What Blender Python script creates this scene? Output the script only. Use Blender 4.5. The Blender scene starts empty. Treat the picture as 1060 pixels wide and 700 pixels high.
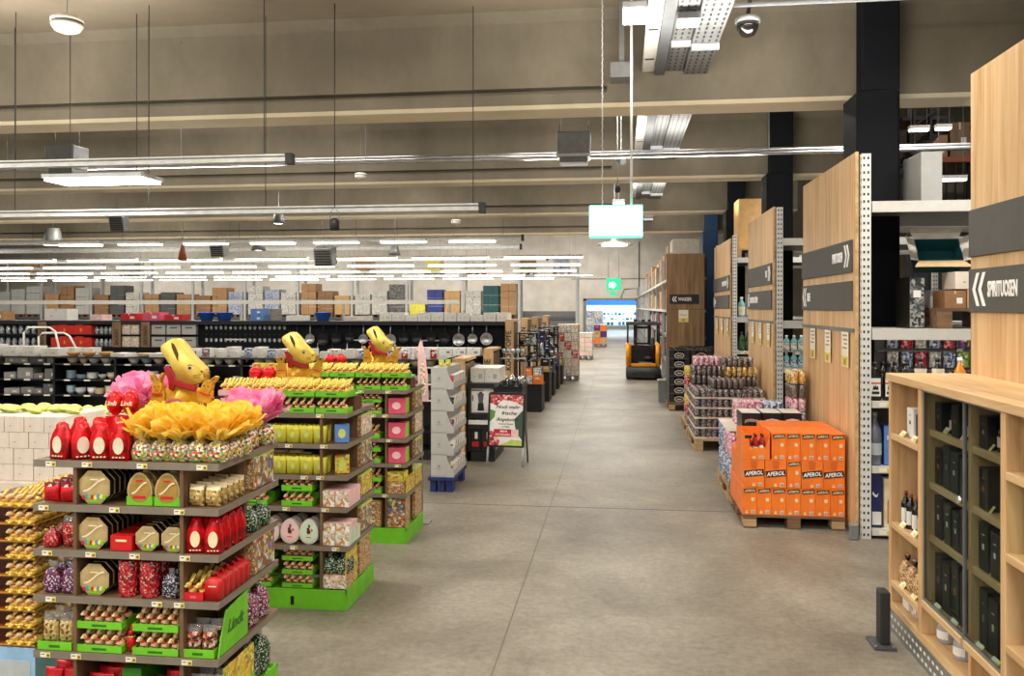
import bpy, bmesh, math, random
from math import sin, cos, pi, radians
from mathutils import Vector, Matrix, Euler
R = random.Random(11)
SC = bpy.context.scene
COL = SC.collection

# ------------------------------------------------------------------ materials
def lin(c):
    o = []
    for x in c:
        x = x / 255.0
        o.append(x / 12.92 if x <= 0.04045 else ((x + 0.055) / 1.055) ** 2.4)
    return (o[0], o[1], o[2], 1.0)

M = {}
def base_mat(n):
    m = bpy.data.materials.new(n)
    m.use_nodes = True
    nt = m.node_tree
    b = nt.nodes.get('Principled BSDF')
    M[n] = m
    return m, nt, b

def N(nt, t, **kw):
    n = nt.nodes.new(t)
    for k, v in kw.items():
        if k in n.inputs: n.inputs[k].default_value = v
        else: setattr(n, k, v)
    return n

def ramp(nt, fac, stops, interp='LINEAR'):
    r = nt.nodes.new('ShaderNodeValToRGB')
    r.color_ramp.interpolation = interp
    e = r.color_ramp.elements
    while len(e) < len(stops): e.new(0.5)
    for i, (p, c) in enumerate(stops):
        e[i].position = p; e[i].color = lin(c)
    nt.links.new(fac, r.inputs['Fac'])
    return r.outputs['Color']

def coords(nt, scale=(1, 1, 1), out='Object'):
    tc = nt.nodes.new('ShaderNodeTexCoord')
    mp = nt.nodes.new('ShaderNodeMapping')
    mp.inputs['Scale'].default_value = scale
    nt.links.new(tc.outputs[out], mp.inputs['Vector'])
    return mp.outputs['Vector']

def mat(n, c, r=0.5, m=0.0, var=0.05, sc=14.0, emit=0.0, spec=0.5):
    """plain surface with a slight procedural unevenness"""
    mm, nt, b = base_mat(n)
    v = coords(nt)
    nz = N(nt, 'ShaderNodeTexNoise', Scale=sc, Detail=3.0)
    nt.links.new(v, nz.inputs['Vector'])
    lo = tuple(max(0, x * (1 - var)) for x in c); hi = tuple(min(255, x * (1 + var)) for x in c)
    col = ramp(nt, nz.outputs['Fac'], [(0.3, lo), (0.7, hi)])
    nt.links.new(col, b.inputs['Base Color'])
    b.inputs['Roughness'].default_value = r
    b.inputs['Metallic'].default_value = m
    b.inputs['Specular IOR Level'].default_value = spec
    if emit:
        b.inputs['Emission Color'].default_value = lin(c)
        b.inputs['Emission Strength'].default_value = emit
    return mm

def candy(n, cols, sc=60.0, r=0.25, m=0.0):
    """printed or filled wrapping: cells of several colours"""
    mm, nt, b = base_mat(n)
    v = coords(nt)
    vo = N(nt, 'ShaderNodeTexVoronoi', Scale=sc * 2.6)
    nt.links.new(v, vo.inputs['Vector'])
    sp = nt.nodes.new('ShaderNodeSeparateColor')
    nt.links.new(vo.outputs['Color'], sp.inputs['Color'])
    k = len(cols)
    col = ramp(nt, sp.outputs[0], [(i / k, c) for i, c in enumerate(cols)], 'CONSTANT')
    nt.links.new(col, b.inputs['Base Color'])
    b.inputs['Roughness'].default_value = r
    b.inputs['Metallic'].default_value = m
    bp = N(nt, 'ShaderNodeBump', Strength=0.3, Distance=0.002)
    nt.links.new(vo.outputs['Distance'], bp.inputs['Height'])
    nt.links.new(bp.outputs['Normal'], b.inputs['Normal'])
    return mm

def wood(n, lo, mid, hi, axis=(9, 9, 0.7), r=0.5):
    mm, nt, b = base_mat(n)
    v = coords(nt, axis)
    nz = N(nt, 'ShaderNodeTexNoise', Scale=2.2, Detail=6.0, Roughness=0.62, Distortion=0.6)
    nt.links.new(v, nz.inputs['Vector'])
    col = ramp(nt, nz.outputs['Fac'], [(0.28, lo), (0.5, mid), (0.72, hi)])
    nt.links.new(col, b.inputs['Base Color'])
    b.inputs['Roughness'].default_value = r
    return mm

def glow(n, c, s):
    mm, nt, b = base_mat(n)
    b.inputs['Base Color'].default_value = lin(c)
    b.inputs['Emission Color'].default_value = lin(c)
    b.inputs['Emission Strength'].default_value = s
    return mm

def glass(n, c, mix=0.75, r=0.05):
    mm, nt, b = base_mat(n)
    b.inputs['Base Color'].default_value = lin((16, 20, 20) if 'cabinet' in n else c)
    b.inputs['Roughness'].default_value = r
    t = nt.nodes.new('ShaderNodeBsdfTransparent')
    t.inputs['Color'].default_value = lin(tuple(min(255, x * 1.0) for x in c))
    mx = nt.nodes.new('ShaderNodeMixShader')
    mx.inputs['Fac'].default_value = mix
    nt.links.new(b.outputs['BSDF'], mx.inputs[1]); nt.links.new(t.outputs['BSDF'], mx.inputs[2])
    nt.links.new(mx.outputs['Shader'], nt.nodes['Material Output'].inputs['Surface'])
    return mm

def tulle(n, lo, hi):
    mm, nt, b = base_mat(n)
    nz = N(nt, 'ShaderNodeTexNoise', Scale=26.0, Detail=2.0); nt.links.new(coords(nt), nz.inputs['Vector'])
    col = ramp(nt, nz.outputs['Fac'], [(.35, lo), (.65, hi)])
    nt.links.new(col, b.inputs['Base Color']); b.inputs['Roughness'].default_value = .6
    tr = nt.nodes.new('ShaderNodeBsdfTranslucent'); nt.links.new(col, tr.inputs['Color'])
    mx = nt.nodes.new('ShaderNodeMixShader'); mx.inputs['Fac'].default_value = .5
    nt.links.new(b.outputs['BSDF'], mx.inputs[1]); nt.links.new(tr.outputs['BSDF'], mx.inputs[2])
    nt.links.new(mx.outputs['Shader'], nt.nodes['Material Output'].inputs['Surface'])
# concrete floor: large cloudy stains, sawn joints
mm, nt, b = base_mat('floor_concrete')
v = coords(nt)
n1 = N(nt, 'ShaderNodeTexNoise', Scale=0.9, Detail=10.0, Roughness=0.68, Distortion=.4); nt.links.new(v, n1.inputs['Vector'])
n2 = N(nt, 'ShaderNodeTexNoise', Scale=26.0, Detail=5.0, Roughness=0.7); nt.links.new(v, n2.inputs['Vector'])
c1 = ramp(nt, n1.outputs['Fac'], [(0.30, (108, 100, 87)), (0.5, (142, 134, 119)), (0.70, (172, 164, 149))])
c2 = ramp(nt, n2.outputs['Fac'], [(0.3, (206, 206, 206)), (0.7, (255, 255, 255))])
mx = N(nt, 'ShaderNodeMix', data_type='RGBA', blend_type='MULTIPLY'); mx.inputs[0].default_value = 1.0
nt.links.new(c1, mx.inputs[6]); nt.links.new(c2, mx.inputs[7])
nt.links.new(mx.outputs[2], b.inputs['Base Color'])
b.inputs['Roughness'].default_value = 0.42
b.inputs['Specular IOR Level'].default_value = 0.35
# beam concrete
def concrete(n, lo, mid, hi):
    mm, nt, b = base_mat(n)
    v = coords(nt, (1, 1, 0.6))
    n1 = N(nt, 'ShaderNodeTexNoise', Scale=0.9, Detail=9.0, Roughness=0.68); nt.links.new(v, n1.inputs['Vector'])
    c1 = ramp(nt, n1.outputs['Fac'], [(0.25, lo), (0.5, mid), (0.78, hi)])
    vo = N(nt, 'ShaderNodeTexVoronoi', Scale=3.1); nt.links.new(v, vo.inputs['Vector'])
    c2 = ramp(nt, vo.outputs['Distance'], [(0.0, (90, 84, 76)), (0.03, (255, 255, 255))])
    mx = N(nt, 'ShaderNodeMix', data_type='RGBA', blend_type='MULTIPLY'); mx.inputs[0].default_value = 0.7
    nt.links.new(c1, mx.inputs[6]); nt.links.new(c2, mx.inputs[7])
    nt.links.new(mx.outputs[2], b.inputs['Base Color'])
    b.inputs['Roughness'].default_value = 0.85
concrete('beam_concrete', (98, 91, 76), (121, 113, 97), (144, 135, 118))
concrete('beam_lip_lit', (206, 192, 162), (224, 211, 182), (236, 224, 198))  # bounce light on the beam undersides, put into a paler colour
concrete('ceiling_concrete', (112, 102, 86), (130, 119, 101), (146, 134, 114))

wood('oak', (178, 134, 86), (212, 173, 124), (231, 198, 152), (8, 8, .4))
wood('oak_shelf', (180, 140, 94), (208, 171, 122), (224, 192, 146), (7, 0.7, 7))
wood('oak_dark', (106, 80, 54), (140, 110, 78), (166, 136, 100), (7, 7, .45))
wood('brown_board', (92, 68, 46), (112, 86, 60), (128, 100, 72), (8, 8, 1))
wood('pallet_wood', (150, 120, 84), (182, 150, 108), (204, 174, 132), (1.2, 9, 9), 0.8)
wood('pallet_dark', (88, 66, 46), (116, 88, 62), (140, 110, 80), (1.2, 9, 9), 0.8)

def defs(*rows):
    for r in rows: mat(*r[:2], **(r[2] if len(r) > 2 else {}))
defs(
 ('white', (232, 230, 224), dict(var=.02)), ('offwhite', (214, 208, 196)), ('carton_white', (228, 216, 202), dict(var=.03)), ('black', (20, 20, 22)), ('black_satin', (24, 25, 28), dict(r=.35)),
 ('column_black', (14, 17, 24), dict(r=.7, spec=.2)), ('column_blue', (26, 62, 98), dict(r=.7)),
 ('galv', (186, 188, 190), dict(r=.45, m=.35, var=.03)), ('galv_dark', (128, 130, 130), dict(r=.5, m=.5)), ('rail_grey', (196, 198, 196), dict(r=.5)),
 ('beam_white', (206, 204, 196), dict(r=.5, var=.02)), ('hole', (26, 24, 24)), ('upright_white', (218, 218, 213), dict(r=.45, var=.02)), ('steel', (198, 200, 204), dict(r=.28, m=.85)), ('chrome', (226, 228, 230), dict(r=.12, m=1.0)),
 ('sign_grey', (78, 77, 72), dict(r=.6, var=.03)), ('sign_dark', (40, 40, 40), dict(r=.6)), ('lettering_white', (250, 250, 248), dict(var=.0)),
 ('price_white', (240, 236, 214), dict(var=.02)), ('price_yellow', (232, 208, 66), dict(var=.05)), ('shelf_grey', (134, 124, 110), dict(r=.4, m=.2)),
 ('green_card', (112, 196, 34), dict(r=.5, var=.05)), ('green_dark', (44, 112, 24)), ('gold_foil', (232, 184, 84), dict(r=.28, m=.25, sc=60., var=.2)), ('gold_card', (206, 156, 40), dict(r=.34, m=.3, sc=9., var=.22)),
 ('gold_light', (236, 206, 98), dict(r=.4, m=.15, sc=9., var=.12)), ('choc', (92, 48, 28), dict(r=.35)), ('choc_red', (150, 40, 26), dict(r=.35, m=.2)), ('cream', (240, 222, 178)), ('bunny_face', (226, 190, 132), dict(r=.35)), ('red_foil', (200, 20, 28), dict(r=.28, m=.3, var=.25, sc=40.)),
 ('red', (204, 26, 28), dict(r=.4)), ('red_ribbon', (156, 22, 32), dict(r=.45)), ('pink_card', (240, 176, 186)), ('pink_hot', (226, 84, 116)), ('yellow_bag', (232, 226, 80), dict(r=.45)), ('mint', (206, 226, 200)), ('pale_pink', (240, 198, 198)),
 ('tulle_yellow', (255, 196, 44), dict(r=.6, var=.16, sc=24.)), ('tulle_pink', (244, 130, 180), dict(r=.6, var=.2, sc=24.)), ('sky_box', (150, 192, 226)), ('oct_silver', (196, 174, 122), dict(r=.3, m=.35, sc=20., var=.12)), ('oct_gold', (176, 140, 66), dict(r=.3, m=.3, sc=20., var=.12)),
 ('oct_side', (40, 34, 28), dict(r=.3, m=.4)), ('orange', (253, 126, 38), dict(r=.45, var=.06)), ('orange_dark', (190, 62, 8)), ('truck_orange', (240, 158, 20), dict(r=.4)), ('truck_grey', (70, 72, 74), dict(r=.5)), ('truck_dark', (38, 39, 42), dict(r=.5)),
 ('can_dark', (128, 118, 116), dict(r=.25, m=.6, var=.3, sc=60.)), ('can_lid', (200, 200, 200), dict(r=.25, m=.8)), ('crate_black', (30, 29, 29), dict(r=.45)), ('bin_grey', (122, 126, 128)),
 ('brown_box', (176, 136, 92)), ('brown_box2', (148, 110, 74)), ('tan_box', (206, 164, 106)), ('tape', (204, 176, 132)), ('blue_box', (42, 62, 142)), ('blue_light', (90, 136, 206)), ('blue_vivid', (52, 110, 214)), ('teal_box', (24, 84, 88)), ('navy', (22, 34, 88)),
 ('grey_box', (182, 182, 178), dict(var=.02)), ('grey_mid', (146, 146, 142)), ('grey_dark', (84, 86, 88)), ('stone_grey', (122, 122, 114)), ('porcelain', (228, 228, 222), dict(r=.2)), ('bowl_grey', (186, 194, 194), dict(r=.25)), ('bowl_cream', (214, 200, 166), dict(r=.3)), ('bowl_blue', (150, 172, 186), dict(r=.25)),
 ('pale_green', (200, 214, 110)), ('red_box', (214, 44, 28)), ('glassware', (176, 184, 188), dict(r=.08, m=.35, var=.3, sc=30.)), ('pan_dark', (48, 48, 52), dict(r=.3, m=.6)), ('pallet_blue', (24, 44, 108)), ('amber', (196, 116, 40), dict(r=.15)), ('bottle_dark', (22, 20, 18), dict(r=.12)), ('bottle_green', (22, 62, 40), dict(r=.12)), ('bottle_teal', (132, 190, 194), dict(r=.12)),
 ('bottle_grey', (116, 122, 136), dict(r=.15, m=.4)), ('cap_white', (240, 240, 240)), ('label_cream', (226, 214, 186)), ('label_orange', (214, 100, 40)), ('wall_paint', (196, 190, 180), dict(r=.8, sc=1.5, var=.05)), ('wall_grey', (150, 148, 140), dict(r=.8, sc=1.5, var=.05)), ('rust', (138, 70, 40)), ('purple', (88, 40, 110)), ('lime', (150, 200, 60)), ('box_wht_red', (226, 60, 70)), ('silver_bag', (176, 178, 176), dict(r=.25, m=.5, var=.3, sc=40.)), ('detector', (226, 222, 206)), ('joint', (98, 91, 80)), ('dark_box', (26, 26, 25), dict(r=.4)), ('dark_bottle_box', (22, 27, 30), dict(r=.35)), ('skirting', (90, 88, 84)), ('toe_plate', (150, 152, 150), dict(r=.35, m=.7)), ('poster_white', (246, 242, 238)), ('poster_green', (96, 150, 70)), ('poster_dark', (58, 88, 66)),
)
tulle('tulle_yellow', (255, 206, 40), (255, 240, 130)); tulle('tulle_pink', (246, 130, 186), (255, 200, 226))
glow('tube_light', (255, 250, 238), 9.0)
glow('lamp_face', (255, 252, 244), 14.0)
glow('sign_glow', (236, 255, 250), 3.2)
glow('sign_teal', (120, 214, 200), 1.0)
glow('exit_green', (20, 170, 120), .9)
glow('cold_glow', (196, 226, 246), 2.4)
glow('cold_blue', (16, 96, 226), 1.0)
glass('cabinet_glass', (231, 237, 235), .91)
glass('clear_wrap', (244, 244, 244), .80)
glass('clear_glass', (232, 238, 240), .62)
glass('bottle_clear', (190, 222, 228), .45)
candy('egg_mix', [(206, 40, 44), (246, 220, 120), (226, 150, 150), (110, 50, 30), (250, 240, 220)], 70.)
candy('egg_clear', [(236, 226, 210), (220, 90, 60), (126, 170, 90), (240, 200, 90), (120, 70, 40), (250, 246, 236), (110, 150, 130)], 55.)
candy('red_eggs', [(186, 24, 40), (140, 16, 30), (206, 60, 64), (90, 20, 24), (150, 20, 34), (214, 150, 130)], 60.)
candy('purple_mix', [(92, 40, 70), (220, 210, 220), (70, 26, 40), (180, 120, 150), (150, 40, 60)], 85.)
candy('blue_mix', [(120, 40, 60), (70, 50, 120), (200, 180, 190), (90, 30, 40)], 70.)
candy('dark_balls', [(34, 34, 40), (180, 180, 190), (60, 60, 70), (20, 20, 24)], 90.)
candy('green_mix', [(30, 70, 50), (20, 40, 30), (190, 200, 180), (60, 110, 70), (16, 24, 20)], 85.)
candy('bag_brown', [(140, 92, 60), (230, 210, 190), (90, 46, 40), (200, 160, 110), (60, 30, 30), (180, 60, 60)], 38.)
candy('bag_gold', [(190, 158, 84), (226, 206, 150), (120, 90, 50), (206, 176, 110)], 40., m=.3)
candy('bag_red', [(176, 26, 34), (220, 70, 70), (120, 14, 20), (240, 220, 210)], 26.)
candy('photo_print', [(120, 146, 70), (180, 186, 120), (196, 110, 70), (90, 110, 60), (230, 214, 190), (110, 126, 190), (150, 70, 50)], 26., r=.4)
candy('flower_print', [(236, 228, 214), (240, 190, 190), (170, 196, 150), (250, 246, 240), (206, 150, 90)], 34., r=.4)
candy('yellow_print', [(226, 206, 60), (214, 190, 50), (160, 160, 60), (230, 220, 130), (196, 120, 60)], 24., r=.4)
candy('tan_print', [(190, 150, 100), (150, 100, 60), (226, 206, 160), (170, 120, 70)], 60., r=.4)
candy('poster_food', [(196, 60, 70), (226, 130, 130), (150, 40, 50), (240, 210, 200), (220, 90, 90)], 16., r=.4)
candy('snack_green', [(150, 190, 70), (210, 220, 150), (90, 140, 40)], 20.)
candy('snack_purple', [(80, 40, 110), (150, 80, 160), (240, 220, 120)], 22.)
candy('snack_red', [(200, 40, 60), (240, 160, 170), (140, 20, 40)], 22.)
candy('wrap_blue', [(190, 200, 214), (70, 90, 150), (220, 224, 228), (120, 140, 180)], 22.)
candy('wrap_white', [(226, 224, 216), (180, 180, 176), (240, 238, 232), (150, 146, 140)], 20.)
candy('wrap_dark', [(70, 72, 72), (110, 112, 110), (44, 46, 46), (150, 150, 146)], 20.)
candy('pink_mix', [(226, 150, 170), (240, 200, 210), (190, 90, 120), (214, 170, 180), (236, 226, 226)], 22.)
candy('tan_cans', [(226, 170, 60), (240, 210, 120), (150, 100, 50), (236, 226, 200)], 30., m=.3)
candy('cans_mix', [(150, 144, 144), (92, 86, 88), (206, 202, 202), (70, 64, 66), (170, 136, 130)], 40., m=.4)

# ------------------------------------------------------------------ mesh building
class MB:
    def __init__(s): s.v = []; s.f = []; s.m = []; s.s = []
    def add(s, vs, fs, m=0, sm=False):
        o = len(s.v); s.v += [tuple(p) for p in vs]
        for f in fs:
            s.f.append([i + o for i in f]); s.m.append(m); s.s.append(sm)
        return s
    def box(s, x0, x1, y0, y1, z0, z1, m=0):
        v = [(x0, y0, z0), (x1, y0, z0), (x1, y1, z0), (x0, y1, z0), (x0, y0, z1), (x1, y0, z1), (x1, y1, z1), (x0, y1, z1)]
        return s.add(v, [(0, 3, 2, 1), (4, 5, 6, 7), (0, 1, 5, 4), (1, 2, 6, 5), (2, 3, 7, 6), (3, 0, 4, 7)], m)
    def cb(s, cx, cy, z0, w, d, h, m=0):
        return s.box(cx - w / 2, cx + w / 2, cy - d / 2, cy + d / 2, z0, z0 + h, m)
    def lathe(s, prof, n=14, m=0, c=(0, 0, 0), sm=True, ms=None):
        vs = []; fs = []; mi = []
        for r, z in prof:
            for i in range(n):
                a = 2 * pi * i / n
                vs.append((c[0] + r * cos(a), c[1] + r * sin(a), c[2] + z))
        o = len(s.v); s.v += vs
        for k in range(len(prof) - 1):
            for i in range(n):
                j = (i + 1) % n
                s.f.append([o + k * n + i, o + k * n + j, o + (k + 1) * n + j, o + (k + 1) * n + i])
                s.m.append(ms[k] if ms else m); s.s.append(sm)
        for k, rev in ((0, True), (len(prof) - 1, False)):
            if prof[k][0] > 1e-5:
                f = [o + k * n + i for i in range(n)]
                s.f.append(f[::-1] if rev else f); s.m.append((ms[0 if rev else -1]) if ms else m); s.s.append(False)
        return s
    def tube(s, pts, r, n=6, m=0, closed=False):
        P = [Vector(p) for p in pts]; rings = []
        k = len(P); o = len(s.v)
        for i, p in enumerate(P):
            if closed: t = P[(i + 1) % k] - P[i - 1]
            else: t = P[min(i + 1, k - 1)] - P[max(i - 1, 0)]
            t.normalize()
            a = Vector((0, 0, 1)) if abs(t.z) < .9 else Vector((1, 0, 0))
            u = t.cross(a).normalized(); w = t.cross(u).normalized()
            rr = r[i] if isinstance(r, (list, tuple)) else r
            for j in range(n):
                q = 2 * pi * j / n
                s.v.append(tuple(p + u * (rr * cos(q)) + w * (rr * sin(q))))
        for i in range(k if closed else k - 1):
            for j in range(n):
                a, b2 = i * n, ((i + 1) % k) * n
                s.f.append([o + a + j, o + b2 + j, o + b2 + (j + 1) % n, o + a + (j + 1) % n]); s.m.append(m); s.s.append(n > 4)
        if not closed:
            s.f.append([o + j for j in range(n)]); s.m.append(m); s.s.append(False)
            s.f.append([o + (k - 1) * n + j for j in range(n)][::-1]); s.m.append(m); s.s.append(False)
        return s
    def prism(s, poly, y0, y1, m=0, mside=None):
        n = len(poly)
        A = sum(poly[i][0] * poly[(i + 1) % n][1] - poly[(i + 1) % n][0] * poly[i][1] for i in range(n))
        if A < 0: poly = poly[::-1]
        o = len(s.v)
        s.v += [(x, y0, z) for x, z in poly] + [(x, y1, z) for x, z in poly]
        s.f.append([o + i for i in range(n)]); s.m.append(m); s.s.append(False)
        s.f.append([o + n + i for i in range(n)][::-1]); s.m.append(m); s.s.append(False)
        for i in range(n):
            j = (i + 1) % n
            s.f.append([o + i, o + n + i, o + n + j, o + j]); s.m.append(m if mside is None else mside); s.s.append(False)
        return s
    def ell(s, c, r, m=0, nu=10, nv=7, rot=None):
        vs = []; fs = []
        E = Euler(rot).to_matrix() if rot else None
        for k in range(nv + 1):
            ph = pi * k / nv
            for i in range(nu):
                a = 2 * pi * i / nu
                p = Vector((r[0] * sin(ph) * cos(a), r[1] * sin(ph) * sin(a), -r[2] * cos(ph)))
                if E: p = E @ p
                vs.append((p.x + c[0], p.y + c[1], p.z + c[2]))
        for k in range(nv):
            for i in range(nu):
                j = (i + 1) % nu
                fs.append((k * nu + i, k * nu + j, (k + 1) * nu + j, (k + 1) * nu + i))
        return s.add(vs, fs, m, True)
    def xf(s, start, mat4):
        for i in range(start, len(s.v)): s.v[i] = tuple(mat4 @ Vector(s.v[i]))
        return s
    def mesh(s, name, mats, bevel=0, seg=1):
        me = bpy.data.meshes.new(name)
        me.from_pydata(s.v, [], s.f)
        if isinstance(mats, str): mats = [mats]
        for q in mats: me.materials.append(M[q])
        for p, mi, sm in zip(me.polygons, s.m, s.s):
            p.material_index = mi; p.use_smooth = sm
        bm = bmesh.new(); bm.from_mesh(me)
        bmesh.ops.remove_doubles(bm, verts=bm.verts, dist=1e-6)
        if bevel:
            ed = [e for e in bm.edges if len(e.link_faces) == 2 and e.calc_face_angle(0) > .7]
            bmesh.ops.bevel(bm, geom=ed, offset=bevel, segments=seg, affect='EDGES', clamp_overlap=True)
            if seg > 1:
                for f in bm.faces: f.smooth = True
        bmesh.ops.recalc_face_normals(bm, faces=bm.faces)
        bm.to_mesh(me); bm.free(); me.update()
        return me

CACHE = {}
def cached(fn):
    def g(*a):
        k = (fn.__name__,) + a
        if k not in CACHE: CACHE[k] = fn(*a)
        return CACHE[k]
    return g

# ------------------------------------------------------------------ objects
USED = {}
def link(name, data, loc=(0, 0, 0), rz=0.0, parent=None, rot=None, scale=None):
    o = bpy.data.objects.new(name, data); COL.objects.link(o)
    o.location = loc
    o.rotation_euler = rot if rot else (0, 0, rz)
    if scale: o.scale = scale if isinstance(scale, (tuple, list)) else (scale,) * 3
    if parent: o.parent = parent
    return o
def tag(o, label, cat, group=None):
    o['label'] = label; o['category'] = cat
    if group: o['group'] = group
    w = len(label.split())
    if w < 4 or w > 16: print('LABELLEN', w, label)
    USED.setdefault(label, []).append(o.name)
    return o
def thing(name, label, cat, loc=(0, 0, 0), rz=0.0, group=None, rot=None):
    return tag(link(name, None, loc, rz, rot=rot), label, cat, group)
def one(name, me, label, cat, loc=(0, 0, 0), rz=0.0, group=None, rot=None, scale=None):
    return tag(link(name, me, loc, rz, None, rot, scale), label, cat, group)
def part(name, me, parent, loc=(0, 0, 0), rz=0.0, rot=None, scale=None, label=None):
    o = link(name, me, loc, rz, parent, rot, scale)
    if label: o['label'] = label
    return o
def struct(name, me, loc=(0, 0, 0), parent=None):
    o = link(name, me, loc, 0, parent); o['kind'] = 'structure'; return o
ORD = ['first', 'second', 'third', 'fourth', 'fifth', 'sixth', 'seventh', 'eighth', 'ninth', 'tenth', 'eleventh', 'twelfth']
def nth(i): return ORD[i] if i < 12 else '%dth' % (i + 1) if (i + 1) % 10 not in (1, 2, 3) or i < 20 else '%d%s' % (i + 1, {1: 'st', 2: 'nd', 3: 'rd'}[(i + 1) % 10])
def fl(i, n):
    """'leftmost', 'second from left', ... in a row of n"""
    return 'leftmost' if i == 0 else 'rightmost' if i == n - 1 else nth(i) + ' from left'

TXT = {}
def text_mesh(s, size, mname, sx=1.0, depth=0.001, shear=0.0, align='LEFT'):
    """lettering standing in the XZ plane, facing -Y"""
    k = (s, size, mname, sx, depth, shear, align)
    if k in TXT: return TXT[k]
    cu = bpy.data.curves.new('lettering', 'FONT'); cu.body = s; cu.size = size; cu.extrude = depth; cu.shear = shear
    cu.offset = size * .022; cu.align_x = align; cu.resolution_u = 2
    ob = bpy.data.objects.new('lettering', cu); COL.objects.link(ob)
    bpy.context.view_layer.update()
    dg = bpy.context.evaluated_depsgraph_get()
    me = bpy.data.meshes.new_from_object(ob.evaluated_get(dg))
    bpy.data.objects.remove(ob); bpy.data.curves.remove(cu)
    me.transform(Matrix.Rotation(radians(90), 4, 'X') @ Matrix.Diagonal((sx, 1, 1, 1)))
    me.materials.clear(); me.materials.append(M[mname])
    TXT[k] = me
    return me
def chevrons(h, left=True):
    b = MB()
    w = h * .30; t = h * .2
    for k in range(2):
        x = k * h * .42
        p = [(x, 0), (x + w, h / 2), (x + w + t, h / 2), (x + t, 0)]
        q = [(x + w, -h / 2), (x, 0), (x + t, 0), (x + w + t, -h / 2)]
        for poly in (p, q):
            if not left: poly = [(-a, c) for a, c in poly]
            b.prism(poly, -.001, .001)
    return b.mesh('chevrons', 'lettering_white')

# ------------------------------------------------------------------ camera and world
cam_d = bpy.data.cameras.new('camera'); cam = bpy.data.objects.new('camera', cam_d); COL.objects.link(cam)
cam.location = (0, 0, 1.6)
cam.rotation_euler = (radians(90), 0, math.atan(111 / 870))
cam_d.sensor_width = 36; cam_d.sensor_fit = 'HORIZONTAL'
cam_d.lens = 36 * 870 / 1060
cam_d.shift_y = -32 / 1060
cam_d.clip_start = .05; cam_d.clip_end = 300
SC.camera = cam
w = bpy.data.worlds.new('world'); SC.world = w; w.use_nodes = True
bg = w.node_tree.nodes['Background']
bg.inputs['Color'].default_value = (1.0, .95, .87, 1); bg.inputs['Strength'].default_value = .6
SC.view_settings.view_transform = 'Standard'
SC.view_settings.exposure = .38

def lamp(loc, sx, sy, power, color=(1, .95, .87), rot=(0, 0, 0), spread=pi):
    l = bpy.data.lights.new('lamp', 'AREA'); l.shape = 'RECTANGLE'; l.size = sx; l.size_y = sy
    l.energy = power; l.color = color; l.spread = spread
    o = bpy.data.objects.new('added_lamp', l); COL.objects.link(o); o.location = loc; o.rotation_euler = rot  # area lamp added for illumination, with no fitting of its own
    return o

# ------------------------------------------------------------------ the hall
struct('floor', MB().box(-46, 9.5, -4, 62, -.2, 0).mesh('floor', 'floor_concrete'))
# sawn joints in the slab
jl = MB()
jl.box(-.003 - .006, .003 - .006, -3, 51, 0, .0012)
struct('trim_1', MB().box(-.553, -.547, 1.5, 51, 0, .0015).mesh('joint', 'joint'))
struct('trim_2', MB().box(-9, 9, 6.72, 6.728, 0, .0015).mesh('joint', 'joint'))
struct('trim_3', MB().box(-9, 9, 13.2, 13.21, 0, .0015).mesh('joint', 'joint'))
struct('ceiling', MB().box(-46, 9.5, -4, 7.6, 4.05, 4.3).box(-46, 3.1, 7.6, 19.4, 4.05, 4.3).box(3.1, 9.5, 7.6, 19.6, 6.4, 6.6).box(3.1, 3.3, 7.6, 19.6, 4.3, 6.4).box(3.3, 9.5, 7.4, 7.6, 4.3, 6.6).box(-46, 3.3, 19.4, 19.6, 4.05, 6.6).box(-46, 9.5, 19.6, 52.2, 6.4, 6.6).mesh('ceiling', 'ceiling_concrete'))
struct('wall_left', MB().box(-46.2, -46, -4, 52, 0, 6.6).mesh('wall', 'wall_paint'))
struct('wall_right', MB().box(9.5, 9.7, -4, 52, 0, 6.6).mesh('wall', 'wall_grey'))
wb = MB()
wb.box(-46, -2.0, 52, 52.2, 0, 6.6); wb.box(1.0, 9.5, 52, 52.2, 0, 6.6); wb.box(-2.0, 1.0, 52, 52.2, 2.0, 6.6)
struct('wall_back', wb.mesh('wall', 'wall_paint'))
struct('trim_4', MB().box(-2.2, -2.0, 51.9, 52, 0, 2.1).box(1.0, 1.2, 51.9, 52, 0, 2.1).box(-2.2, 1.2, 51.9, 52, 2.0, 2.15).mesh('door_frame', 'galv_dark'))
# concrete roof beams
for k in range(6):
    y = -1 + 4 * k
    bm_ = MB()
    z0 = 3.26
    # left length carries a shallow recess line, right length is plain
    def sect(x0, x1, groove):
        pts = [(y, z0 + .03), (y, z0 + .12)]
        if groove: pts += [(y, z0 + .125), (y + .09, z0 + .13), (y + .09, z0 + .17), (y, z0 + .175)]
        pts += [(y, 3.98), (y - .1, 4.05), (y + .5, 4.05), (y + .4, 3.98), (y + .4, z0 + .03), (y + .37, z0), (y + .03, z0)]
        n = len(pts)
        vs = [(x0, p, q) for p, q in pts] + [(x1, p, q) for p, q in pts]
        bm_.add(vs, [list(range(n)), list(range(n, 2 * n))[::-1]] + [[i, n + i, n + (i + 1) % n, (i + 1) % n] for i in range(n)])
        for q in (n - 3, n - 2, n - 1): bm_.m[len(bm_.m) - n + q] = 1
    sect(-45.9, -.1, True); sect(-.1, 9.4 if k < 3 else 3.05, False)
    struct('ceiling_beam', bm_.mesh('ceiling_beam', ['beam_concrete', 'beam_lip_lit']))
struct('wall_right_rear', MB().box(3.3, 9.5, 17.0, 17.2, 0, 6.4).mesh('wall', 'beam_concrete'))
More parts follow.
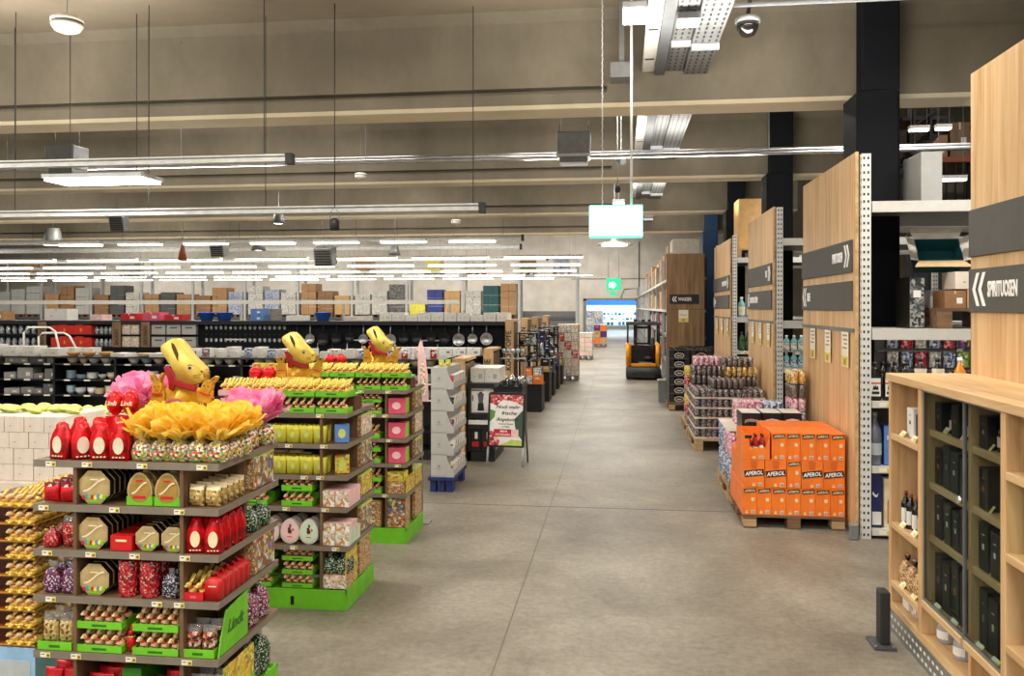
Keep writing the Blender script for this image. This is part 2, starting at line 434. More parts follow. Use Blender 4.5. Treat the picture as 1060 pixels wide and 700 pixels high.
# columns on the right
for k in range(4):
    y = 7 + 4 * k
    m_ = 'column_blue' if y == 19 else 'column_black'
    struct('column', MB().box(1.82, 2.14, y - .22, y + .18, 0, 3.27).box(1.86, 2.14, y - .22, y - .05, 3.27, 4.05).mesh('column', m_, .01))
# cold room seen through the end door
struct('wall_cold_room', MB().box(-7, 7, 61.5, 61.7, 0, 4.3).box(-7, -6.8, 52.2, 61.5, 0, 4.3).box(6.8, 7, 52.2, 61.5, 0, 4.3).mesh('wall', 'white'))
struct('ceiling_cold_room', MB().box(-7, 7, 52.2, 61.7, 3.2, 3.3).mesh('ceiling', 'white'))
t = thing('cooling_shelf', 'bright blue and white lit chiller shelving beyond the far doorway', 'chiller', (0, 60.6, 0))
part('cabinet', MB().box(-5, 5, 0, .6, 0, 2.5).mesh('cab', 'white'), t)
part('blue_fascia', MB().box(-5, 5, -.05, 0, 1.75, 2.3).mesh('f', 'cold_blue'), t)
part('light_panel', MB().box(-5, 5, -.03, 0, .3, 1.7).mesh('f', 'cold_glow'), t)
for i in range(4):
    part('shelf', MB().box(-5, 5, -.4, -.03, .3 + .35 * i, .33 + .35 * i).mesh('s', 'grey_mid'), t)
for r_ in range(3):
    for i in range(14):
        w_ = R.uniform(.16, .26)
        one('chilled_pack', MB().cb(0, 0, 0, w_, .2, R.uniform(.14, .26)).mesh('p', R.choice(['blue_light', 'white', 'blue_vivid', 'bowl_blue', 'teal_box', 'grey_mid'])),
            'small chilled pack, %s, on the %s shelf of the far chiller' % (fl(i, 14), ['bottom', 'middle', 'upper'][r_]), 'pack', (-2.4 + i * .27, 60.4, .33 + .35 * r_), 0, 'packs in the far chiller')
lamp((0, 57, 3.1), 5, 4, 500, (.75, .9, 1))
# ================================================================== item meshes
@cached
def m_bunny(kind):
    b = MB(); n, v = 8, 5
    b.ell((0, .006, .020), (.0145, .020, .021), 0, n, v)
    b.ell((0, -.006, .012), (.0155, .016, .012), 1, n, v)
    b.ell((0, -.012, .046), (.0095, .0135, .0105), 0, n, v, (.25, 0, 0))
    b.ell((0, -.022, .043), (.0055, .006, .005), 3, 6, 4)
    for s in (-1, 1):
        b.ell((s * .005, .004, .066), (.0048, .004, .021), 0, 6, 5, (-.55, s * .12, 0))
        b.ell((s * .0085, -.018, .049), (.0015, .002, .002), 4, 5, 3)
        b.ell((s * .010, -.012, .006), (.005, .010, .006), 0, 6, 4)
    if kind == 'gold':
        for q in (-1, 1): b.ell((q * .011, -.016, .009), (.0085, .011, .009), 0, 7, 5)
        b.ell((0, .004, .024), (.0175, .021, .024), 0, n, v); b.ell((0, -.013, .047), (.0115, .0145, .012), 5, n, v, (.25, 0, 0))
    b.lathe([(.009, .032), (.0125, .034), (.0125, .038), (.009, .040)], 8, 2, (0, -.004, 0))
    mats = {'gold': ['gold_foil', 'gold_foil', 'red', 'cream', 'choc', 'bunny_face'], 'milk': ['bunny_face', 'choc', 'red', 'cream', 'choc'], 'light': ['gold_light', 'choc_red', 'red', 'cream', 'choc']}[kind]
    return b.mesh('bunny', mats)
@cached
def m_tray(w, d, h, mt):
    b = MB(); t = .003
    b.box(-w / 2, w / 2, -d / 2, d / 2, 0, .004)
    b.box(-w / 2, w / 2, -d / 2, -d / 2 + t, .004, h); b.box(-w / 2, w / 2, d / 2 - t, d / 2, .004, h)
    b.box(-w / 2, -w / 2 + t, -d / 2 + t, d / 2 - t, .004, h); b.box(w / 2 - t, w / 2, -d / 2 + t, d / 2 - t, .004, h)
    b.box(-w * .16, w * .16, -d / 2 - .0006, -d / 2, h * .3, h * .62, 1)
    return b.mesh('tray', [mt, 'green_dark' if mt == 'green_card' else 'pink_hot'])
def bag_profile(w, d, h, neck=.35, frill=True, mt='egg_mix', mt2=None, top=1.0, oval=None):
    """a filled, slightly lumpy pouch with gathered top"""
    b = MB(); n = 12
    lv = [(0, .80), (.06, .96), (.3, 1.0), (.55, .92), (.72, .66), (.80, neck)]
    lv += [(.86, neck * 1.5), (1.0, neck * 1.9)] if frill else [(1.0, neck * .9)]
    vs = []; fs = []
    rr = random.Random(int((w + d * 3 + h * 7) * 9999))
    for k, (zz, sc) in enumerate(lv):
        for i in range(n):
            a = 2 * pi * i / n
            e = .62
            x = abs(cos(a)) ** e * (1 if cos(a) >= 0 else -1); y = abs(sin(a)) ** e * (1 if sin(a) >= 0 else -1)
            q = sc * (1 + rr.uniform(-.06, .06))
            dep = d / 2 * (y * (q if zz < .8 else q * .5))
            vs.append((w / 2 * x * q, dep, h * zz))
    K = len(lv)
    for k in range(K - 1):
        for i in range(n):
            j = (i + 1) % n
            fs.append((k * n + i, k * n + j, (k + 1) * n + j, (k + 1) * n + i))
    fs.append(tuple(range(n))[::-1]); fs.append(tuple((K - 1) * n + i for i in range(n)))
    b.add(vs, fs, 0, True)
    if mt2:
        for q in range(5 * n, (K - 1) * n):
            b.m[q] = 1
    return b
@cached
def m_bag(w, d, h, mt, mt2, frill): return bag_profile(w, d, h, mt=mt, mt2=mt2, frill=bool(frill)).mesh('bag', [mt, mt2 or mt])
@cached
def m_pillow(w, d, h, mt, mt2):
    """flat sealed bag with crimped top and bottom"""
    b = MB(); n = 12
    lv = [(0, 1.0, .08), (.05, 1, .1), (.2, .97, .9), (.5, .95, 1.0), (.78, .97, .75), (.92, 1, .1), (1, 1.02, .06)]
    vs = []; fs = []
    for zz, a, dd in lv:
        for i in range(n):
            q = 2 * pi * i / n
            x = abs(cos(q)) ** .7 * (1 if cos(q) >= 0 else -1)
            vs.append((w / 2 * a * x, d / 2 * dd * sin(q), h * zz))
    for k in range(len(lv) - 1):
        for i in range(n): fs.append((k * n + i, k * n + (i + 1) % n, (k + 1) * n + (i + 1) % n, (k + 1) * n + i))
    fs.append(tuple(range(n))[::-1]); fs.append(tuple((len(lv) - 1) * n + i for i in range(n)))
    b.add(vs, fs, 0, True)
    for q in range(4 * n, 6 * n): b.m[q] = 1
    return b.mesh('pillow_bag', [mt, mt2])
@cached
def m_giftbag(w, d, h):
    b = MB()
    p = [(-w / 2, 0), (w / 2, 0), (w * .5, h * .48), (w * .46, h * .64), (w * .38, h * .76), (w * .30, h * .84), (w * .32, h * .93), (w * .19, h), (-w * .19, h), (-w * .32, h * .93), (-w * .30, h * .84), (-w * .38, h * .76), (-w * .46, h * .64), (-w * .5, h * .48)]
    b.prism(p, -d / 2, d / 2, 0)
    for i in range(len(b.v)):
        x, y, z = b.v[i]
        if z > h * .5: b.v[i] = (x, y * max(.2, 1 - (z / h - .5) * 1.5), z)
    return b.mesh('gift_bag', ['red_foil'], min(w, d) * .06, 2)
@cached
def m_oval(w, h, mt, d=.002):
    b = MB(); n = 16
    b.prism([(w / 2 * cos(2 * pi * i / n), h / 2 * sin(2 * pi * i / n)) for i in range(n)], -d, 0)
    return b.mesh('oval', mt)
@cached
def m_octagon(r, d, mt):
    b = MB()
    p = [(r * cos(pi / 8 + i * pi / 4), r * sin(pi / 8 + i * pi / 4) + r * .924) for i in range(8)]
    b.prism(p, 0, d, 0, 1)
    b.prism([(x * .93, (z - r * .924) * .93 + r * .924) for x, z in p], -.0015, 0, 0)
    # pale swirl of lettering and a low heap of coloured eggs, printed on the lid
    for i in range(16):
        a = -.6 + i * .08
        b.cb(a * r, -.002 - .0001 * i, r * .924 + r * (.08 + .34 * sin(i * .2 - 1.5)), r * .12, .001, r * .085, 2)
    b.cb(0, -.002, r * 1.32, r * .5, .001, r * .07, 2)
    cols = [3, 4, 5, 3, 6, 4, 6, 5]
    for i in range(8):
        x = -.62 * r + i * .177 * r
        z = r * (.36 + .10 * ((i * 3) % 4) / 4)
        n = 8
        b.prism([(x + r * .11 * cos(2 * pi * q / n), z + r * .13 * sin(2 * pi * q / n)) for q in range(n)], -.0035 - .0002 * i, -.0015, cols[i])
    b.cb(0, -.002, r * .10, r * .7, .001, r * .12, 5)
    return b.mesh('octagonal_box', [mt, 'oct_side', 'cream', 'red', 'blue_light', 'green_card', 'yellow_bag'])
@cached
def m_eggbox(w, h, d, mt, rim, face):
    b = MB(); n = 20
    def egg(s, z0):
        return [(w / 2 * s * cos(2 * pi * i / n) * (1 - .16 * sin(2 * pi * i / n)), z0 + h / 2 * s * sin(2 * pi * i / n)) for i in range(n)]
    b.prism(egg(1, h * .5), 0, d, 1)
    b.prism(egg(.86, h * .5), -.0015, 0, 0)
    if face == 'gold':
        for i in range(14): b.cb((-.28 + i * .043) * w, -.0025 - .0001 * i, h * (.5 + .17 * sin(i * .23 - 1.5)), w * .07, .001, h * .045, 2)
        b.cb(0, -.0025, h * .72, w * .26, .001, h * .05, 3)
        b.cb(0, -.0025, h * .2, w * .5, .001, h * .08, 3)
    else:
        def blob(cx, cz, rx, rz, m_, y=-.003):
            b.prism([(cx * w + rx * w * cos(2 * pi * q / 10), cz * h + rz * h * sin(2 * pi * q / 10)) for q in range(10)], y, -.0015, m_)
        blob(0, .49, .11, .09, 2); blob(-.03, .60, .075, .055, 2, -.0032)
        blob(.0, .72, .022, .075, 2, -.0034); blob(.05, .71, .022, .075, 2, -.0036)
        blob(.17, .56, .05, .05, 3)
        b.cb(0, -.0025, h * .26, w * .26, .001, h * .03, 3)
    return b.mesh('egg_box', [mt, rim, 'choc' if face != 'gold' else 'cream', 'red'])
@cached
def m_box(w, d, h, mt, bev=0.0): return MB().cb(0, 0, 0, w, d, h).mesh('box', mt, bev)
@cached
def m_printed(w, d, h, face, side, lab):
    """carton printed on its front, plain sides, small label"""
    b = MB().cb(0, 0, 0, w, d, h, 1)
    b.cb(0, -d / 2 - .0006, h * .02, w * .97, .0012, h * .96, 0)
    b.cb(0, -d / 2 - .0016, h * .6, w * .5, .001, h * .14, 2)
    return b.mesh('printed_box', [face, side, lab])
@cached
def m_tag():
    b = MB().cb(0, 0, 0, .040, .0015, .018, 0)
    b.cb(.011, -.0009, .001, .016, .0012, .016, 1)
    b.cb(-.009, -.0009, .010, .012, .0012, .003, 2); b.cb(.012, -.0016, .004, .008, .001, .008, 2)
    return b.mesh('price_tag', ['price_white', 'price_yellow', 'grey_dark'])
@cached
def m_ruffle(seed, mt, r=.05, h=.098):
    """crumpled tulle: many curled, overlapping petals"""
    q = random.Random(seed); b = MB()
    for i in range(44):
        a = q.uniform(0, 2 * pi); tilt = q.uniform(.05, .75) if i % 3 else q.uniform(.6, 1.05); L = h * q.uniform(.75, 1.2); wd = q.uniform(.016, .03) * r / .05
        vs = []; K = 5
        for k in range(K):
            t = k / (K - 1)
            rad = sin(tilt) * L * t + .004; z = cos(tilt) * L * t - .012 * t * t * (tilt > .8)
            ww = wd * (.25 + 1.1 * t) * (1 if k < K - 1 else .75)
            wob = q.uniform(-.006, .006)
            for s in (-1, 0, 1):
                zz = z + wob * s + (.006 if s == 0 else -.004) * q.uniform(.3, 1.4)
                x, y = rad, ww * s
                vs.append((x * cos(a) - y * sin(a), x * sin(a) + y * cos(a), zz))
        fs = []
        for k in range(K - 1):
            for s in range(2): fs.append((k * 3 + s, k * 3 + s + 1, k * 3 + s + 4, k * 3 + s + 3))
        b.add(vs, fs, 0, True)
    return b.mesh('tulle', mt)
@cached
def m_heap(w, d, h, mt, seed):
    """loose heap of small wrapped eggs in a clear box"""
    q = random.Random(seed); b = MB()
    b.cb(0, 0, 0, w * .9, d * .9, h * .7, 0)
    for i in range(40):
        b.ell((q.uniform(-w, w) * .45, q.uniform(-d, d) * .45, q.uniform(.1, .95) * h), (.011, .008, .008), 0, 6, 4, (0, q.uniform(0, 3), q.uniform(0, 3)))
    return b.mesh('eggs', mt)

# ================================================================== chocolate racks
ZS = [.335, .54, .709, .875, 1.037]
SHELF = ['bottom', 'second', 'third', 'fourth', 'top']
def choc_rack(x0, x1, y0, y1, label):
    t = thing('chocolate_rack', label, 'display rack', ((x0 + x1) / 2, (y0 + y1) / 2, 0))
    cx, cy = (x0 + x1) / 2, (y0 + y1) / 2
    W, D = x1 - x0, y1 - y0
    b = MB()
    b.box(-W / 2, W / 2, -D / 2, D / 2, 0, .085)
    for a in ((-W / 2, W / 2, -D / 2, -D / 2 + .006), (-W / 2, W / 2, D / 2 - .006, D / 2), (-W / 2, -W / 2 + .006, -D / 2, D / 2), (W / 2 - .006, W / 2, -D / 2, D / 2)):
        b.box(*a, .085, .105)
    bs = part('base', b.mesh('rack_base', 'green_card'), t, label='bright green card base')
    part('slot', MB().cb(0, 0, 0, .018, .003, .045).mesh('slot', 'black'), bs, (.06, -D / 2 - .001, .02))
    for i, z in enumerate(ZS):
        s = part('shelf', MB().box(-W / 2, W / 2, -D / 2, D / 2, -.014, 0, 0).box(-W / 2, W / 2, -D / 2 - .004, -D / 2, -.024, .002, 1).box(W / 2, W / 2 + .004, -D / 2 - .004, D / 2, -.024, .002, 1).mesh('rack_shelf', ['brown_board', 'shelf_grey']), t, (0, 0, z))
        for k, fx in enumerate([(-.42, -.18, .06, .33), (-.44, -.05, .30), (-.40, -.2, .1, .42), (-.43, -.26, .04, .34), (-.4, .18, .3)][(i + int(y0 * 3)) % 5]):
            part('price_tag', m_tag(), s, (fx * W, -D / 2 - .006, -.021))
    for x in (-W / 2 + .16, W / 2 - .14):
        part('divider', MB().box(x - .007, x + .007, -D / 2 + .004, D / 2 - .004, .106, 1.02).mesh('divider', 'brown_board'), t)
    part('back_panel', MB().box(-W / 2 + .004, W / 2 - .02, -.004, .004, .106, 1.02).mesh('panel', 'brown_board'), t)
    return t
X0, X1 = -2.14, -1.425
RK = [('nearest', 2.85, 3.38), ('middle', 4.28, 4.78), ('farthest', 5.53, 6.03)]
choc_rack(X0, X1, 2.85, 3.38, 'brown chocolate rack with grey shelves, nearest of the three on the left')
choc_rack(X0, X1, 4.28, 4.78, 'brown chocolate rack on a green base, middle of the three on the left')
choc_rack(X0, X1, 5.53, 6.03, 'brown chocolate rack on a green base, farthest of the three on the left')

def bunny_tray(rk, shelf, x, yf, z, nx, ny, tray, pos, kind='milk', h=.022, w=None, rot=-.55):
    """one card tray with its bunnies; x centre, yf front edge; returns height used"""
    sp = .041; w = w or nx * sp + .006; d = max(ny, 2) * .046 + .008
    tn = {'green_card': 'green', 'pink_card': 'pink', 'red': 'red', 'tan_print': 'tan'}[tray]
    t = one('bunny_tray', m_tray(round(w, 3), round(d, 3), h, tray), '%s card tray of bunnies, %s, %s shelf, %s rack' % (tn, pos, shelf, rk), 'tray', (x, yf + d / 2, z), 0, 'card trays of chocolate bunnies')
    for r_ in range(ny):
        for i in range(nx):
            one('chocolate_bunny', m_bunny(kind), 'bunny %s, %s row, %s %s tray, %s shelf, %s rack' % (fl(i, nx), ['front', 'second', 'third', 'fourth'][r_], pos, tn, shelf, rk), 'chocolate bunny',
                (x + (i - (nx - 1) / 2) * sp, yf + .028 + r_ * .046, z + .0045), rot + R.uniform(-.08, .08), 'chocolate bunnies in card trays')
    return h

def row_items(name, me, label, cat, xs, y, z, depth=1, dy=.05, group=None, rz=0.0, parts=None, where=''):
    """items standing front to back; label gets rank and place"""
    n = len(xs)
    for i, x in enumerate(xs):
        for k in range(depth):
            pl = (fl(i, n) + ', ' if n > 1 else '') + (('front' if k == 0 else nth(k)) + ' one, ' if depth > 1 else '')
            L = '%s, %s%s' % (label, pl, where)
            if parts:
                o = thing(name, L, cat, (x, y + k * dy, z), rz, group)
                part(parts[0], me, o)
                for nm, m2, lo in parts[1:]: part(nm, m2, o, lo)
            else:
                one(name, me, L, cat, (x, y + k * dy, z), rz, group)

# ------------------------------------------------------------------ nearest rack (shelf front at y 2.85)
yf = 2.856
def oval_bag(x, y, z, w, d, h, L, grp, rz=0, win='label_cream'):
    o = thing('gift_bag', L, 'gift bag', (x, y, z), rz, grp)
    part('bag', m_giftbag(w, d, h), o)
    part('window', m_oval(round(w * .56, 4), round(h * .46, 4), win), o, (0, -d / 2 - .0005, h * .40), label='pale oval window')
    lb = MB()
    for i in range(4): lb.cb((-.27 + i * .18) * w, 0, 0, w * .11, .001, h * .035)
    part('print', lb.mesh('print', 'cream'), o, (0, -d / 2 - .001, h * .07))
    return o
zt = ZS[4] + .001
for r_ in range(2):
    for i in range(4):
        oval_bag(-2.055 + i * .079 + r_ * .02, yf + .035 + r_ * .075, zt, .072, .05, .135 + .01 * r_,
                 'red foil gift bag, %s, %s row on top of the nearest rack' % (fl(i, 4), ['front', 'back'][r_]), 'red foil gift bags on top of the nearest rack', R.uniform(-.25, .25) + (.5 if i == 1 else 0))
for i in range(2):
    o = thing('red_foil_egg', 'large red foil egg, %s of two, above the red gift bags' % ['left', 'right'][i], 'foil egg', (-1.972 + i * .066, yf + .235, zt), 0, 'large red foil eggs on the nearest rack')
    part('stand', MB().cb(0, 0, 0, .05, .05, .135).mesh('stand', 'red_foil'), o)
    part('egg', MB().ell((0, 0, .185), (.034, .03, .050), 0, 14, 9).mesh('egg', 'red_foil'), o)
    part('lettering', text_mesh('Lindt', .026, 'cream', .9, .001, .3, 'CENTER'), o, (0, -.033, .178))
def tulle_bag(x, y, z, colr, seed, L, grp, sc=1.0):
    o = thing('tulle_bag', L, 'bag of eggs', (x, y, z), R.uniform(-.4, .4), grp)
    part('bag', m_bag(.078, .066, .085, 'egg_clear', 'clear_wrap', 0), o, scale=sc)
    part('tulle', m_ruffle(seed, colr), o, (0, 0, .068 * sc), scale=sc)
for r_ in range(3):
    for i in range(5):
        if r_ == 2 and i < 3: continue
        tulle_bag(-1.735 + i * .072 + r_ * .004, yf + .045 + r_ * .082, zt, 'tulle_yellow', 1 + (i + r_) % 4,
                  'clear egg bag with yellow tulle, %s, %s row, nearest rack' % (fl(i, 5), ['front', 'middle', 'back'][r_]), 'egg bags tied with yellow tulle', 1.12)
for k, (x, y) in enumerate(((-1.478, 3.19), (-1.455, 3.30), (-1.545, 3.30))):
    tulle_bag(x, y, zt, 'tulle_pink', 11 + k, 'clear egg bag with pink tulle, %s of three right of the yellow ones' % ['front', 'back right', 'back left'][k], 'egg bags tied with pink tulle', 1.25)
for k, (x, y) in enumerate(((-2.01, 3.325), (-1.92, 3.335))):
    tulle_bag(x, y, zt, 'tulle_pink', 15 + k, 'clear egg bag with pink tulle behind the red gift bags, %s one' % ['left', 'right'][k], 'egg bags tied with pink tulle', 1.6)

# big gold standing bunny display figure with two small ones
@cached
def m_bigbunny():
    U = .00083
    def P(l): return [((x - 200) * U, (640 - z) * U) for x, z in l]
    parts = {}
    head = [(112, 118), (120, 98), (145, 78), (170, 62), (190, 62), (208, 76), (225, 98), (242, 124), (262, 158), (284, 184), (306, 208), (322, 226), (327, 238), (322, 252), (316, 262), (321, 274), (312, 290), (296, 304), (262, 318), (222, 306), (196, 286), (184, 262), (174, 236), (158, 200), (138, 168), (122, 142)]
    body = [(186, 262), (222, 300), (268, 318), (292, 322), (284, 352), (296, 400), (312, 480), (322, 560), (322, 640), (70, 640), (62, 580), (66, 500), (84, 430), (112, 370), (150, 300)]
    parts['body'] = MB().prism(P(body), -.02, .035).mesh('body', 'gold_card', .014, 3)
    parts['head'] = MB().prism(P(head), -.03, .03).mesh('head', 'gold_light', .012, 3)
    ear = [(172, 82), (184, 92), (196, 116), (205, 146), (203, 184), (192, 158), (180, 128), (173, 104)]
    parts['ear_hollow'] = MB().prism(P(ear), -.033, -.029).mesh('ear', 'choc')
    rib = [(134, 218), (154, 208), (180, 240), (196, 286), (240, 306), (296, 318), (292, 350), (240, 338), (190, 318), (182, 352), (160, 340), (158, 290)]
    parts['ribbon'] = MB().prism(P(rib), -.037, -.026).mesh('ribbon', 'red_ribbon', .003)
    n = 12
    eye = MB().prism(P([(264 + 15 * cos(2 * pi * i / n), 222 + 13 * sin(2 * pi * i / n)) for i in range(n)]), -.033, -.029, 0)
    eye.prism(P([(262 + 9 * cos(2 * pi * i / n), 222 + 9 * sin(2 * pi * i / n)) for i in range(n)]), -.0345, -.033, 1)
    eye.prism(P([(246, 208), (262, 202), (282, 212), (264, 207)]), -.033, -.029, 1)
    parts['eye'] = eye.mesh('eye', ['cream', 'choc'])
    wh = MB()
    for k in range(3): wh.prism(P([(278, 262 + 6 * k), (308, 256 + 10 * k), (308, 258 + 10 * k), (278, 264 + 6 * k)]), -.0315, -.0295, 0)
    wh.prism(P([(312, 234), (326, 238), (318, 246)]), -.0315, -.0295, 0)
    parts['muzzle_lines'] = wh.mesh('muzzle', ['choc'])
    return parts
@cached
def m_smallbunny(flip):
    b = MB(); s = -1 if flip else 1
    U = .00083
    def P(l): return [((x) * U * s, (z) * U) for x, z in l]
    b.prism(P([(-55, 0), (50, 0), (52, 60), (44, 100), (-44, 100), (-56, 60)]), -.018, .012, 0)
    b.prism(P([(-38, 88), (-14, 68), (20, 72), (40, 98), (38, 128), (26, 150), (34, 180), (46, 214), (38, 226), (20, 204), (8, 164), (-6, 162), (-24, 196), (-44, 216), (-60, 206), (-54, 176), (-36, 150), (-42, 122)]), -.026, .01, 0)
    me = b
    n = 8
    for ex in (-16, 18):
        b.prism(P([(ex + 6 * cos(2 * pi * i / n), 124 + 6 * sin(2 * pi * i / n)) for i in range(n)]), -.036, -.024, 1)
    b.prism(P([(-5, 98), (6, 98), (0, 90)]), -.036, -.024, 1)
    b.prism(P([(-40, 76), (38, 76), (40, 60), (-42, 60)]), -.034, -.016, 2)
    for ex in (-1, 1):
        b.prism(P([(ex * 34 - 3, 172), (ex * 44 - 3, 204), (ex * 40 + 5, 198), (ex * 28 + 3, 172)]), -.034, -.024, 3)
    return b.mesh('small_bunny', ['gold_card', 'choc', 'red', 'rust'], .003, 1)
def big_bunny(loc, L, sx=1.0, sz=.9):
    o = thing('gold_bunny_figure', L, 'display figure', loc)
    for k, me in m_bigbunny().items(): part(k, me, o, scale=(sx, 1, sz))
    part('small_bunny', m_smallbunny(0), o, (-.05 * sx, -.075, .195 * sz), scale=.72 * sz)
    part('small_bunny', m_smallbunny(1), o, (.128 * sx, -.075, .20 * sz), rot=(0, .3, 0), scale=.74 * sz)
    part('plinth', MB().cb(.03 * sx, -.062, 0, .26 * sx, .04, .19 * sz).mesh('plinth', 'gold_card', .01, 2), o)
    return o
big_bunny((-1.80, 3.28, zt), 'large gold card bunny with red ribbon on the nearest chocolate rack', 1.08, .90)

# fourth shelf, nearest rack
z = ZS[3] + .002
W4 = 'fourth shelf, nearest rack'
row_items('foil_bag', m_pillow(.062, .035, .072, 'red_foil', 'bag_red'), 'red foil bow bag', 'bag', [-2.095, -2.03], yf + .035, z, 4, .045, 'red foil bow bags', .1, None, W4)
def octa(x, z, r, nb, mt, pos, wh, d=.024):
    for k in range(nb):
        one('octagonal_box', m_octagon(r, d, mt), 'octagonal %s box, %s, %s in its row, %s' % ('silver' if 'silver' in mt else 'gold', pos, 'front' if k == 0 else nth(k), wh), 'gift box', (x, yf + .012 + k * (d + .009), z), 0, 'octagonal gift boxes')
octa(-1.912, z, .066, 7, 'oct_silver', 'large one', W4)
for i, x in enumerate((-1.735, -1.628)):
    for k in range(5):
        o = thing('egg_box', 'gold egg shaped box on green foot, %s, %s in row, %s' % (['left', 'right'][i], 'front' if k == 0 else nth(k), W4), 'gift box', (x, yf + .012 + k * .045, z), 0, 'gold egg shaped boxes')
        part('egg_front', m_eggbox(.096, .118, .02, 'oct_gold', 'oct_silver', 'gold'), o, (0, 0, .002))
        part('foot', MB().cb(0, .014, 0, .1, .03, .032).mesh('foot', 'green_card'), o, label='green card foot')
row_items('foil_bag', m_pillow(.064, .04, .078, 'bag_gold', 'cream'), 'gold and cream sweet bag', 'bag', [-1.525, -1.462], yf + .035, z, 5, .047, 'gold sweet bags', -.2, None, W4)
# third shelf
z = ZS[2] + .002; W3 = 'third shelf, nearest rack'
row_items('foil_bag', m_bag(.06, .05, .07, 'red_eggs', 'red_eggs', 0), 'short pouch of red eggs', 'bag', [-2.095], yf + .035, z, 3, .058, None, 0, None, W3)
row_items('foil_bag', m_pillow(.055, .045, .115, 'red_eggs', 'clear_wrap'), 'tall clear bag of red eggs', 'bag', [-2.022], yf + .035, z, 3, .058, None, 0, None, W3)
octa(-1.918, z, .063, 7, 'oct_silver', 'large one', W3)
row_items('small_gift_box', m_printed(.085, .05, .055, 'red', 'red', 'cream'), 'small red printed box', 'gift box', [-1.802], yf + .03, z, 4, .056, 'small red boxes', 0, None, W3)
octa(-1.705, z, .049, 7, 'oct_silver', 'left small one', W3)
octa(-1.605, z, .049, 7, 'oct_silver', 'right small one', W3)
for i in range(2):
    for k in range(4):
        oval_bag(-1.522 + i * .068 , yf + .03 + k * .058, z, .062, .042, .128, 'red gift bag with oval label, %s, %s in row, %s' % (['left', 'right'][i], 'front' if k == 0 else nth(k), W3), 'red gift bags on the third shelf', .15, 'cream')
# second shelf
z = ZS[1] + .002; W2 = 'second shelf, nearest rack'
row_items('egg_pouch', m_bag(.066, .05, .115, 'blue_mix', 'clear_wrap', 1), 'clear pouch of purple eggs', 'bag', [-2.09, -2.018], yf + .035, z, 3, .058, 'pouches of purple eggs', 0, None, W2)
octa(-1.912, z, .062, 7, 'oct_silver', 'large one', W2)
row_items('egg_tube', MB().lathe([(.036, 0), (.037, .004), (.037, .125), (.034, .13)], 14).mesh('tube', 'red_eggs'), 'clear tube of red eggs', 'tube', [-1.792, -1.708], yf + .04, z, 3, .078, 'tubes of red eggs', 0,
          ('tube', ), W2)
row_items('egg_pouch', m_bag(.068, .055, .105, 'dark_balls', 'clear_wrap', 0), 'clear pouch of dark balls', 'bag', [-1.622], yf + .035, z, 3, .062, None, 0, None, W2)
bunny_tray('nearest', 'second', -1.522, yf, z, 2, 4, 'red', 'only', 'light', .03, .074)
for k in range(6):
    o = thing('red_bag_box', 'red egg carry box with handle, %s in its row, %s' % ('front' if k == 0 else nth(k), W2), 'gift box', (-1.453, yf + .025 + k * .043, z), .03, 'red carry boxes')
    part('box', MB().prism([(-.03, 0), (.03, 0), (.031, .065), (.018, .082), (-.018, .082), (-.031, .065)], -.018, .018).mesh('b', 'red', .004, 2), o)
    part('handle', MB().tube([(-.013, 0, .08), (-.011, 0, .097), (0, 0, .103), (.011, 0, .097), (.013, 0, .08)], .0025, 5).mesh('h', 'red'), o)
    part('print', MB().cb(0, 0, 0, .03, .001, .004).mesh('p', 'cream'), o, (0, -.019, .05))
# bottom shelf
z = ZS[0] + .002; W1 = 'bottom shelf, nearest rack'
def bag_tray(x, y, z, w, d, h, nb, bagm, L, hb=.12, bl='tall brown sweet bag'):
    one('card_tray', m_tray(w, d, h, 'green_card'), L, 'tray', (x, y + d / 2, z))
    n = nb
    for k in range(2):
        for i in range(n):
            one('sweet_bag', m_pillow(round(w / n * .9, 3), .045, hb, bagm, 'clear_wrap'), '%s, %s, %s row, %s' % (bl, fl(i, n), ['front', 'back'][k], 'green tray, ' + ('left of nearest rack' if 'left' in L else 'right of nearest rack')), 'bag',
                (x + (i - (n - 1) / 2) * w / n * .95, y + .035 + k * .06, z + .005), R.uniform(-.15, .15), 'sweet bags in green trays')
bag_tray(-2.063, yf, z, .135, .15, .03, 2, 'bag_gold', 'green tray at left of the nearest rack, bottom shelf', .125, 'gold sweet bag')
for i, x in enumerate((-1.886, -1.668)):
    for tq in range(2):
        bunny_tray('nearest', 'bottom', x, yf, z + tq * .086, 4, 2, 'green_card', ['lower', 'upper'][tq] + [' left', ' right'][i], 'milk', .026, .176)
    one('tray_support', m_box(.17, .1, .056, 'green_card'), 'green card spacer block between bunny trays, %s stack, nearest rack' % ['left', 'right'][i], 'card block', (x, yf + .17, z + .0265))
o = thing('red_bunny', 'single red foil chocolate bunny between the two green tray stacks', 'chocolate bunny', (-1.776, yf + .03, z))
part('body', MB().ell((0, 0, .03), (.018, .018, .031), 0, 10, 6).ell((0, -.004, .068), (.011, .013, .013), 0, 8, 6).ell((-.005, .004, .088), (.004, .004, .014), 0, 6, 5, (-.2, 0, 0)).ell((.005, .004, .088), (.004, .004, .014), 0, 6, 5, (-.2, 0, 0)).mesh('b', 'red_foil'), o)
part('collar', MB().lathe([(.012, .052), (.014, .054), (.012, .057)], 8).mesh('c', 'gold_foil'), o)
bag_tray(-1.505, yf, z, .125, .2, .03, 2, 'bag_brown', 'green tray with sloping side at right of the nearest rack', .105, 'brown sweet bag')
o = thing('tray_side_card', 'bright green sloping card with black script, right of the nearest rack', 'card', (-1.432, yf + .005, z))
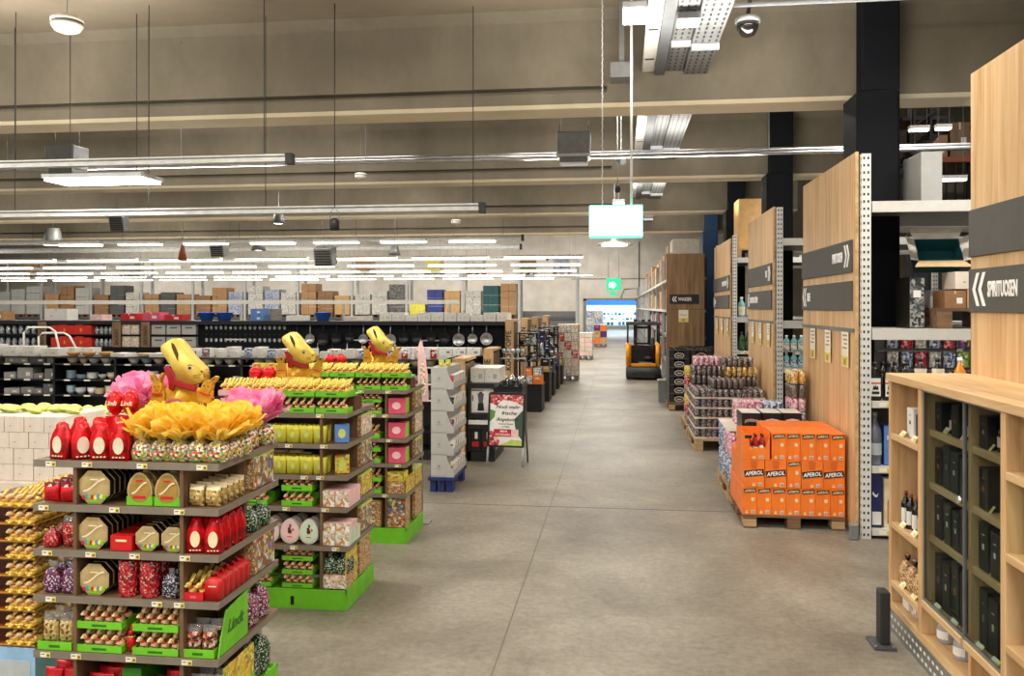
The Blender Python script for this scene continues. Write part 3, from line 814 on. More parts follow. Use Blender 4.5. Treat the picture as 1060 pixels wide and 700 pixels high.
part('card', MB().add([(0, 0, 0), (0, .24, 0), (0, .24, .172), (0, .06, .150), (0, .02, .06), (.004, 0, 0), (.004, .24, 0), (.004, .24, .172), (.004, .06, .150), (.004, .02, .06)],
     [(0, 1, 2, 3, 4), (9, 8, 7, 6, 5), (0, 5, 6, 1), (1, 6, 7, 2), (2, 7, 8, 3), (3, 8, 9, 4), (4, 9, 5, 0)]).mesh('c', 'green_card'), o)
part('lettering', text_mesh('Lindt', .062, 'green_dark', 1.0, .0006, .3), o, (.0052, .07, .065), rot=(0, 0, pi / 2))
# base level
z = .107
row_items('sweet_bag', m_pillow(.07, .05, .15, 'bag_red', 'red_foil'), 'red sweet bag', 'bag', [-2.09, -2.018], yf + .04, z, 3, .06, 'red sweet bags', 0, None, 'base level, nearest rack')
row_items('sweet_bag', m_pillow(.1, .05, .14, 'bag_red', 'red_foil'), 'wide red sweet bag', 'bag', [-1.9, -1.63], yf + .04, z, 3, .06, 'red sweet bags', 0, None, 'base level, nearest rack')
one('card_divider', m_box(.075, .22, .175, 'green_dark'), 'dark green card block in the base of the nearest rack', 'card block', (-1.765, yf + .12, z))
row_items('sweet_bag', m_pillow(.058, .05, .155, 'bag_brown', 'clear_wrap'), 'brown sweet bag', 'bag', [-1.52, -1.458], yf + .04, z, 3, .06, 'brown sweet bags', 0, None, 'base level, nearest rack')
o = thing('printed_card', 'yellow printed card over green, lowest at the right side of the nearest rack', 'card', (-1.414, yf + .01, z))
part('card', MB().box(0, .004, 0, .25, 0, .19).mesh('c', 'yellow_print'), o)
part('green_strip', MB().box(.004, .006, 0, .25, 0, .075).mesh('c', 'green_card'), o)
# aisle side of the nearest rack (right-hand cells, behind the front ones)
def side_box(x, y, z, w, d, h, face, L, side='tan_print'):
    o = thing('printed_carton', L, 'carton', (x, y, z))
    part('carton', MB().cb(0, 0, 0, w, d, h).mesh('c', side, .002), o)
    part('picture', MB().box(w / 2, w / 2 + .001, -d / 2 + .003, d / 2 - .003, .003, h - .003).mesh('p', face), o)
    part('edge_strip', MB().cb(0, 0, h - .012, w + .004, d + .004, .013).mesh('p', 'pale_green'), o)
side_box(-1.47, 3.255, ZS[3] + .002, .08, .19, .135, 'photo_print', 'picture printed carton on the fourth shelf, aisle side of the nearest rack')
row_items('egg_pouch', m_bag(.085, .08, .1, 'green_mix', 'clear_wrap', 0), 'clear pouch of green eggs, aisle side', 'bag', [-1.465], 3.19, ZS[2] + .002, 2, .1, 'pouches of green eggs', 0, None, W3)
side_box(-1.47, 3.255, ZS[1] + .002, .085, .2, .15, 'photo_print', 'tall picture printed carton on the second shelf, aisle side of the nearest rack')
row_items('egg_pouch', m_bag(.085, .085, .16, 'purple_mix', 'clear_wrap', 0), 'clear pouch of purple white eggs, aisle side', 'bag', [-1.468], 3.18, ZS[0] + .002, 2, .1, 'pouches of purple eggs on the side', 0, None, W1)
row_items('egg_pouch', m_bag(.09, .09, .185, 'green_mix', 'clear_wrap', 0), 'clear pouch of dark green eggs, aisle side', 'bag', [-1.47], 3.19, z, 2, .1, 'pouches of dark green eggs', 0, None, 'base level, nearest rack')

# ------------------------------------------------------------------ middle rack (front y 4.28)
yf = 4.286; rk = 'middle'
z = ZS[4] + .002
xs4 = [-2.055, -1.875, -1.69, -1.51]
cols = ['pink_card', 'pink_card', 'green_card', 'green_card']
for i, x in enumerate(xs4):
    bunny_tray(rk, 'top', x, yf, z, 4, 1, cols[i], 'lower ' + fl(i, 4), 'milk', .026, .172)
    one('tray_support', m_box(.165, .14, .07, 'choc'), 'dark card block behind the %s lower bunny tray, top of middle rack' % fl(i, 4), 'card block', (x, yf + .20, z))
    one('tray_board', m_box(.172, .26, .004, 'pink_card' if i < 2 else 'green_card'), 'thin card board under the %s upper bunny tray, middle rack' % fl(i, 4), 'card board', (x, yf + .135, z + .0825))
    bunny_tray(rk, 'top', x, yf, z + .088, 4, 3, cols[i], 'upper ' + fl(i, 4), 'light', .026, .172)
big_bunny((-1.835, 4.62, ZS[4] + .002), 'large gold card bunny on the middle chocolate rack', 1.1, .87)
for i, x in enumerate((-2.06, -1.98)):
    o = thing('red_foil_egg', 'red foil heart shaped egg behind the pink trays, %s of two' % ['left', 'right'][i], 'foil egg', (x, 4.58, ZS[4] + .002), 0)
    part('stand', MB().cb(0, 0, 0, .05, .05, .15).mesh('stand', 'red_foil'), o)
    part('egg', MB().ell((0, 0, .185), (.042, .03, .038), 0, 12, 8).mesh('egg', 'red_foil'), o)
one('yellow_sign_card', m_printed(.26, .02, .235, 'yellow_print', 'price_yellow', 'cream'), 'yellow printed card standing behind the red foil eggs, middle rack', 'card', (-1.985, 4.665, ZS[4] + .002))
def yellow_bag(x, y, z, L, grp):
    o = thing('yellow_bag', L, 'bag', (x, y, z), R.uniform(-.15, .15), grp)
    q = MB().prism([(-.032, 0), (.032, 0), (.034, .07), (.036, .095), (.028, .088), (.014, .094), (-.002, .086), (-.016, .094), (-.03, .087), (-.036, .095), (-.034, .07)], -.022, .022)
    part('bag', q.mesh('yb', 'yellow_bag', .003, 2), o)
    part('motif', MB().ell((0, -.023, .042), (.014, .0015, .018), 0, 8, 6).ell((-.006, -.0235, .066), (.004, .001, .012), 0, 6, 5).ell((.007, -.0235, .066), (.004, .001, .012), 0, 6, 5).mesh('mo', 'pale_green'), o)
for lv in (3, 2):
    z = ZS[lv] + .002
    for i in range(6):
        for k in range(2):
            yellow_bag(-2.09 + .004 + i * .0735 + .14, yf + .03 + k * .055, z, 'yellow bunny print bag, %s, %s row, %s shelf, middle rack' % (fl(i, 6), ['front', 'back'][k], SHELF[lv]), 'yellow bags on the middle rack')
row_items('round_lid_tin', MB().lathe([(.04, 0), (.042, .003), (.042, .012), (.038, .014)], 14).mesh('tin', 'pale_pink'), 'flat pale pink tin lying on the yellow bags', 'tin', [-1.93, -1.84, -1.75], yf + .135, ZS[2] + .099, 1, .1, 'pink tins', 0, None, 'third shelf, middle rack')
one('box_row', m_box(.33, .05, .096, 'yellow_bag'), 'long yellow card box behind the yellow bags, third shelf, middle rack', 'carton', (-1.83, yf + .15, ZS[2] + .002))
o = thing('blue_card_bag', 'light blue card bag at right end of the fourth shelf, middle rack', 'bag', (-1.468, yf + .05, ZS[3] + .002), .3)
part('bag', m_box(.075, .03, .1, 'blue_light', .003), o); part('motif', m_oval(.04, .05, 'pale_green'), o, (0, -.0155, .05))
o = thing('yellow_card_bag', 'yellow printed card bag at right end of the third shelf, middle rack', 'bag', (-1.47, yf + .06, ZS[2] + .002), .3)
part('bag', m_box(.075, .03, .1, 'yellow_print', .003), o); part('motif', m_oval(.04, .05, 'pale_green'), o, (0, -.0155, .05))
z = ZS[1] + .002
for i, x in enumerate((-1.95, -1.70)):
    for tq in range(2):
        bunny_tray(rk, 'second', x, yf, z + tq * .082, 4, 2 if tq else 1, 'green_card', ['lower', 'upper'][tq] + [' left', ' right'][i], 'milk', .028, .17)
    one('tray_support', m_box(.165, .06, .054, 'green_card'), 'green card block between bunny trays, %s stack, second shelf, middle rack' % ['left', 'right'][i], 'card block', (x, yf + .14, z))
    one('tray_board', m_box(.17, .15, .003, 'green_card'), 'green board under the %s upper bunny tray, second shelf, middle rack' % ['left', 'right'][i], 'card board', (x, yf + .078, z + .0785))
row_items('flower_box', m_printed(.075, .06, .085, 'flower_print', 'pale_pink', 'pale_pink'), 'flower printed pale pink box', 'gift box', [-1.53, -1.452], yf + .035, z, 3, .068, 'flower printed boxes', 0, None, 'second shelf, middle rack')
z = ZS[0] + .002
for i, x in enumerate((-1.858, -1.745, -1.64)):
    for k in range(3):
        one('egg_box', m_eggbox(.104, .134, .03, ['pale_pink', 'pale_pink', 'mint'][i], 'offwhite', 'bunny'), '%s egg shaped box with bunny picture, %s, %s in row, bottom shelf' % (['pink', 'pink', 'mint'][i], fl(i, 3), 'front' if k == 0 else nth(k)), 'gift box', (x + .008 * k, yf + .016 + k * .055, z), 0, 'egg shaped bunny boxes')
row_items('flower_box', m_printed(.075, .06, .075, 'flower_print', 'mint', 'offwhite'), 'small flower printed box', 'gift box', [-1.53, -1.452], yf + .035, z, 3, .068, 'flower printed boxes', 0, None, 'bottom shelf, middle rack')
row_items('flower_box', m_printed(.075, .06, .04, 'flower_print', 'pale_pink', 'offwhite'), 'small flower printed box lying on top', 'gift box', [-1.53, -1.452], yf + .045, z + .0755, 2, .068, 'flower printed boxes', 0, None, 'bottom shelf, middle rack')
z = .107
for i, x in enumerate((-1.93, -1.70)):
    for tq in range(3):
        bunny_tray(rk, 'base', x, yf + .006, z + tq * .072, 4, 1, 'green_card', ['lowest', 'central', 'upmost'][tq] + [' left', ' right'][i], 'milk', .022, .17)
row_items('small_egg_bag', m_bag(.075, .06, .11, 'green_mix', 'clear_wrap', 0), 'clear bag of dark wrapped sweets', 'bag', [-1.53, -1.46], yf + .045, z + .075, 2, .065, 'bags of dark sweets', 0, None, 'base of middle rack')
one('sweet_tray', m_printed(.14, .13, .074, 'flower_print', 'tan_print', 'cream'), 'open printed tray under the dark sweet bags, base of middle rack', 'tray', (-1.5, yf + .075, z))
side_box(-1.467, 4.63, z, .07, .2, .2, 'tan_print', 'brown printed carton on the base, aisle side of the middle rack')
one('printed_card', MB().box(-.002, .002, -.1, .1, 0, .19).mesh('c', 'yellow_print'), 'yellow printed card at the right of the base, middle rack', 'card', (-1.436, yf + .11, z))
for lv, f, h in ((3, 'flower_print', .12), (2, 'photo_print', .14), (1, 'yellow_print', .12), (0, 'photo_print', .15)):
    side_box(-1.467, 4.65, ZS[lv] + .002, .075, .2, h, f, '%s printed carton on the %s shelf, aisle side of the middle rack' % (f.split('_')[0], SHELF[lv]))

# ------------------------------------------------------------------ farthest rack (front y 5.53)
yf = 5.536; rk = 'farthest'; z = ZS[4] + .002
for i, x in enumerate(xs4):
    bunny_tray(rk, 'top', x, yf, z, 4, 1, 'green_card', 'lower ' + fl(i, 4), 'milk', .026, .172)
    one('tray_support', m_box(.165, .14, .07, 'choc'), 'dark card block behind the %s lower bunny tray, top of farthest rack' % fl(i, 4), 'card block', (x, yf + .20, z))
    one('tray_board', m_box(.172, .26, .004, 'green_card'), 'thin card board under the %s upper bunny tray, farthest rack' % fl(i, 4), 'card board', (x, yf + .135, z + .0825))
    bunny_tray(rk, 'top', x, yf, z + .088, 4, 3, 'green_card', 'upper ' + fl(i, 4), 'light', .026, .172)
big_bunny((-1.72, 5.86, ZS[4] + .002), 'large gold card bunny on the farthest chocolate rack', 1.05, .88)
for i, x in enumerate((-2.06, -1.98)):
    o = thing('red_foil_egg', 'red foil egg beside the farthest gold bunny, %s of two' % ['left', 'right'][i], 'foil egg', (x, 5.83, ZS[4] + .002), 0)
    part('stand', MB().cb(0, 0, 0, .05, .05, .15).mesh('stand', 'red_foil'), o)
    part('egg', MB().ell((0, 0, .185), (.042, .03, .038), 0, 12, 8).mesh('egg', 'red_foil'), o)
def pink_box(x, y, z, L):
    o = thing('pink_gift_box', L, 'gift box', (x, y, z))
    part('box', m_box(.12, .11, .105, 'pink_hot', .003), o)
    part('medallion', m_oval(.06, .05, 'pale_pink'), o, (0, -.0555, .055))
    part('green_side', MB().box(.0605, .0612, -.05, .05, .005, .1).mesh('gs', 'lime'), o)
for lv in (3, 2, 1):
    pink_box(-1.495, yf + .06, ZS[lv] + .002, 'pink gift box with pale medallion, %s shelf, farthest rack' % SHELF[lv])
z = ZS[3] + .002
for i, x in enumerate((-1.9, -1.685)):
    for tq in range(2): bunny_tray(rk, 'fourth', x, yf, z + tq * .077, 4, 1, 'green_card', ['lower', 'upper'][tq] + [' left', ' right'][i], 'milk', .02, .17)
for i, x in enumerate((-1.9, -1.685)):
    bunny_tray(rk, 'third', x, yf, ZS[2] + .002, 3, 2, 'green_card', ['left', 'right'][i], 'milk', .03, .15)
    for tq in range(2): bunny_tray(rk, 'second', x, yf, ZS[1] + .002 + tq * .078, 3, 1, 'green_card', ['lower', 'upper'][tq] + [' left', ' right'][i], 'milk', .028, .16)
    for tq in range(2): bunny_tray(rk, 'bottom', x, yf, ZS[0] + .002 + tq * .08, 4, 1, 'green_card', ['lower', 'upper'][tq] + [' left', ' right'][i], 'milk', .026, .17)
    for tq in range(3):
        one('tan_carton', m_printed(.16, .1, .06, 'tan_print', 'brown_box', 'cream'), 'tan printed carton, %s of three, %s stack on the base, farthest rack' % (['lowest', 'middle', 'topmost'][tq], ['left', 'right'][i]), 'carton', (x, yf + .062, .107 + tq * .0605))
one('tan_carton', m_printed(.12, .1, .085, 'tan_print', 'brown_box', 'cream'), 'tan printed carton at right of the bottom shelf, farthest rack', 'carton', (-1.5, yf + .055, ZS[0] + .002))
one('yellow_carton', m_printed(.12, .1, .06, 'yellow_print', 'yellow_bag', 'cream'), 'yellow printed carton on the tan one, bottom shelf, farthest rack', 'carton', (-1.5, yf + .055, ZS[0] + .088))
one('picture_carton', m_printed(.13, .12, .21, 'photo_print', 'tan_print', 'photo_print'), 'picture printed carton on the base at right, farthest rack', 'carton', (-1.497, yf + .067, .107))
one('printed_card', MB().box(-.002, .002, -.12, .12, 0, .11).mesh('c', 'yellow_print'), 'yellow printed card at right of the bottom shelf, farthest rack', 'card', (-1.432, yf + .13, ZS[0] + .002))
side_box(-1.467, 5.91, .107, .07, .2, .2, 'tan_print', 'brown printed carton on the base, aisle side of the farthest rack')
for lv, f, h in ((3, 'photo_print', .13), (2, 'flower_print', .14), (1, 'photo_print', .13), (0, 'yellow_print', .12)):
    side_box(-1.467, 5.9, ZS[lv] + .002, .075, .2, h, f, '%s printed carton on the %s shelf, aisle side of the farthest rack' % (f.split('_')[0], SHELF[lv]))
o = thing('pink_egg_banner', 'tall narrow pink printed banner beside the farthest chocolate rack', 'banner', (-1.45, 6.10, 0))
part('pole', MB().tube([(0, 0, 0.012), (0, 0, 1.35)], .006, 6).mesh('p', 'grey_mid'), o)
part('foot', MB().cb(0, 0, 0, .12, .12, .012).mesh('p', 'grey_mid'), o)
part('banner_face', MB().prism([(-.03, .9), (.05, .9), (.045, 1.1), (.02, 1.28), (-.01, 1.36), (-.03, 1.3)], -.012, -.008).mesh('b', 'pale_pink'), o)
part('banner_print', MB().prism([(-.015, .95), (.035, .95), (.03, 1.1), (.008, 1.2), (-.012, 1.15)], -.0135, -.012).mesh('b', 'flower_print'), o)

# ------------------------------------------------------------------ stepped column of gold bunnies at the far left
bx, by, bz = -2.36, 3.07, .257
one('blue_plinth_box', MB().cb(0, 0, 0, .34, .36, .252).cb(0, -.1806, .1, .3, .001, .1, 1).mesh('plinth', ['sky_box', 'bowl_grey'], .004), 'light blue box under the column of gold bunnies, far left', 'plinth box', (-2.455, 3.23, .001))
TR = ['lowest', 'second', 'third', 'fourth', 'fifth', 'sixth', 'seventh', 'eighth', 'top']
for tq in range(9):
    zz = .257 + tq * .0685
    one('gold_tray', MB().cb(0, 0, 0, .34, .36, .003).cb(0, -.1795, .003, .34, .001, .006, 1).cb(.1695, 0, .003, .001, .36, .006, 1).cb(-.03, .03, .003, .27, .27, .05 if tq < 8 else .003, 2).mesh('gt', ['rust', 'gold_card', 'choc']), 'gold card tray of the bunny column, %s tier' % TR[tq], 'tray', (-2.455, 3.23, zz), 0, 'gold trays of the bunny column')
    for r_ in range(8):
        for i in range(4):
            if not (r_ == 0 or i == 3 or (tq == 8 and i > 0)): continue
            if tq < 8 and r_ == 0 and i == 0: continue
            one('gold_bunny', m_bunny('gold'), 'gold bunny, %s, %s row, %s tier of the far left column' % (fl(i, 4), 'front' if r_ == 0 else nth(r_), TR[tq]), 'chocolate bunny',
                (-2.455 + (i - 1.5) * .042 + .085, 3.07 + r_ * .044 + .005, zz + .0032), -.6 + R.uniform(-.1, .1), 'gold bunnies in the far left column', None, (1.25, 1.2, .84))
# ------------------------------------------------------------------ white carton stack behind it
@cached
def m_carton(w, d, h, mt, tape, lab):
    b = MB().cb(0, 0, 0, w, d, h, 0)
    b.cb(0, 0, h, w * .99, .03, .0008, 1)
    b.cb(0, -d / 2 - .0004, h * .8, w * .1, .0008, h * .2, 1)
    b.cb(w * .2, -d / 2 - .0008, h * .25, w * .28, .0008, h * .34, 2)
    b.cb(-w * .2, -d / 2 - .0008, h * .36, w * .07, .0008, h * .06, 3)
    return b.mesh('carton', [mt, tape, lab, 'grey_dark'], min(w, d, h) * .012)
wc = m_carton(.1205, .2, .0905, 'carton_white', 'offwhite', 'carton_white')
one('stack_plinth', m_box(1.0, .7, .6, 'carton_white', .004), 'large pale carton block under the white carton stack, far left', 'carton', (-3.32, 4.75, 0))
for lv in range(4):
    n = [7, 7, 6, 5][lv]
    for i in range(n):
        for k in range(2 if lv == 3 else 1):
            one('white_carton', wc, 'small white carton, %s, layer %s%s, white stack far left' % (fl(i, n), ['one', 'two', 'three', 'four'][lv], ' back row' if k else ''), 'carton', (-3.82 + .062 + .02 + i * .1255 + [.08, .08, .05, .02][lv], 4.55 + k * .203, .601 + lv * .0925), R.uniform(-.01, .01), 'small white cartons far left')
for i in range(11):
    one('egg_pack', m_pillow(.085, .05, .07, 'pale_green', 'yellow_bag'), 'pale green sweet pack lying on the white cartons, %s' % fl(i, 11), 'bag', (-3.76 + i * .058, 4.52 + R.uniform(0, .16), .601 + .37 + .02), 0, 'pale green packs on the white cartons', (-1.45, R.uniform(-.3, .3), R.uniform(-.6, .6)))
for i in range(7):
    one('egg_pack', m_pillow(.085, .05, .07, 'pale_green', 'lime'), 'green sweet pack behind the white cartons, %s' % fl(i, 7), 'bag', (-3.4 + i * .075, 4.98, .601 + .33), 0, 'pale green packs behind the white cartons', (-1.2, R.uniform(-.3, .3), R.uniform(-.6, .6)))
one('back_plinth', m_box(.7, .22, .31, 'carton_white', .003), 'white carton block carrying green packs, behind the white stack', 'carton', (-3.2, 4.98, .601))
# ================================================================== kitchenware area, left
@cached
def m_bowl(r, h, mt):
    return MB().lathe([(r * .45, 0), (r * .5, .004), (r * .8, h * .45), (r, h), (r * .95, h), (r * .74, h * .45), (0, .008)], 14).mesh('bowl', mt)
@cached
def m_plates(r, n, mt):
    b = MB()
    for k in range(n):
        z = k * .011
        b.lathe([(r * .55, z), (r, z + .012), (r, z + .016), (r * .5, z + .006), (0, z + .006)], 14)
    return b.mesh('plates', mt)
@cached
def m_bowls(r, n, mt):
    b = MB()
    for k in range(n):
        z = k * .022
        b.lathe([(r * .5, z), (r * .8, z + .022), (r, z + .05), (r * .96, z + .05), (r * .7, z + .022), (0, z + .01)], 14)
    return b.mesh('bowls', mt)
@cached
def m_pot(r, h):
    b = MB().lathe([(0, 0), (r, 0), (r, h), (r * 1.04, h + .004), (r * .9, h + .012), (r * .3, h + .028), (0, h + .03)], 16)
    b.lathe([(.006, h + .028), (.012, h + .042), (0, h + .05)], 8)
    for s in (-1, 1): b.tube([(s * r, -.025, h * .75), (s * (r + .025), -.022, h * .78), (s * (r + .025), .022, h * .78), (s * r, .025, h * .75)], .005, 5)
    return b.mesh('pot', 'chrome')
@cached
def m_pan(r, mt, rim):
    """frying pan hanging by its handle, face to the front"""
    b = MB()
    n0 = len(b.v)
    b.lathe([(0, 0), (r * .85, 0), (r, .035), (r * .97, .035), (r * .82, .006), (0, .006)], 16, 0, ms=[0, 0, 1, 1, 2])
    b.xf(n0, Matrix.Translation((0, 0, -r)) @ Matrix.Rotation(radians(90), 4, 'X'))
    b.tube([(0, -.02, -.01), (0, -.03, .05), (0, -.012, .17)], [.009, .011, .008], 6, 1)
    return b.mesh('pan', [mt, rim, rim])
@cached
def m_glassjar(r, h):
    return MB().lathe([(r * .8, 0), (r, .01), (r, h * .7), (r * .7, h * .86), (r * .75, h), (r * .6, h), (r * .6, h * .86), (r * .9, h * .68), (r * .9, .015), (0, .012)], 12).mesh('jar', 'glassware')
@cached
def m_wineglass(r, h):
    return MB().lathe([(r * .8, 0), (r * .1, .006), (r * .1, h * .45), (r * .8, h * .6), (r, h * .8), (r * .85, h), (r * .8, h), (r * .9, h * .8), (r * .7, h * .62), (0, h * .5)], 10).mesh('glass', 'glassware')

# low black gondola with crockery
TGA = MB().cb(0, 0, 0, .075, .002, .016).mesh('tg', 'price_white')
GX0, GX1, GY = -8.42, -1.80, 8.6
t = thing('low_shelving', 'long low black shelving full of crockery behind the chocolate racks', 'shelving', ((GX0 + GX1) / 2, GY + .4, 0))
hw = (GX1 - GX0) / 2
part('back_panel', MB().box(-hw, hw, -.01, .01, .1, 1.05).mesh('p', 'black'), t)
part('plinth', MB().box(-hw, hw, -.39, .39, 0, .1).mesh('p', 'black'), t)
for z in (.3, .63, .80, .975, 1.05):
    s = part('shelf', MB().box(-hw, hw, -.4, .4, z - .014, z).mesh('s', 'black_satin'), t)
    if .6 < z < 1.0:
        for k in range(27): part('price_tag', TGA, s, (-hw + .2 + k * .24, -.402, z - .016))
k = 0
x = GX0
bays = []
while x < GX1 - .1:
    bays.append((x, min(x + .73, GX1))); part('post', MB().box(-.012, .012, -.4, .4, 0, 1.05).mesh('p', 'black_satin'), t, (x + .01 - (GX0 + GX1) / 2, 0, 0)); x += .73
part('post', MB().box(-.012, .012, -.4, .4, 0, 1.05).mesh('p', 'black_satin'), t, (hw - .012, 0, 0))
BN = ['first', 'second', 'third', 'fourth', 'fifth', 'sixth', 'seventh', 'eighth', 'ninth', 'tenth']
SN = {.63: 'lower', .80: 'middle', .975: 'upper'}
for bi, (a, c) in enumerate(bays):
    for z in (.63, .80, .975):
        px = a + .09; j = 0
        while px < c - .07:
            wq = R.choice([.11, .13, .15]) if bi > 2 else R.choice([.12, .16, .2])
            if px + wq / 2 > c - .02: break
            where = 'item %s on the %s shelf, %s bay of the low black shelving' % (nth(j), SN[z], BN[bi])
            y = GY + .1 + R.uniform(0, .03)
            if R.random() < (.2 if z < .9 else .03): px += wq; continue
            if bi <= 2:
                h = R.uniform(.06, .13 if z < .9 else .07)
                one('grey_carton', m_carton(round(wq * .9, 2), .16, round(h, 2), R.choice(['stone_grey', 'grey_mid', 'grey_dark']), 'grey_mid', 'offwhite'), 'grey cardboard carton, ' + where, 'carton', (px + wq / 2, y + .02, z + .001), R.uniform(-.1, .1), 'grey cartons on the black shelving')
            else:
                q = R.random(); mt = R.choice(['porcelain', 'bowl_grey', 'bowl_cream', 'bowl_blue', 'bowl_grey', 'bowl_cream'])
                if z > .9: one('bowl', m_bowl(round(wq * .46, 3), .06, 'bowl_cream' if bi > 4 else mt), 'bowl, ' + where, 'bowl', (px + wq / 2, y, z + .001), 0, 'bowls on the black shelving')
                elif q < .5: one('stacked_plates', m_plates(round(wq * .48, 3), R.choice([4, 6, 8]), mt), 'stack of plates, ' + where, 'plates', (px + wq / 2, y, z + .001), 0, 'plates on the black shelving')
                else: one('stacked_bowls', m_bowls(round(wq * .46, 3), R.choice([1, 2, 3]), mt), 'nested bowls, ' + where, 'bowls', (px + wq / 2, y, z + .001), 0, 'nested bowls on the black shelving')
            px += wq; j += 1
# things lying on top of the low shelving
j = 0; px = GX0 + .1
while px < GX1 - .2:
    if px < -6.3: o = m_carton(R.choice([.16, .2]), .2, R.choice([.09, .11, .13]), 'white', 'offwhite', 'offwhite'); nm, dsc, w_ = 'white_carton', 'white carton', .21
    elif px < -5.6: o = R.choice([m_plates(.08, 4, 'pale_pink'), m_plates(.085, 5, 'bowl_cream'), m_bowl(.08, .05, 'tan_box')]); nm, dsc, w_ = 'dish', 'pinkish dish', .17
    elif px < -4.9: o = R.choice([m_plates(.085, 3, 'bowl_cream'), m_box(.18, .2, .04, 'white'), m_bowl(.07, .05, 'bowl_blue')]); nm, dsc, w_ = 'tableware', 'piece of tableware', .19
    else: o = m_printed(R.choice([.07, .09, .11]), .1, R.choice([.07, .09, .1]), R.choice(['wrap_blue', 'purple_mix', 'white', 'flower_print', 'bag_red']), 'white', 'white'); nm, dsc, w_ = 'small_carton', 'small printed carton', .12
    one(nm, o, '%s, %s along the top of the low black shelving' % (dsc, nth(j)), 'carton' if 'carton' in nm else 'tableware', (px + w_ / 2, GY + .14 + R.uniform(-.02, .02), 1.051), R.uniform(-.1, .1), 'things on top of the low shelving')
    if R.random() < .6:
        one('small_carton', m_carton(round(w_ * .8, 2), .16, R.choice([.06, .08, .1]), 'white', 'offwhite', 'offwhite'), 'white carton at the back, %s along the top of the low black shelving' % nth(j), 'carton', (px + w_ / 2, GY + .45, 1.051), 0, 'cartons at the back of the low shelving')
    px += w_ + R.uniform(.01, .05); j += 1
o = thing('white_tube_rack', 'white tubular metal rack standing on the low shelving at far left', 'rack', (-6.75, 9.15, 1.051))
for k, (xa, h) in enumerate(((0, .31), (.1, .24))):
    part('hoop', MB().tube([(-.25 + xa, k * .12, 0), (-.25 + xa, k * .12, h * .8), (-.2 + xa, k * .12, h), (.08 + xa, k * .12, h), (.15 + xa, k * .12, h * .85), (.22 + xa * 1.5, k * .12, 0)], .012, 6).mesh('h', 'white'), o)
part('cross_bar', MB().tube([(-.25, 0, .02), (-.15, .12, .02)], .01, 6).mesh('h', 'white'), o)

# shorter black gondola behind, near the aisle
def end_panel(x, y, h, text, L, depth=.6, w=.13):
    t = thing('wooden_end_panel', L, 'end panel', (x, y, 0))
    part('front_board', MB().box(-w, 0, 0, .03, 0, h).mesh('b', 'oak'), t)
    part('side_board', MB().box(-.03, 0, .03, depth, .0, h - .03).mesh('b', 'brown_board'), t)
    part('top_board', MB().box(-w, .02, .0, depth, h, h + .03).mesh('b', 'oak_shelf'), t)
    me = text_mesh(text, .12, 'sign_dark', .9, .001)
    part('lettering', me, t, (-w * .3, -.002, h * .98 - .1 * len(text) if False else max(.25, h - .08 - .077 * len(text))), rot=(0, -pi / 2, 0))
    return t
end_panel(-1.575, 8.5, 1.04, 'PORZELLAN', 'light wooden end panel with upright dark lettering, nearest on the left of the aisle')
end_panel(-1.655, 11.0, 1.02, 'KÜCHE', 'light wooden end panel, second from the front on the left of the aisle')
for y, tx, nm in ((13.15, 'KOCHTÖPFE', 'third'), (15.2, 'PFANNEN', 'fourth'), (17.2, 'GLAS', 'fifth'), (19.6, 'BAR', 'sixth')):
    end_panel(-1.655, y, 1.37, tx, 'tall light wooden end panel, %s from the front on the left of the aisle' % nm)
t = thing('low_shelving', 'short low black shelving with white boxes behind the second wooden panel', 'shelving', (-2.5, 11.4, 0))
part('body', MB().box(-.7, .7, -.35, .35, 0, .1).box(-.7, .7, -.01, .01, .1, .95).mesh('p', 'black'), t)
for z in (.3, .5, .72, .95): part('shelf', MB().box(-.7, .7, -.36, .36, z - .015, z).mesh('s', 'black_satin'), t)
for i in range(7):
    one('white_carton', m_carton(.18, .2, .1, 'white', 'offwhite', 'grey_mid'), 'white carton, %s in the row on the short low shelving' % fl(i, 7), 'carton', (-3.08 + i * .19, 11.2, .951), 0, 'white cartons on the short low shelving')
    one('white_carton', m_carton(.17, .2, .12, 'grey_box', 'offwhite', 'white'), 'grey white carton, %s on the upper shelf of the short shelving' % fl(i, 7), 'carton', (-3.08 + i * .19, 11.2, .721), 0, 'grey cartons on the short low shelving')

# tall back gondola with red boxes, glass and hanging pans
CY = 13.2; CX0, CX1 = -11.6, -1.80; cxm = (CX0 + CX1) / 2; hw = (CX1 - CX0) / 2
t = thing('tall_shelving', 'long tall black shelving with red boxes, glassware and hanging pans', 'shelving', (cxm, CY + .4, 0))
part('back_panel', MB().box(-hw, hw, -.02, .02, .1, 1.36).mesh('p', 'black'), t)
part('pan_wall', MB().box(-.55, hw, -.30, -.27, .1, 1.36).mesh('p', 'column_black'), t, label='black pegboard wall for pans')
part('plinth', MB().box(-hw, hw, -.39, .39, 0, .1).mesh('p', 'black'), t)
part('top_board', MB().box(-hw, hw, -.4, .4, 1.35, 1.37).box(-hw, hw, -.41, -.4, 1.31, 1.37).mesh('p', 'black_satin'), t)
for z in (.72, .93, 1.14): part('shelf', MB().box(-hw, -.56, -.4, .4, z - .014, z).mesh('s', 'black_satin'), t)
for k in range(8): part('price_rail', MB().cb(0, 0, 0, .34, .004, .02).mesh('pr', 'white'), t, (-.2 + k * .55, -.306, [.80, 1.05][k % 2]))
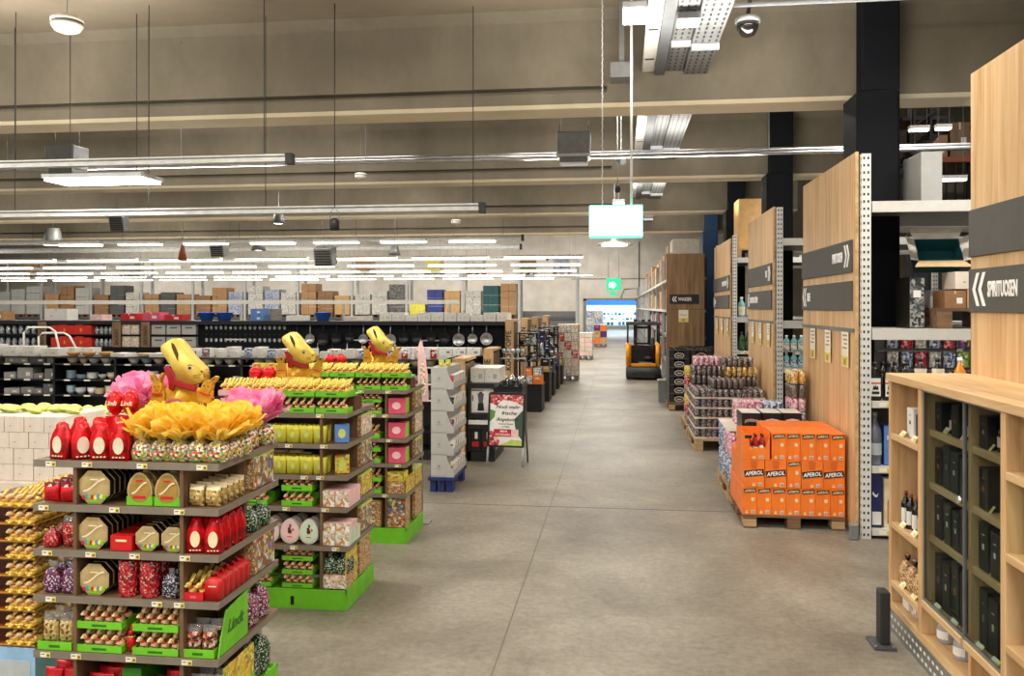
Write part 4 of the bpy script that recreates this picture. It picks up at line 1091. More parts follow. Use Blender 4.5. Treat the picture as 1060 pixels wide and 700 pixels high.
for i, (x, tx) in enumerate(((-9.75, 'BESTECK'), (-8.39, 'BACKEN'), (-7.87, 'SERVIEREN'))):
    o = thing('header_board', 'narrow brown upright board with dark lettering on the tall shelving, %s' % fl(i, 3), 'sign', (x, CY - .012, .93))
    part('board', m_box(.15, .02, .42, 'oak_dark'), o)
    part('lettering', text_mesh(tx, .085, 'sign_dark', .8, .001), o, (.03, -.0115, .03), rot=(0, -pi / 2, 0))
TS = {.93: 'middle', 1.14: 'upper'}
def shelfrow(xs, z, maker, nm, dsc, cat, grp):
    n = len(xs)
    for i, x in enumerate(xs): one(nm, maker(i), '%s, %s, %s shelf of the tall shelving' % (dsc, fl(i, n), TS[z]), cat, (x, CY + .12 , z + .001), 0, grp)
for z in (.93, 1.14):
    shelfrow([-11.2 + i * .12 for i in range(11)], z, lambda i: m_glassjar(.04, .14), 'dark_jar', 'small metal utensil pot', 'pot', 'utensil pots')
    shelfrow([-9.54 + i * .15 for i in range(5)], z, lambda i: m_carton(.148, .2, .15 + .02 * (i % 2), 'red_box', 'red_box', 'orange' if i % 2 else 'red'), 'red_carton', 'bright red carton', 'carton', 'bright red cartons on the tall shelving')
    shelfrow([-8.83 + i * .085 for i in range(5)], z, lambda i: m_glassjar(.035, .13), 'steel_jar', 'small steel jar', 'jar', 'small steel jars')
    shelfrow([-8.24 + i * .16 for i in range(2)], z, lambda i: m_printed(.14, .2, .17, 'flower_print', 'white', 'white'), 'printed_carton', 'white carton with dark picture', 'carton', 'white picture cartons')
    shelfrow([-7.66 + i * .27 for i in range(3)], z, lambda i: m_printed(.25, .2, .17, 'grey_box', 'grey_mid', 'grey_dark'), 'grey_carton', 'grey carton with dark pot picture', 'carton', 'grey picture cartons')
    shelfrow([-6.85 + i * .085 for i in range(17)], z, lambda i: m_wineglass(.034, .15), 'wine_glass', 'clear stemmed glass', 'glass', 'stemmed glasses on the tall shelving')
for i in range(15):
    r_ = R.uniform(.07, .105)
    one('frying_pan', m_pan(round(r_, 2), R.choice(['pan_dark', 'glassware', 'pan_dark']), R.choice(['steel', 'pan_dark'])), 'hanging frying pan, %s in the upper row on the black pan wall' % fl(i, 15), 'frying pan', (-5.25 + i * .225, CY + .07, 1.20 - R.uniform(0, .04)), 0, 'hanging frying pans')
for i in range(13):
    r_ = R.uniform(.06, .09)
    one('frying_pan', m_pan(round(r_, 2), R.choice(['pan_dark', 'glassware', 'bowl_blue']), R.choice(['steel', 'pan_dark'])), 'hanging frying pan, %s in the lower row on the black pan wall' % fl(i, 13), 'frying pan', (-5.15 + i * .25, CY + .07, .86 - R.uniform(0, .05)), 0, 'hanging frying pans')
# on top of the tall shelving
tops = [(-11.1, 'brown_box', .3, .12), (-10.75, 'brown_box', .2, .16), (-9.65, 'white', .42, .2), (-8.9, 'pale_pink', .2, .1), (-8.3, 'red', .3, .12), (-7.9, 'pink_hot', .3, .14), (-7.5, 'red', .3, .1), (-5.35, 'white', .3, .09), (-4.3, 'offwhite', .4, .08)]
for i, (x, mt, w_, h) in enumerate(tops):
    one('carton', m_carton(w_, .3, h, mt, 'offwhite', 'white'), '%s carton, %s along the top of the tall black shelving' % ({'brown_box': 'brown', 'white': 'white', 'pale_pink': 'pale pink', 'red': 'red', 'pink_hot': 'pink', 'offwhite': 'cream'}[mt], nth(i)), 'carton', (x, CY + .35, 1.371), 0, 'cartons on top of the tall shelving')
for i in range(3):
    o = thing('blue_basin', 'blue plastic basin, %s on top of the tall black shelving' % fl(i, 3), 'basin', ([-6.95, -6.63, -4.9][i], CY + .3, 1.371))
    part('tub', MB().lathe([(.09, 0), (.14, .13), (.155, .135), (.15, .14), (.13, .13), (.08, .01), (0, .01)], 14).mesh('b', 'blue_vivid'), o)
for i in range(2):
    one('blue_crate', m_tray(.2, .3, .1, 'sky_box') if False else m_carton(.2, .3, .1, 'blue_light', 'blue_light', 'white'), 'light blue plastic box, %s of two stacked on the tall shelving' % ['lower', 'upper'][i], 'box', (-6.0, CY + .3, 1.371 + i * .102))
o = thing('white_bucket', 'white bucket standing on top of the tall black shelving', 'bucket', (-5.72, CY + .3, 1.371))
part('bucket', MB().lathe([(.09, 0), (.11, .2), (.117, .2), (.117, .21), (.1, .21), (.085, .01), (0, .01)], 14).mesh('b', 'white'), o)
part('handle', MB().tube([(-.11, 0, .18), (-.09, -.08, .1), (0, -.11, .07), (.09, -.08, .1), (.11, 0, .18)], .004, 5).mesh('h', 'grey_mid'), o)
for i in range(13):
    one('white_carton', m_carton(.2, .3, .14 if i % 5 else .1, 'white', 'offwhite', 'offwhite'), 'white carton, %s in the row on top of the pan wall' % fl(i, 13), 'carton', (-4.55 + .12 + i * .215, CY + .3, 1.371), 0, 'white cartons above the pan wall') if abs(-4.43 + i * .215 + 4.3) > .31 else None

# ------------------------------------------------------------------ end-of-aisle displays
t = thing('end_shelf', 'black end display with blender boxes beside the advertising board', 'shelving', (-1.40, 8.95, 0))
part('back', MB().box(-.16, -.13, -.35, .35, 0, .82).mesh('b', 'black'), t)
part('base', MB().box(-.16, .12, -.35, .35, 0, .1).mesh('b', 'black'), t)
for z in (.385, .5, .81): part('shelf', MB().box(-.16, .12, -.36, .36, z - .05, z).mesh('s', 'black_satin'), t)
part('price_rail', MB().box(-.15, .12, -.367, -.36, .385, .43).mesh('r', 'white'), t)
for i in range(2):
    one('white_appliance_carton', m_carton(.15, .5, .15, 'white', 'offwhite', 'grey_box'), 'white appliance carton, %s of two on top of the black end display' % ['left', 'right'][i], 'carton', (-1.475 + i * .155, 8.95, .811))
o = thing('blender_carton', 'white carton with a picture of a dark blender on the end display', 'carton', (-1.43, 8.74, .501))
part('carton', m_box(.21, .2, .255, 'white', .002), o)
part('picture', MB().prism([(-.035, .02), (.035, .02), (.028, .1), (-.028, .1)], -.1015, -.1).prism([(-.022, .1), (.022, .1), (.034, .2), (-.034, .2)], -.1015, -.1, 1).prism([(-.018, .2), (.018, .2), (.014, .215), (-.014, .215)], -.1015, -.1).mesh('p', ['black', 'grey_dark']), o)
part('print', MB().cb(-.03, -.1005, .226, .12, .001, .008).cb(-.085, -.1005, .12, .012, .001, .06).mesh('p', 'grey_dark'), o)
for i in range(2):
    o = thing('appliance_carton', 'dark appliance carton with red print, %s on the lowest level of the end display' % ['left', 'right'][i], 'carton', (-1.485 + i * .125, 8.72, .101))
    part('carton', m_box(.12, .2, .23, 'dark_box', .002), o)
    part('print', MB().cb(0, -.1005, .05, .07, .001, .05).cb(.01, -.1005, .13, .03, .001, .07, 1).mesh('p', ['red', 'white']), o)
# pots and glass on the second end display
def black_plinth(x, y, w, d, h, L):
    t = thing('black_plinth', L, 'display plinth', (x, y, 0))
    part('body', m_box(w, d, h - .02, 'black', .004), t)
    part('top', MB().cb(0, 0, h - .02, w + .01, d + .01, .02).mesh('tp', 'black_satin'), t)
    return t
black_plinth(-1.45, 11.3, .36, .6, .55, 'black display plinth carrying steel pots, second on the left of the aisle')
for i in range(3):
    for r_ in range(2):
        one('steel_pot', m_pot(.04, .09), 'shiny steel cooking pot, %s, %s row on the second black plinth' % (fl(i, 3), ['front', 'back'][r_]), 'pot', (-1.555 + i * .122, 11.12 + r_ * .2, .551), 0, 'steel pots on the second plinth')
o = thing('wire_rack', 'grey wire rack full of glasses above the steel pots', 'rack', (-1.45, 11.45, .551))
for s in (-1, 1): part('side_frame', MB().tube([(s * .17, 0, 0), (s * .17, 0, .34)], .006, 5).tube([(s * .17, .12, 0), (s * .17, .12, .34)], .006, 5).mesh('f', 'grey_mid'), o)
part('shelf', MB().box(-.175, .175, -.04, .15, .335, .345).mesh('f', 'grey_mid'), o)
for i in range(5):
    one('wine_glass', m_wineglass(.03, .13), 'clear stemmed glass, %s on the wire rack above the pots' % fl(i, 5), 'glass', (-1.58 + i * .065, 11.5, .8965), 0, 'glasses on the wire rack')
PLN = ['third', 'fourth', 'fifth', 'sixth', 'seventh', 'eighth']
for i, (y, h) in enumerate(((13.0, .42), (14.4, .5), (15.4, .42), (16.6, .45), (17.6, .4))):
    black_plinth(-1.32, y, .3, .5, h, 'black display plinth, %s along the left of the aisle' % PLN[i])
    for k in range(2):
        mtk = [['wrap_white', 'orange'], ['dark_box', 'tan_box'], ['dark_box', 'grey_dark'], ['wrap_dark', 'blue_box'], ['bag_red', 'yellow_print']][i]
        one('product_carton', m_printed(.14, .3, .13 - .03 * (i % 2), mtk[1] if k else mtk[0], 'dark_box' if i else 'orange', 'white'), 'small product carton, %s on the %s black plinth' % (['left', 'right'][k], PLN[i]), 'carton', (-1.39 + k * .145, y - .05, h + .001), 0)
        one('product_carton', m_printed(.13, .28, .12, mtk[0] if k else mtk[1], 'dark_box', 'white'), 'small product carton, upper %s on the %s black plinth' % (['left', 'right'][k], PLN[i]), 'carton', (-1.39 + k * .145, y - .05, h + .002 + .13 - .03 * (i % 2)), 0)
    # dark stand behind each plinth with hanging cookware
    o = thing('display_stand', 'tall black display stand behind the %s black plinth' % PLN[i], 'stand', (-1.45, y + .42, 0))
    part('post', MB().cb(-.14, 0, 0, .03, .03, 1.2).cb(.14, 0, 0, .03, .03, 1.2).mesh('p', 'black'), o)
    for z in (.45, .75, 1.0, 1.19): part('shelf', MB().cb(0, 0, z - .02, .34, .3, .02).mesh('s', 'black_satin'), o)
    for lv, z in enumerate((.75, 1.0)):
        for k in range(3):
            me = [m_pot(.026, .07), m_bowl(.045, .06, 'pan_dark'), m_printed(.09, .1, .13, 'wrap_dark', 'dark_box', 'white'), m_glassjar(.04, .12), m_printed(.09, .1, .12, 'navy', 'blue_box', 'white')][(i + k + lv) % 5]
            one('cookware', me, 'piece of cookware, %s, %s shelf of the stand behind the %s plinth' % (fl(k, 3), ['middle', 'upper'][lv], PLN[i]), 'cookware', (-1.55 + k * .1, y + .38, z + .001), 0, 'cookware on the black stands')
# food pallet display and carton pallets further down
def carton_pallet(x0, x1, y0, y1, tiers, h, nx, mts, L, grp, dsc, base='galv_dark', bh=.12):
    o = thing('display_pallet', L, 'pallet', ((x0 + x1) / 2, (y0 + y1) / 2, 0))
    W, D = x1 - x0, y1 - y0
    part('deck', MB().cb(0, 0, bh - .02, W, D, .02).mesh('d', base), o)
    for s in (-1, 0, 1): part('skid', MB().cb(s * (W / 2 - .05), 0, 0, .09, D, bh - .02).mesh('d', base), o)
    for k in range(tiers):
        for i in range(nx):
            for r_ in range(2):
                cw = W / nx; cd = D / 2
                one('food_carton', m_printed(round(cw * .97, 3), round(cd * .97, 3), round(h * .96, 3), mts[(k + i) % len(mts)], 'offwhite' if k % 2 == 0 else 'tan_box', mts[(k + 1) % len(mts)]), '%s, %s, %s row, tier %s' % (dsc, fl(i, nx), ['front', 'back'][r_], ['one', 'two', 'three', 'four', 'five', 'six', 'seven'][k]), 'carton',
                    (x0 + cw * (i + .5), y0 + cd * (r_ + .5), bh + .001 + k * h), 0, grp)
carton_pallet(-1.33, -.88, 18.2, 18.9, 6, .185, 3, ['flower_print', 'wrap_white', 'flower_print', 'offwhite', 'bag_red'], 'grey pallet under a tall stack of colourful food cartons, left aisle side', 'food cartons in the colourful stack', 'food carton of colourful stack at left aisle side')
carton_pallet(-1.28, -.80, 25.6, 26.4, 5, .14, 2, ['pale_pink', 'flower_print', 'offwhite'], 'pallet under a stack of pale pink cartons, far left aisle side', 'pale pink cartons far down the aisle', 'pale pink carton far down the aisle')
carton_pallet(-1.02, -.5, 34, 35, 3, .26, 2, ['orange', 'tan_box', 'purple'], 'pallet under orange and brown cartons before the far doorway', 'orange cartons before the doorway', 'orange carton before the far doorway')
carton_pallet(-1.5, -.75, 38.4, 39.2, 4, .33, 2, ['wrap_white', 'wrap_blue'], 'pallet under white wrapped cartons before the far doorway', 'white wrapped cartons before the doorway', 'white wrapped carton before far doorway')

# ------------------------------------------------------------------ advertising A-board
t = thing('advertising_board', 'standing A-board with a food poster and silver legs in the aisle', 'sign board', (-1.14, 8.36, 0), -.10)
t.scale = (1.04, .85, .785)
ti = math.atan(.13 / .93)
fr = part('frame', MB().box(-.185, -.165, -.012, .012, .245, .93).box(.165, .185, -.012, .012, .245, .93).box(-.165, .165, -.012, .012, .91, .93).box(-.165, .165, -.012, .012, .245, .265).mesh('f', 'black', .004), t, (0, 0, 0), rot=(-ti, 0, 0))
ps = part('poster', MB().box(-.165, .165, -.004, .004, .265, .91).mesh('f', 'poster_white'), fr)
def pp(nm, me, loc, **k): return part(nm, me, fr, loc, **k)
pp('printed_food', MB().prism([(-.165, .80), (-.1, .77), (-.04, .845), (.06, .83), (.165, .77), (.165, .91), (-.165, .91)], -.005, -.004).mesh('pf', 'poster_food'), (0, 0, 0), label='printed red fruit along the top')
pp('printed_food', MB().prism([(-.165, .265), (-.07, .265), (-.06, .32), (-.09, .37), (-.11, .46), (-.165, .44)], -.005, -.004).mesh('pf', 'poster_food'), (0, 0, 0), label='printed red fruit at bottom left')
pp('printed_herbs', MB().prism([(.165, .48), (.165, .72), (.13, .67), (.08, .60), (.09, .5), (.12, .4), (.165, .33)], -.005, -.004, 0).prism([(-.165, .56), (-.12, .62), (-.11, .7), (-.165, .72)], -.005, -.004, 1).prism([(-.06, .265), (.165, .265), (.165, .33), (.06, .34)], -.005, -.004, 2).mesh('pf', ['poster_dark', 'poster_green', 'pale_green']), (0, 0, 0), label='printed green leaves')
for s_, sz, z, x, sx in (('Noch mehr', .062, .735, -.105, .8), ('frische', .062, .655, -.05, .9), ('Angebote!', .06, .575, -.1, .85), ('entdecken Sie jetzt', .024, .53, -.08, .8), ('im Markt', .022, .495, -.04, .9)):
    pp('lettering', text_mesh(s_, sz, 'sign_dark', sx, .0006, .25 if sz > .03 else 0), (x, -.0055, z))
pp('red_bar', MB().box(-.12, .055, -.0055, -.004, .375, .47).mesh('rb', 'red'), (0, 0, 0))
pp('lettering', text_mesh('MEHR', .032, 'lettering_white', .9, .0006), (-.06, -.0062, .432)); pp('lettering', text_mesh('ENTDECKEN', .034, 'lettering_white', .75, .0006), (-.105, -.0062, .39))
pp('white_panel', MB().box(.06, .125, -.0055, -.004, .365, .47).mesh('wp', 'pale_pink'), (0, 0, 0))
for s in (-1, 1):
    part('leg', MB().tube([(s * .172, .035 , .25), (s * .178, .0, 0.0)], .011, 6).mesh('l', 'galv'), t, label='silver front leg')
    part('leg', MB().tube([(s * .165, .125, .93), (s * .17, .33, .0)], .010, 6).mesh('l', 'galv_dark'), t)
part('top_hinge', MB().tube([(-.17, .127, .925), (.17, .127, .925)], .01, 6).mesh('l', 'black'), t)

# ------------------------------------------------------------------ grey carton display tower on blue pallet
t = thing('blue_pallet', 'small blue plastic pallet under the grey display tower', 'pallet', (-1.525, 7.42, 0))
part('deck', m_box(.23, .62, .03, 'pallet_blue', .003), t, (0, 0, .10))
for sx in (-1, 0, 1):
    for sy in (-1, 1): part('foot', MB().cb(0, 0, 0, .05, .1, .10).mesh('f', 'pallet_blue'), t, (sx * .075, sy * .24, 0))
t = thing('display_tower', 'tall pale grey carton display tower with open trays facing the aisle', 'display', (-1.54, 7.42, .131))
for k in range(5):
    z = k * .19
    b = MB().box(-.075, .065, -.3, .3, z, z + .188)
    part('module', b.mesh('m', 'grey_box', .002), t)
    tr = MB().prism([(.065, z), (.125, z), (.125, z + .055), (.115, z + .06), (.09, z + .1), (.065, z + .17)], -.3, -.294).prism([(.065, z), (.125, z), (.125, z + .055), (.09, z + .1), (.065, z + .17)], .294, .3).box(.065, .125, -.294, .294, z, z + .006).box(.121, .125, -.294, .294, z, z + .055)
    md = part('tray', tr.mesh('tr', 'grey_box'), t)
    part('emblem', MB().cb(-.005, -.301, z + .085, .02, .001, .018).cb(-.005, -.301, z + .07, .05, .001, .005).cb(-.005, -.301, z + .008, .12, .001, .003).mesh('e', 'grey_mid'), md)
for k in range(5):
    for i in range(5):
        one('product_pack', m_printed(.04, .085, .115, ['flower_print', 'white', 'purple_mix', 'wrap_dark', 'pink_hot'][(i + k) % 5], 'white', 'grey_dark'), 'small product pack, %s in tray %s of the grey display tower' % (['front one', 'second', 'middle one', 'fourth', 'rear one'][i], ['one', 'two', 'three', 'four', 'five'][k]), 'pack', (-1.449, 7.42 - .22 + i * .11, .131 + k * .19 + .0065), 0, 'small packs in the grey display tower', (-.0, .12, 0))
for i in range(2):
    one('yellow_pack', m_pillow(.05, .03, .06, 'yellow_print', 'lime'), 'yellow pack standing on the grey display tower, %s' % ['left', 'right'][i], 'pack', (-1.54 + i * .05, 7.2 + .05 * i, .131 + .951), 0)

# ------------------------------------------------------------------ warehouse rack along the back
RY = 40.0
NB = 12
t = thing('pallet_rack', 'long grey warehouse rack with loaded pallets along the back of the hall', 'rack', (-18, RY, 0))
for k in range(NB + 1):
    x = 16.0 - k * 2.76
    part('upright', MB().cb(0, 0, 0, .12, .1, 3.9).cb(0, 1.0, 0, .12, .1, 3.9).mesh('u', 'galv'), t, (x, 0, 0))
for z in (1.1, 3.15):
    for k in range(NB):
        part('beam', MB().cb(0, 0, z - .1, 2.64, .06, .1).cb(0, 1.0, z - .1, 2.64, .06, .1).mesh('b', 'beam_white' if z > 2 else 'grey_dark'), t, (16 - 1.38 - k * 2.76, 0, 0))
part('rear_panel', MB().box(-17.2, 16, 1.1, 1.14, 0, 1.4).mesh('rp', 'galv_dark'), t)
@cached
def m_pallet(w, d, mt):
    b = MB()
    n = 5
    for i in range(n): b.cb(0, -d / 2 + (i + .5) * d / n, .12, w, d / n * .82, .022)
    for s in (-1, 0, 1):
        b.cb(s * (w / 2 - .05), 0, .1, .1, d, .02); b.cb(s * (w / 2 - .05), 0, 0, .1, d, .018)
        for q in (-1, 0, 1): b.cb(s * (w / 2 - .05), q * (d / 2 - .07), .018, .1, .14, .082)
    return b.mesh('pallet', mt)
@cached
def m_load(w, d, h, mt, nx, nz):
    b = MB()
    for i in range(nx):
        for k in range(nz): b.cb(-w / 2 + (i + .5) * w / nx, 0, k * h / nz, w / nx * .97, d, h / nz * .96)
    return b.mesh('load', mt)
loads = ['brown_box', 'wrap_white', 'tan_box', 'brown_box2', 'wrap_blue', 'grey_dark', 'blue_box', 'brown_box', 'offwhite', 'wrap_white', 'teal_box', 'brown_box']
q = random.Random(5); idx = 0
names = {'brown_box': 'brown', 'wrap_white': 'white film wrapped', 'tan_box': 'tan', 'brown_box2': 'dark brown', 'wrap_blue': 'blue white wrapped', 'grey_dark': 'dark grey', 'blue_box': 'blue', 'offwhite': 'cream', 'teal_box': 'teal', 'yellow_bag': 'yellow', 'wrap_dark': 'grey film wrapped', 'grey_box': 'pale grey'}
order = ['tan_box', 'brown_box', 'yellow_bag', 'grey_box', 'grey_box', 'grey_box', 'brown_box', 'brown_box2', 'grey_box', 'brown_box2', 'grey_dark', 'wrap_white', 'brown_box', 'grey_dark', 'brown_box', 'brown_box2', 'brown_box', 'wrap_blue', 'wrap_white', 'wrap_blue', 'wrap_white', 'brown_box', 'brown_box2', 'tan_box', 'wrap_white', 'wrap_white', 'wrap_dark', 'yellow_bag', 'blue_box', 'tan_box', 'wrap_white', 'teal_box', 'brown_box']
nL = len(order); idx = 0
for k in range(NB - 1, -1, -1):
    for j in range(3):
        x = -18 + 16 - 1.38 - k * 2.76 + (j - 1) * .86
        if idx >= nL: break
        mt = order[idx]
        pl = '%s position along the far warehouse rack' % nth(idx)
        one('pallet', m_pallet(.8, 1.0, 'pallet_dark'), 'wooden pallet, %s' % pl, 'pallet', (x, RY + .5, 1.1), 0, 'pallets on the far rack')
        h = q.uniform(.9, 1.65) if mt not in ('yellow_bag',) else .5
        one('pallet_load', m_load(.76, .9, round(h, 2), mt, q.choice([2, 3]), q.choice([3, 4])), '%s cartons stacked on a pallet, %s' % (names[mt], pl), 'stacked cartons', (x, RY + .5, 1.243), 0)
        idx += 1
for i, (x, mt) in enumerate(((-30.2, 'brown_box'), (-24.9, 'grey_box'), (-12.5, 'brown_box'), (-9, 'yellow_bag'), (-6.9, 'wrap_white'), (-4.4, 'brown_box2'), (-2.75, 'wrap_blue'))):
    one('pallet', m_pallet(.8, 1.0, 'pallet_dark'), 'wooden pallet on the top level of the far rack, %s' % fl(i, 7), 'pallet', (x, RY + .5, 3.15), 0, 'pallets on the top of the far rack')
    one('pallet_load', m_load(.76, .9, .62 if i < 6 else .6, mt, 2, 3), '%s cartons on the top level of the far rack, %s' % (names[mt], fl(i, 7)), 'stacked cartons', (x, RY + .5, 3.293), 0)
# second line of low stock in front of the rack, white boundary rail
t = thing('white_rail', 'long white horizontal rail on slim posts behind the tall shelving', 'rail', (-8.2, 16.2, 0))
part('bar', MB().box(-8.5, 5.1, -.02, .02, 1.66, 1.74).mesh('b', 'white'), t)
for k in range(7): part('post', MB().cb(0, 0, 0, .04, .04, 1.66).mesh('p', 'grey_box'), t, (-8 + k * 2.15, 0, 0))
# ================================================================== hanging lights and ceiling fittings
def wires(parent, xs, z0, y=0.0, zc=4.05):
    for x in xs:
        part('suspension_wire', MB().tube([(0, 0, 0), (0, 0, zc - z0)], .004, 4).mesh('w', 'sign_dark'), parent, (x, y, z0 - parent.location.z))
def rail(y, z, x0, x1, L, wx, tz=.07):
    o = thing('light_rail', L, 'light rail', ((x0 + x1) / 2, y, z))
    h = (x1 - x0) / 2
    part('profile', MB().box(-h, h, -.035, .035, 0, tz).box(-h, h, -.05, .05, tz - .012, tz).mesh('r', 'rail_grey'), o)
    part('end_cap', MB().box(h, h + .05, -.04, .04, -.02, tz + .01).mesh('e', 'sign_dark'), o)
    wires(o, [x - (x0 + x1) / 2 for x in wx], z + tz, 0, 4.05 if y < 19.4 else 6.4)
    return o
rail(6.4, 2.755, -8, -2.62, 'pale grey light rail hanging nearest to the camera on the left', [-6, -4.97, -3.79, -2.81], .055)
rail(6.75, 2.385, -8.5, -1.13, 'pale grey light rail hanging second from the top on the left', [-6.2, -5.25, -4.0, -2.95, -1.18], .055)
rail(15.9, 2.88, -22, -1.85, 'pale grey light rail hanging third from the camera on the left', [-16, -13.3, -10, -7.5, -5.1, -2.2], .09)
def strip(x, y, z, L, row, i, n, w=.12, suspend=True):
    o = thing('strip_light', 'strip light, %s, in the %s' % (fl(i, n), row), 'strip light', (x, y, z), 0, 'strip lights of the ' + row)
    part('housing', MB().box(-L / 2, L / 2, -w / 2, w / 2, .012, .06).mesh('h', 'white'), o)
    part('diffuser', MB().box(-L / 2 + .01, L / 2 - .01, -w / 2 + .006, w / 2 - .006, -.014, .012).mesh('d', 'tube_light'), o)
    if suspend:
        for s in (-1, 1): part('suspension_wire', MB().tube([(s * L * .4, 0, .06), (s * L * .4, 0, (4.05 if y < 19.4 else 6.4) - z)], .003, 4).mesh('w', 'galv_dark'), o)
    return o
# bright wide fixture under the nearest rail
o = thing('wide_light', 'bright wide light panel hanging below the nearest rail at upper left', 'light', (-4.3, 6.57, 2.655))
part('housing', MB().box(-.44, .44, -.17, .17, .012, .045).box(-.25, .35, -.03, .03, .045, .08).mesh('h', 'galv'), o)
part('diffuser', MB().box(-.425, .425, -.155, .155, -.008, .012).mesh('d', 'lamp_face'), o)
wires(o, (-.3, .3), 2.70)
rows = [('row at 16 metres', 15.9, 2.86, [(-14.1, .9), (-10.9, .9), (-9.6, .9), (-8.2, .9), (-6.8, .9), (-5.5, .9), (-4.15, .9), (-2.8, .9)], 'nearest row of strip lights'),
        ('r2', 21.2, 2.86, [(-18.7 + i * 2.4, 2.0) for i in range(8)], 'second row of strip lights'),
        ('r3', 25.2, 2.86, [(-22.6 + i * 2.55, 2.1) for i in range(9)], 'third row of strip lights'),
        ('r4', 29.4, 2.86, [(-26 + i * 2.6, 2.2) for i in range(10)], 'fourth row of strip lights'),
        ('r5', 33.4, 2.86, [(-29.2 + i * 2.7, 2.3) for i in range(11)], 'fifth row of strip lights'),
        ('r6', 37.0, 2.86, [(-31 + i * 2.7, 2.3) for i in range(11)], 'sixth row of strip lights')]
for a, y, z, lst, nm in rows:
    for i, (x, L) in enumerate(lst): strip(x, y, z - (.0 if a != 'row at 16 metres' else 0), L, nm, i, len(lst), .16)
for y, x1, nm in ((18.6, -2.2, 'fourth'), (23.2, -2.0, 'fifth'), (27.3, -1.9, 'sixth'), (31.5, -1.8, 'seventh')):
    rail(y, 2.9, -30, x1, 'pale grey light rail hanging %s from the camera on the left' % nm, [-20, -14, -9, -5], .10)
# small white down lights and boxes on the left
def spot(x, y, z, L, r=.1):
    o = thing('down_light', L, 'light', (x, y, z))
    part('shade', MB().lathe([(r * .55, r * 1.5), (r * .7, r * .7), (r, 0), (r * .93, 0), (r * .6, r * .7)], 14).mesh('s', 'galv_dark'), o)
    part('lens', MB().lathe([(r * .85, .015), (0, .018)], 14).mesh('s', 'lamp_face'), o)
    part('rod', MB().tube([(0, 0, r * 1.5), (0, 0, 4.05 - z)], .006, 5).mesh('w', 'galv_dark'), o)
spot(-5.38, 12.8, 2.92, 'round grey down light hanging at left centre below the beams', .12)
spot(-12.6, 17.4, 2.98, 'round white down light hanging at far left', .26)
spot(-7.5, 16.8, 2.78, 'round grey down light hanging left of centre, further back', .16)
spot(-4.95, 18.2, 2.75, 'round grey down light hanging near the middle, further back', .14)
def grille(x, y, z, L, s=.2):
    o = thing('ceiling_speaker', L, 'speaker', (x, y, z), 0, None, (.25, 0, 0))
    part('box', MB().cb(0, 0, 0, s, s * .8, s).mesh('b', 'galv_dark', .01), o)
    g = MB()
    for i in range(6): g.cb(0, -s * .4 - .004, s * (.1 + .14 * i), s * .84, .008, s * .07)
    part('grille', g.mesh('g', 'sign_dark'), o)
    part('rod', MB().tube([(0, 0, s), (0, 0, 3.98 - z)], .005, 5).mesh('w', 'galv_dark'), o)
grille(-7.95, 12.6, 2.83, 'square speaker with dark grille hanging at upper left', .24)
grille(-8.4, 16.9, 2.68, 'dark square speaker hanging among the strip lights, further left', .3)
grille(-6.6, 18.4, 2.55, 'large dark square speaker hanging among the strip lights, left of centre', .42)
o = thing('hanging_speaker', 'small black pendant speaker on a long cable, upper middle', 'speaker', (-2.28, 6.55, 2.22))
part('body', MB().lathe([(.032, 0), (.04, .015), (.04, .075), (.022, .095), (0, .1)], 12).mesh('b', 'black'), o)
part('bracket', MB().tube([(-.038, 0, .045), (-.038, 0, .14), (0, 0, .19), (.038, 0, .14), (.038, 0, .045)], .004, 5).mesh('b', 'galv_dark'), o)
part('cable', MB().tube([(0, 0, .19), (0, 0, 1.83)], .004, 5).mesh('b', 'black'), o)
o = thing('red_pendant', 'dark red tapered pendant hanging among the strip lights, far left', 'pendant', (-9.3, 17.0, 2.6))
part('body', MB().lathe([(.10, 0), (.06, .2), (.03, .36), (0, .36)], 10).mesh('b', 'rust'), o)
part('cable', MB().tube([(0, 0, .36), (0, 0, 1.45)], .012, 5).mesh('b', 'galv_dark'), o)
def detector(x, y, z, r, L):
    o = thing('smoke_detector', L, 'smoke detector', (x, y, z))
    part('dome', MB().lathe([(0, 0), (r * .25, .004), (r * .75, r * .22), (r * .95, r * .5), (r * .98, r * .62)], 18).mesh('d', 'detector'), o)
    part('slots', MB().lathe([(r * .92, r * .62), (r * .92, r * .78)], 18).mesh('d', 'galv_dark'), o)
    part('cap', MB().lathe([(r, r * .78), (r, r * .95), (r * .8, r * 1.1), (0, r * 1.15)], 18).mesh('d', 'detector'), o)
    part('mount', MB().tube([(0, 0, r * 1.15), (0, 0, 4.05 - z)], .003, 6).mesh('d', 'galv_dark'), o)
detector(-4.05, 5.75, 3.62, .115, 'large round smoke detector under the ceiling at top left')
detector(-3.26, 10.35, 3.22, .075, 'small round smoke detector, upper middle below the beams')
detector(-2.80, 14.3, 3.02, .085, 'small round smoke detector left of the lit sign, further back')
def heater(x, y, z, L):
    o = thing('heater', L, 'heater', (x, y, z))
    part('housing', MB().prism([(-.16, .05), (.16, .05), (.17, .30), (-.17, .30)], -.14, .14).mesh('h', 'galv_dark', .012), o)
    part('outlet', MB().cb(0, 0, 0, .27, .22, .05).mesh('h', 'galv_dark'), o)
    part('front_rim', MB().cb(0, -.146, .05, .33, .01, .03).mesh('h', 'galv'), o)
    for s in (-1, 1): part('rod', MB().tube([(s * .14, 0, .30), (s * .14, 0, 4.05 - z)], .006, 5).mesh('w', 'galv_dark'), o)
heater(-5.92, 8.4, 3.03, 'grey box heater hanging at upper left')
heater(-.45, 8.4, 3.03, 'grey box heater hanging in the upper middle, left of the cable trays')
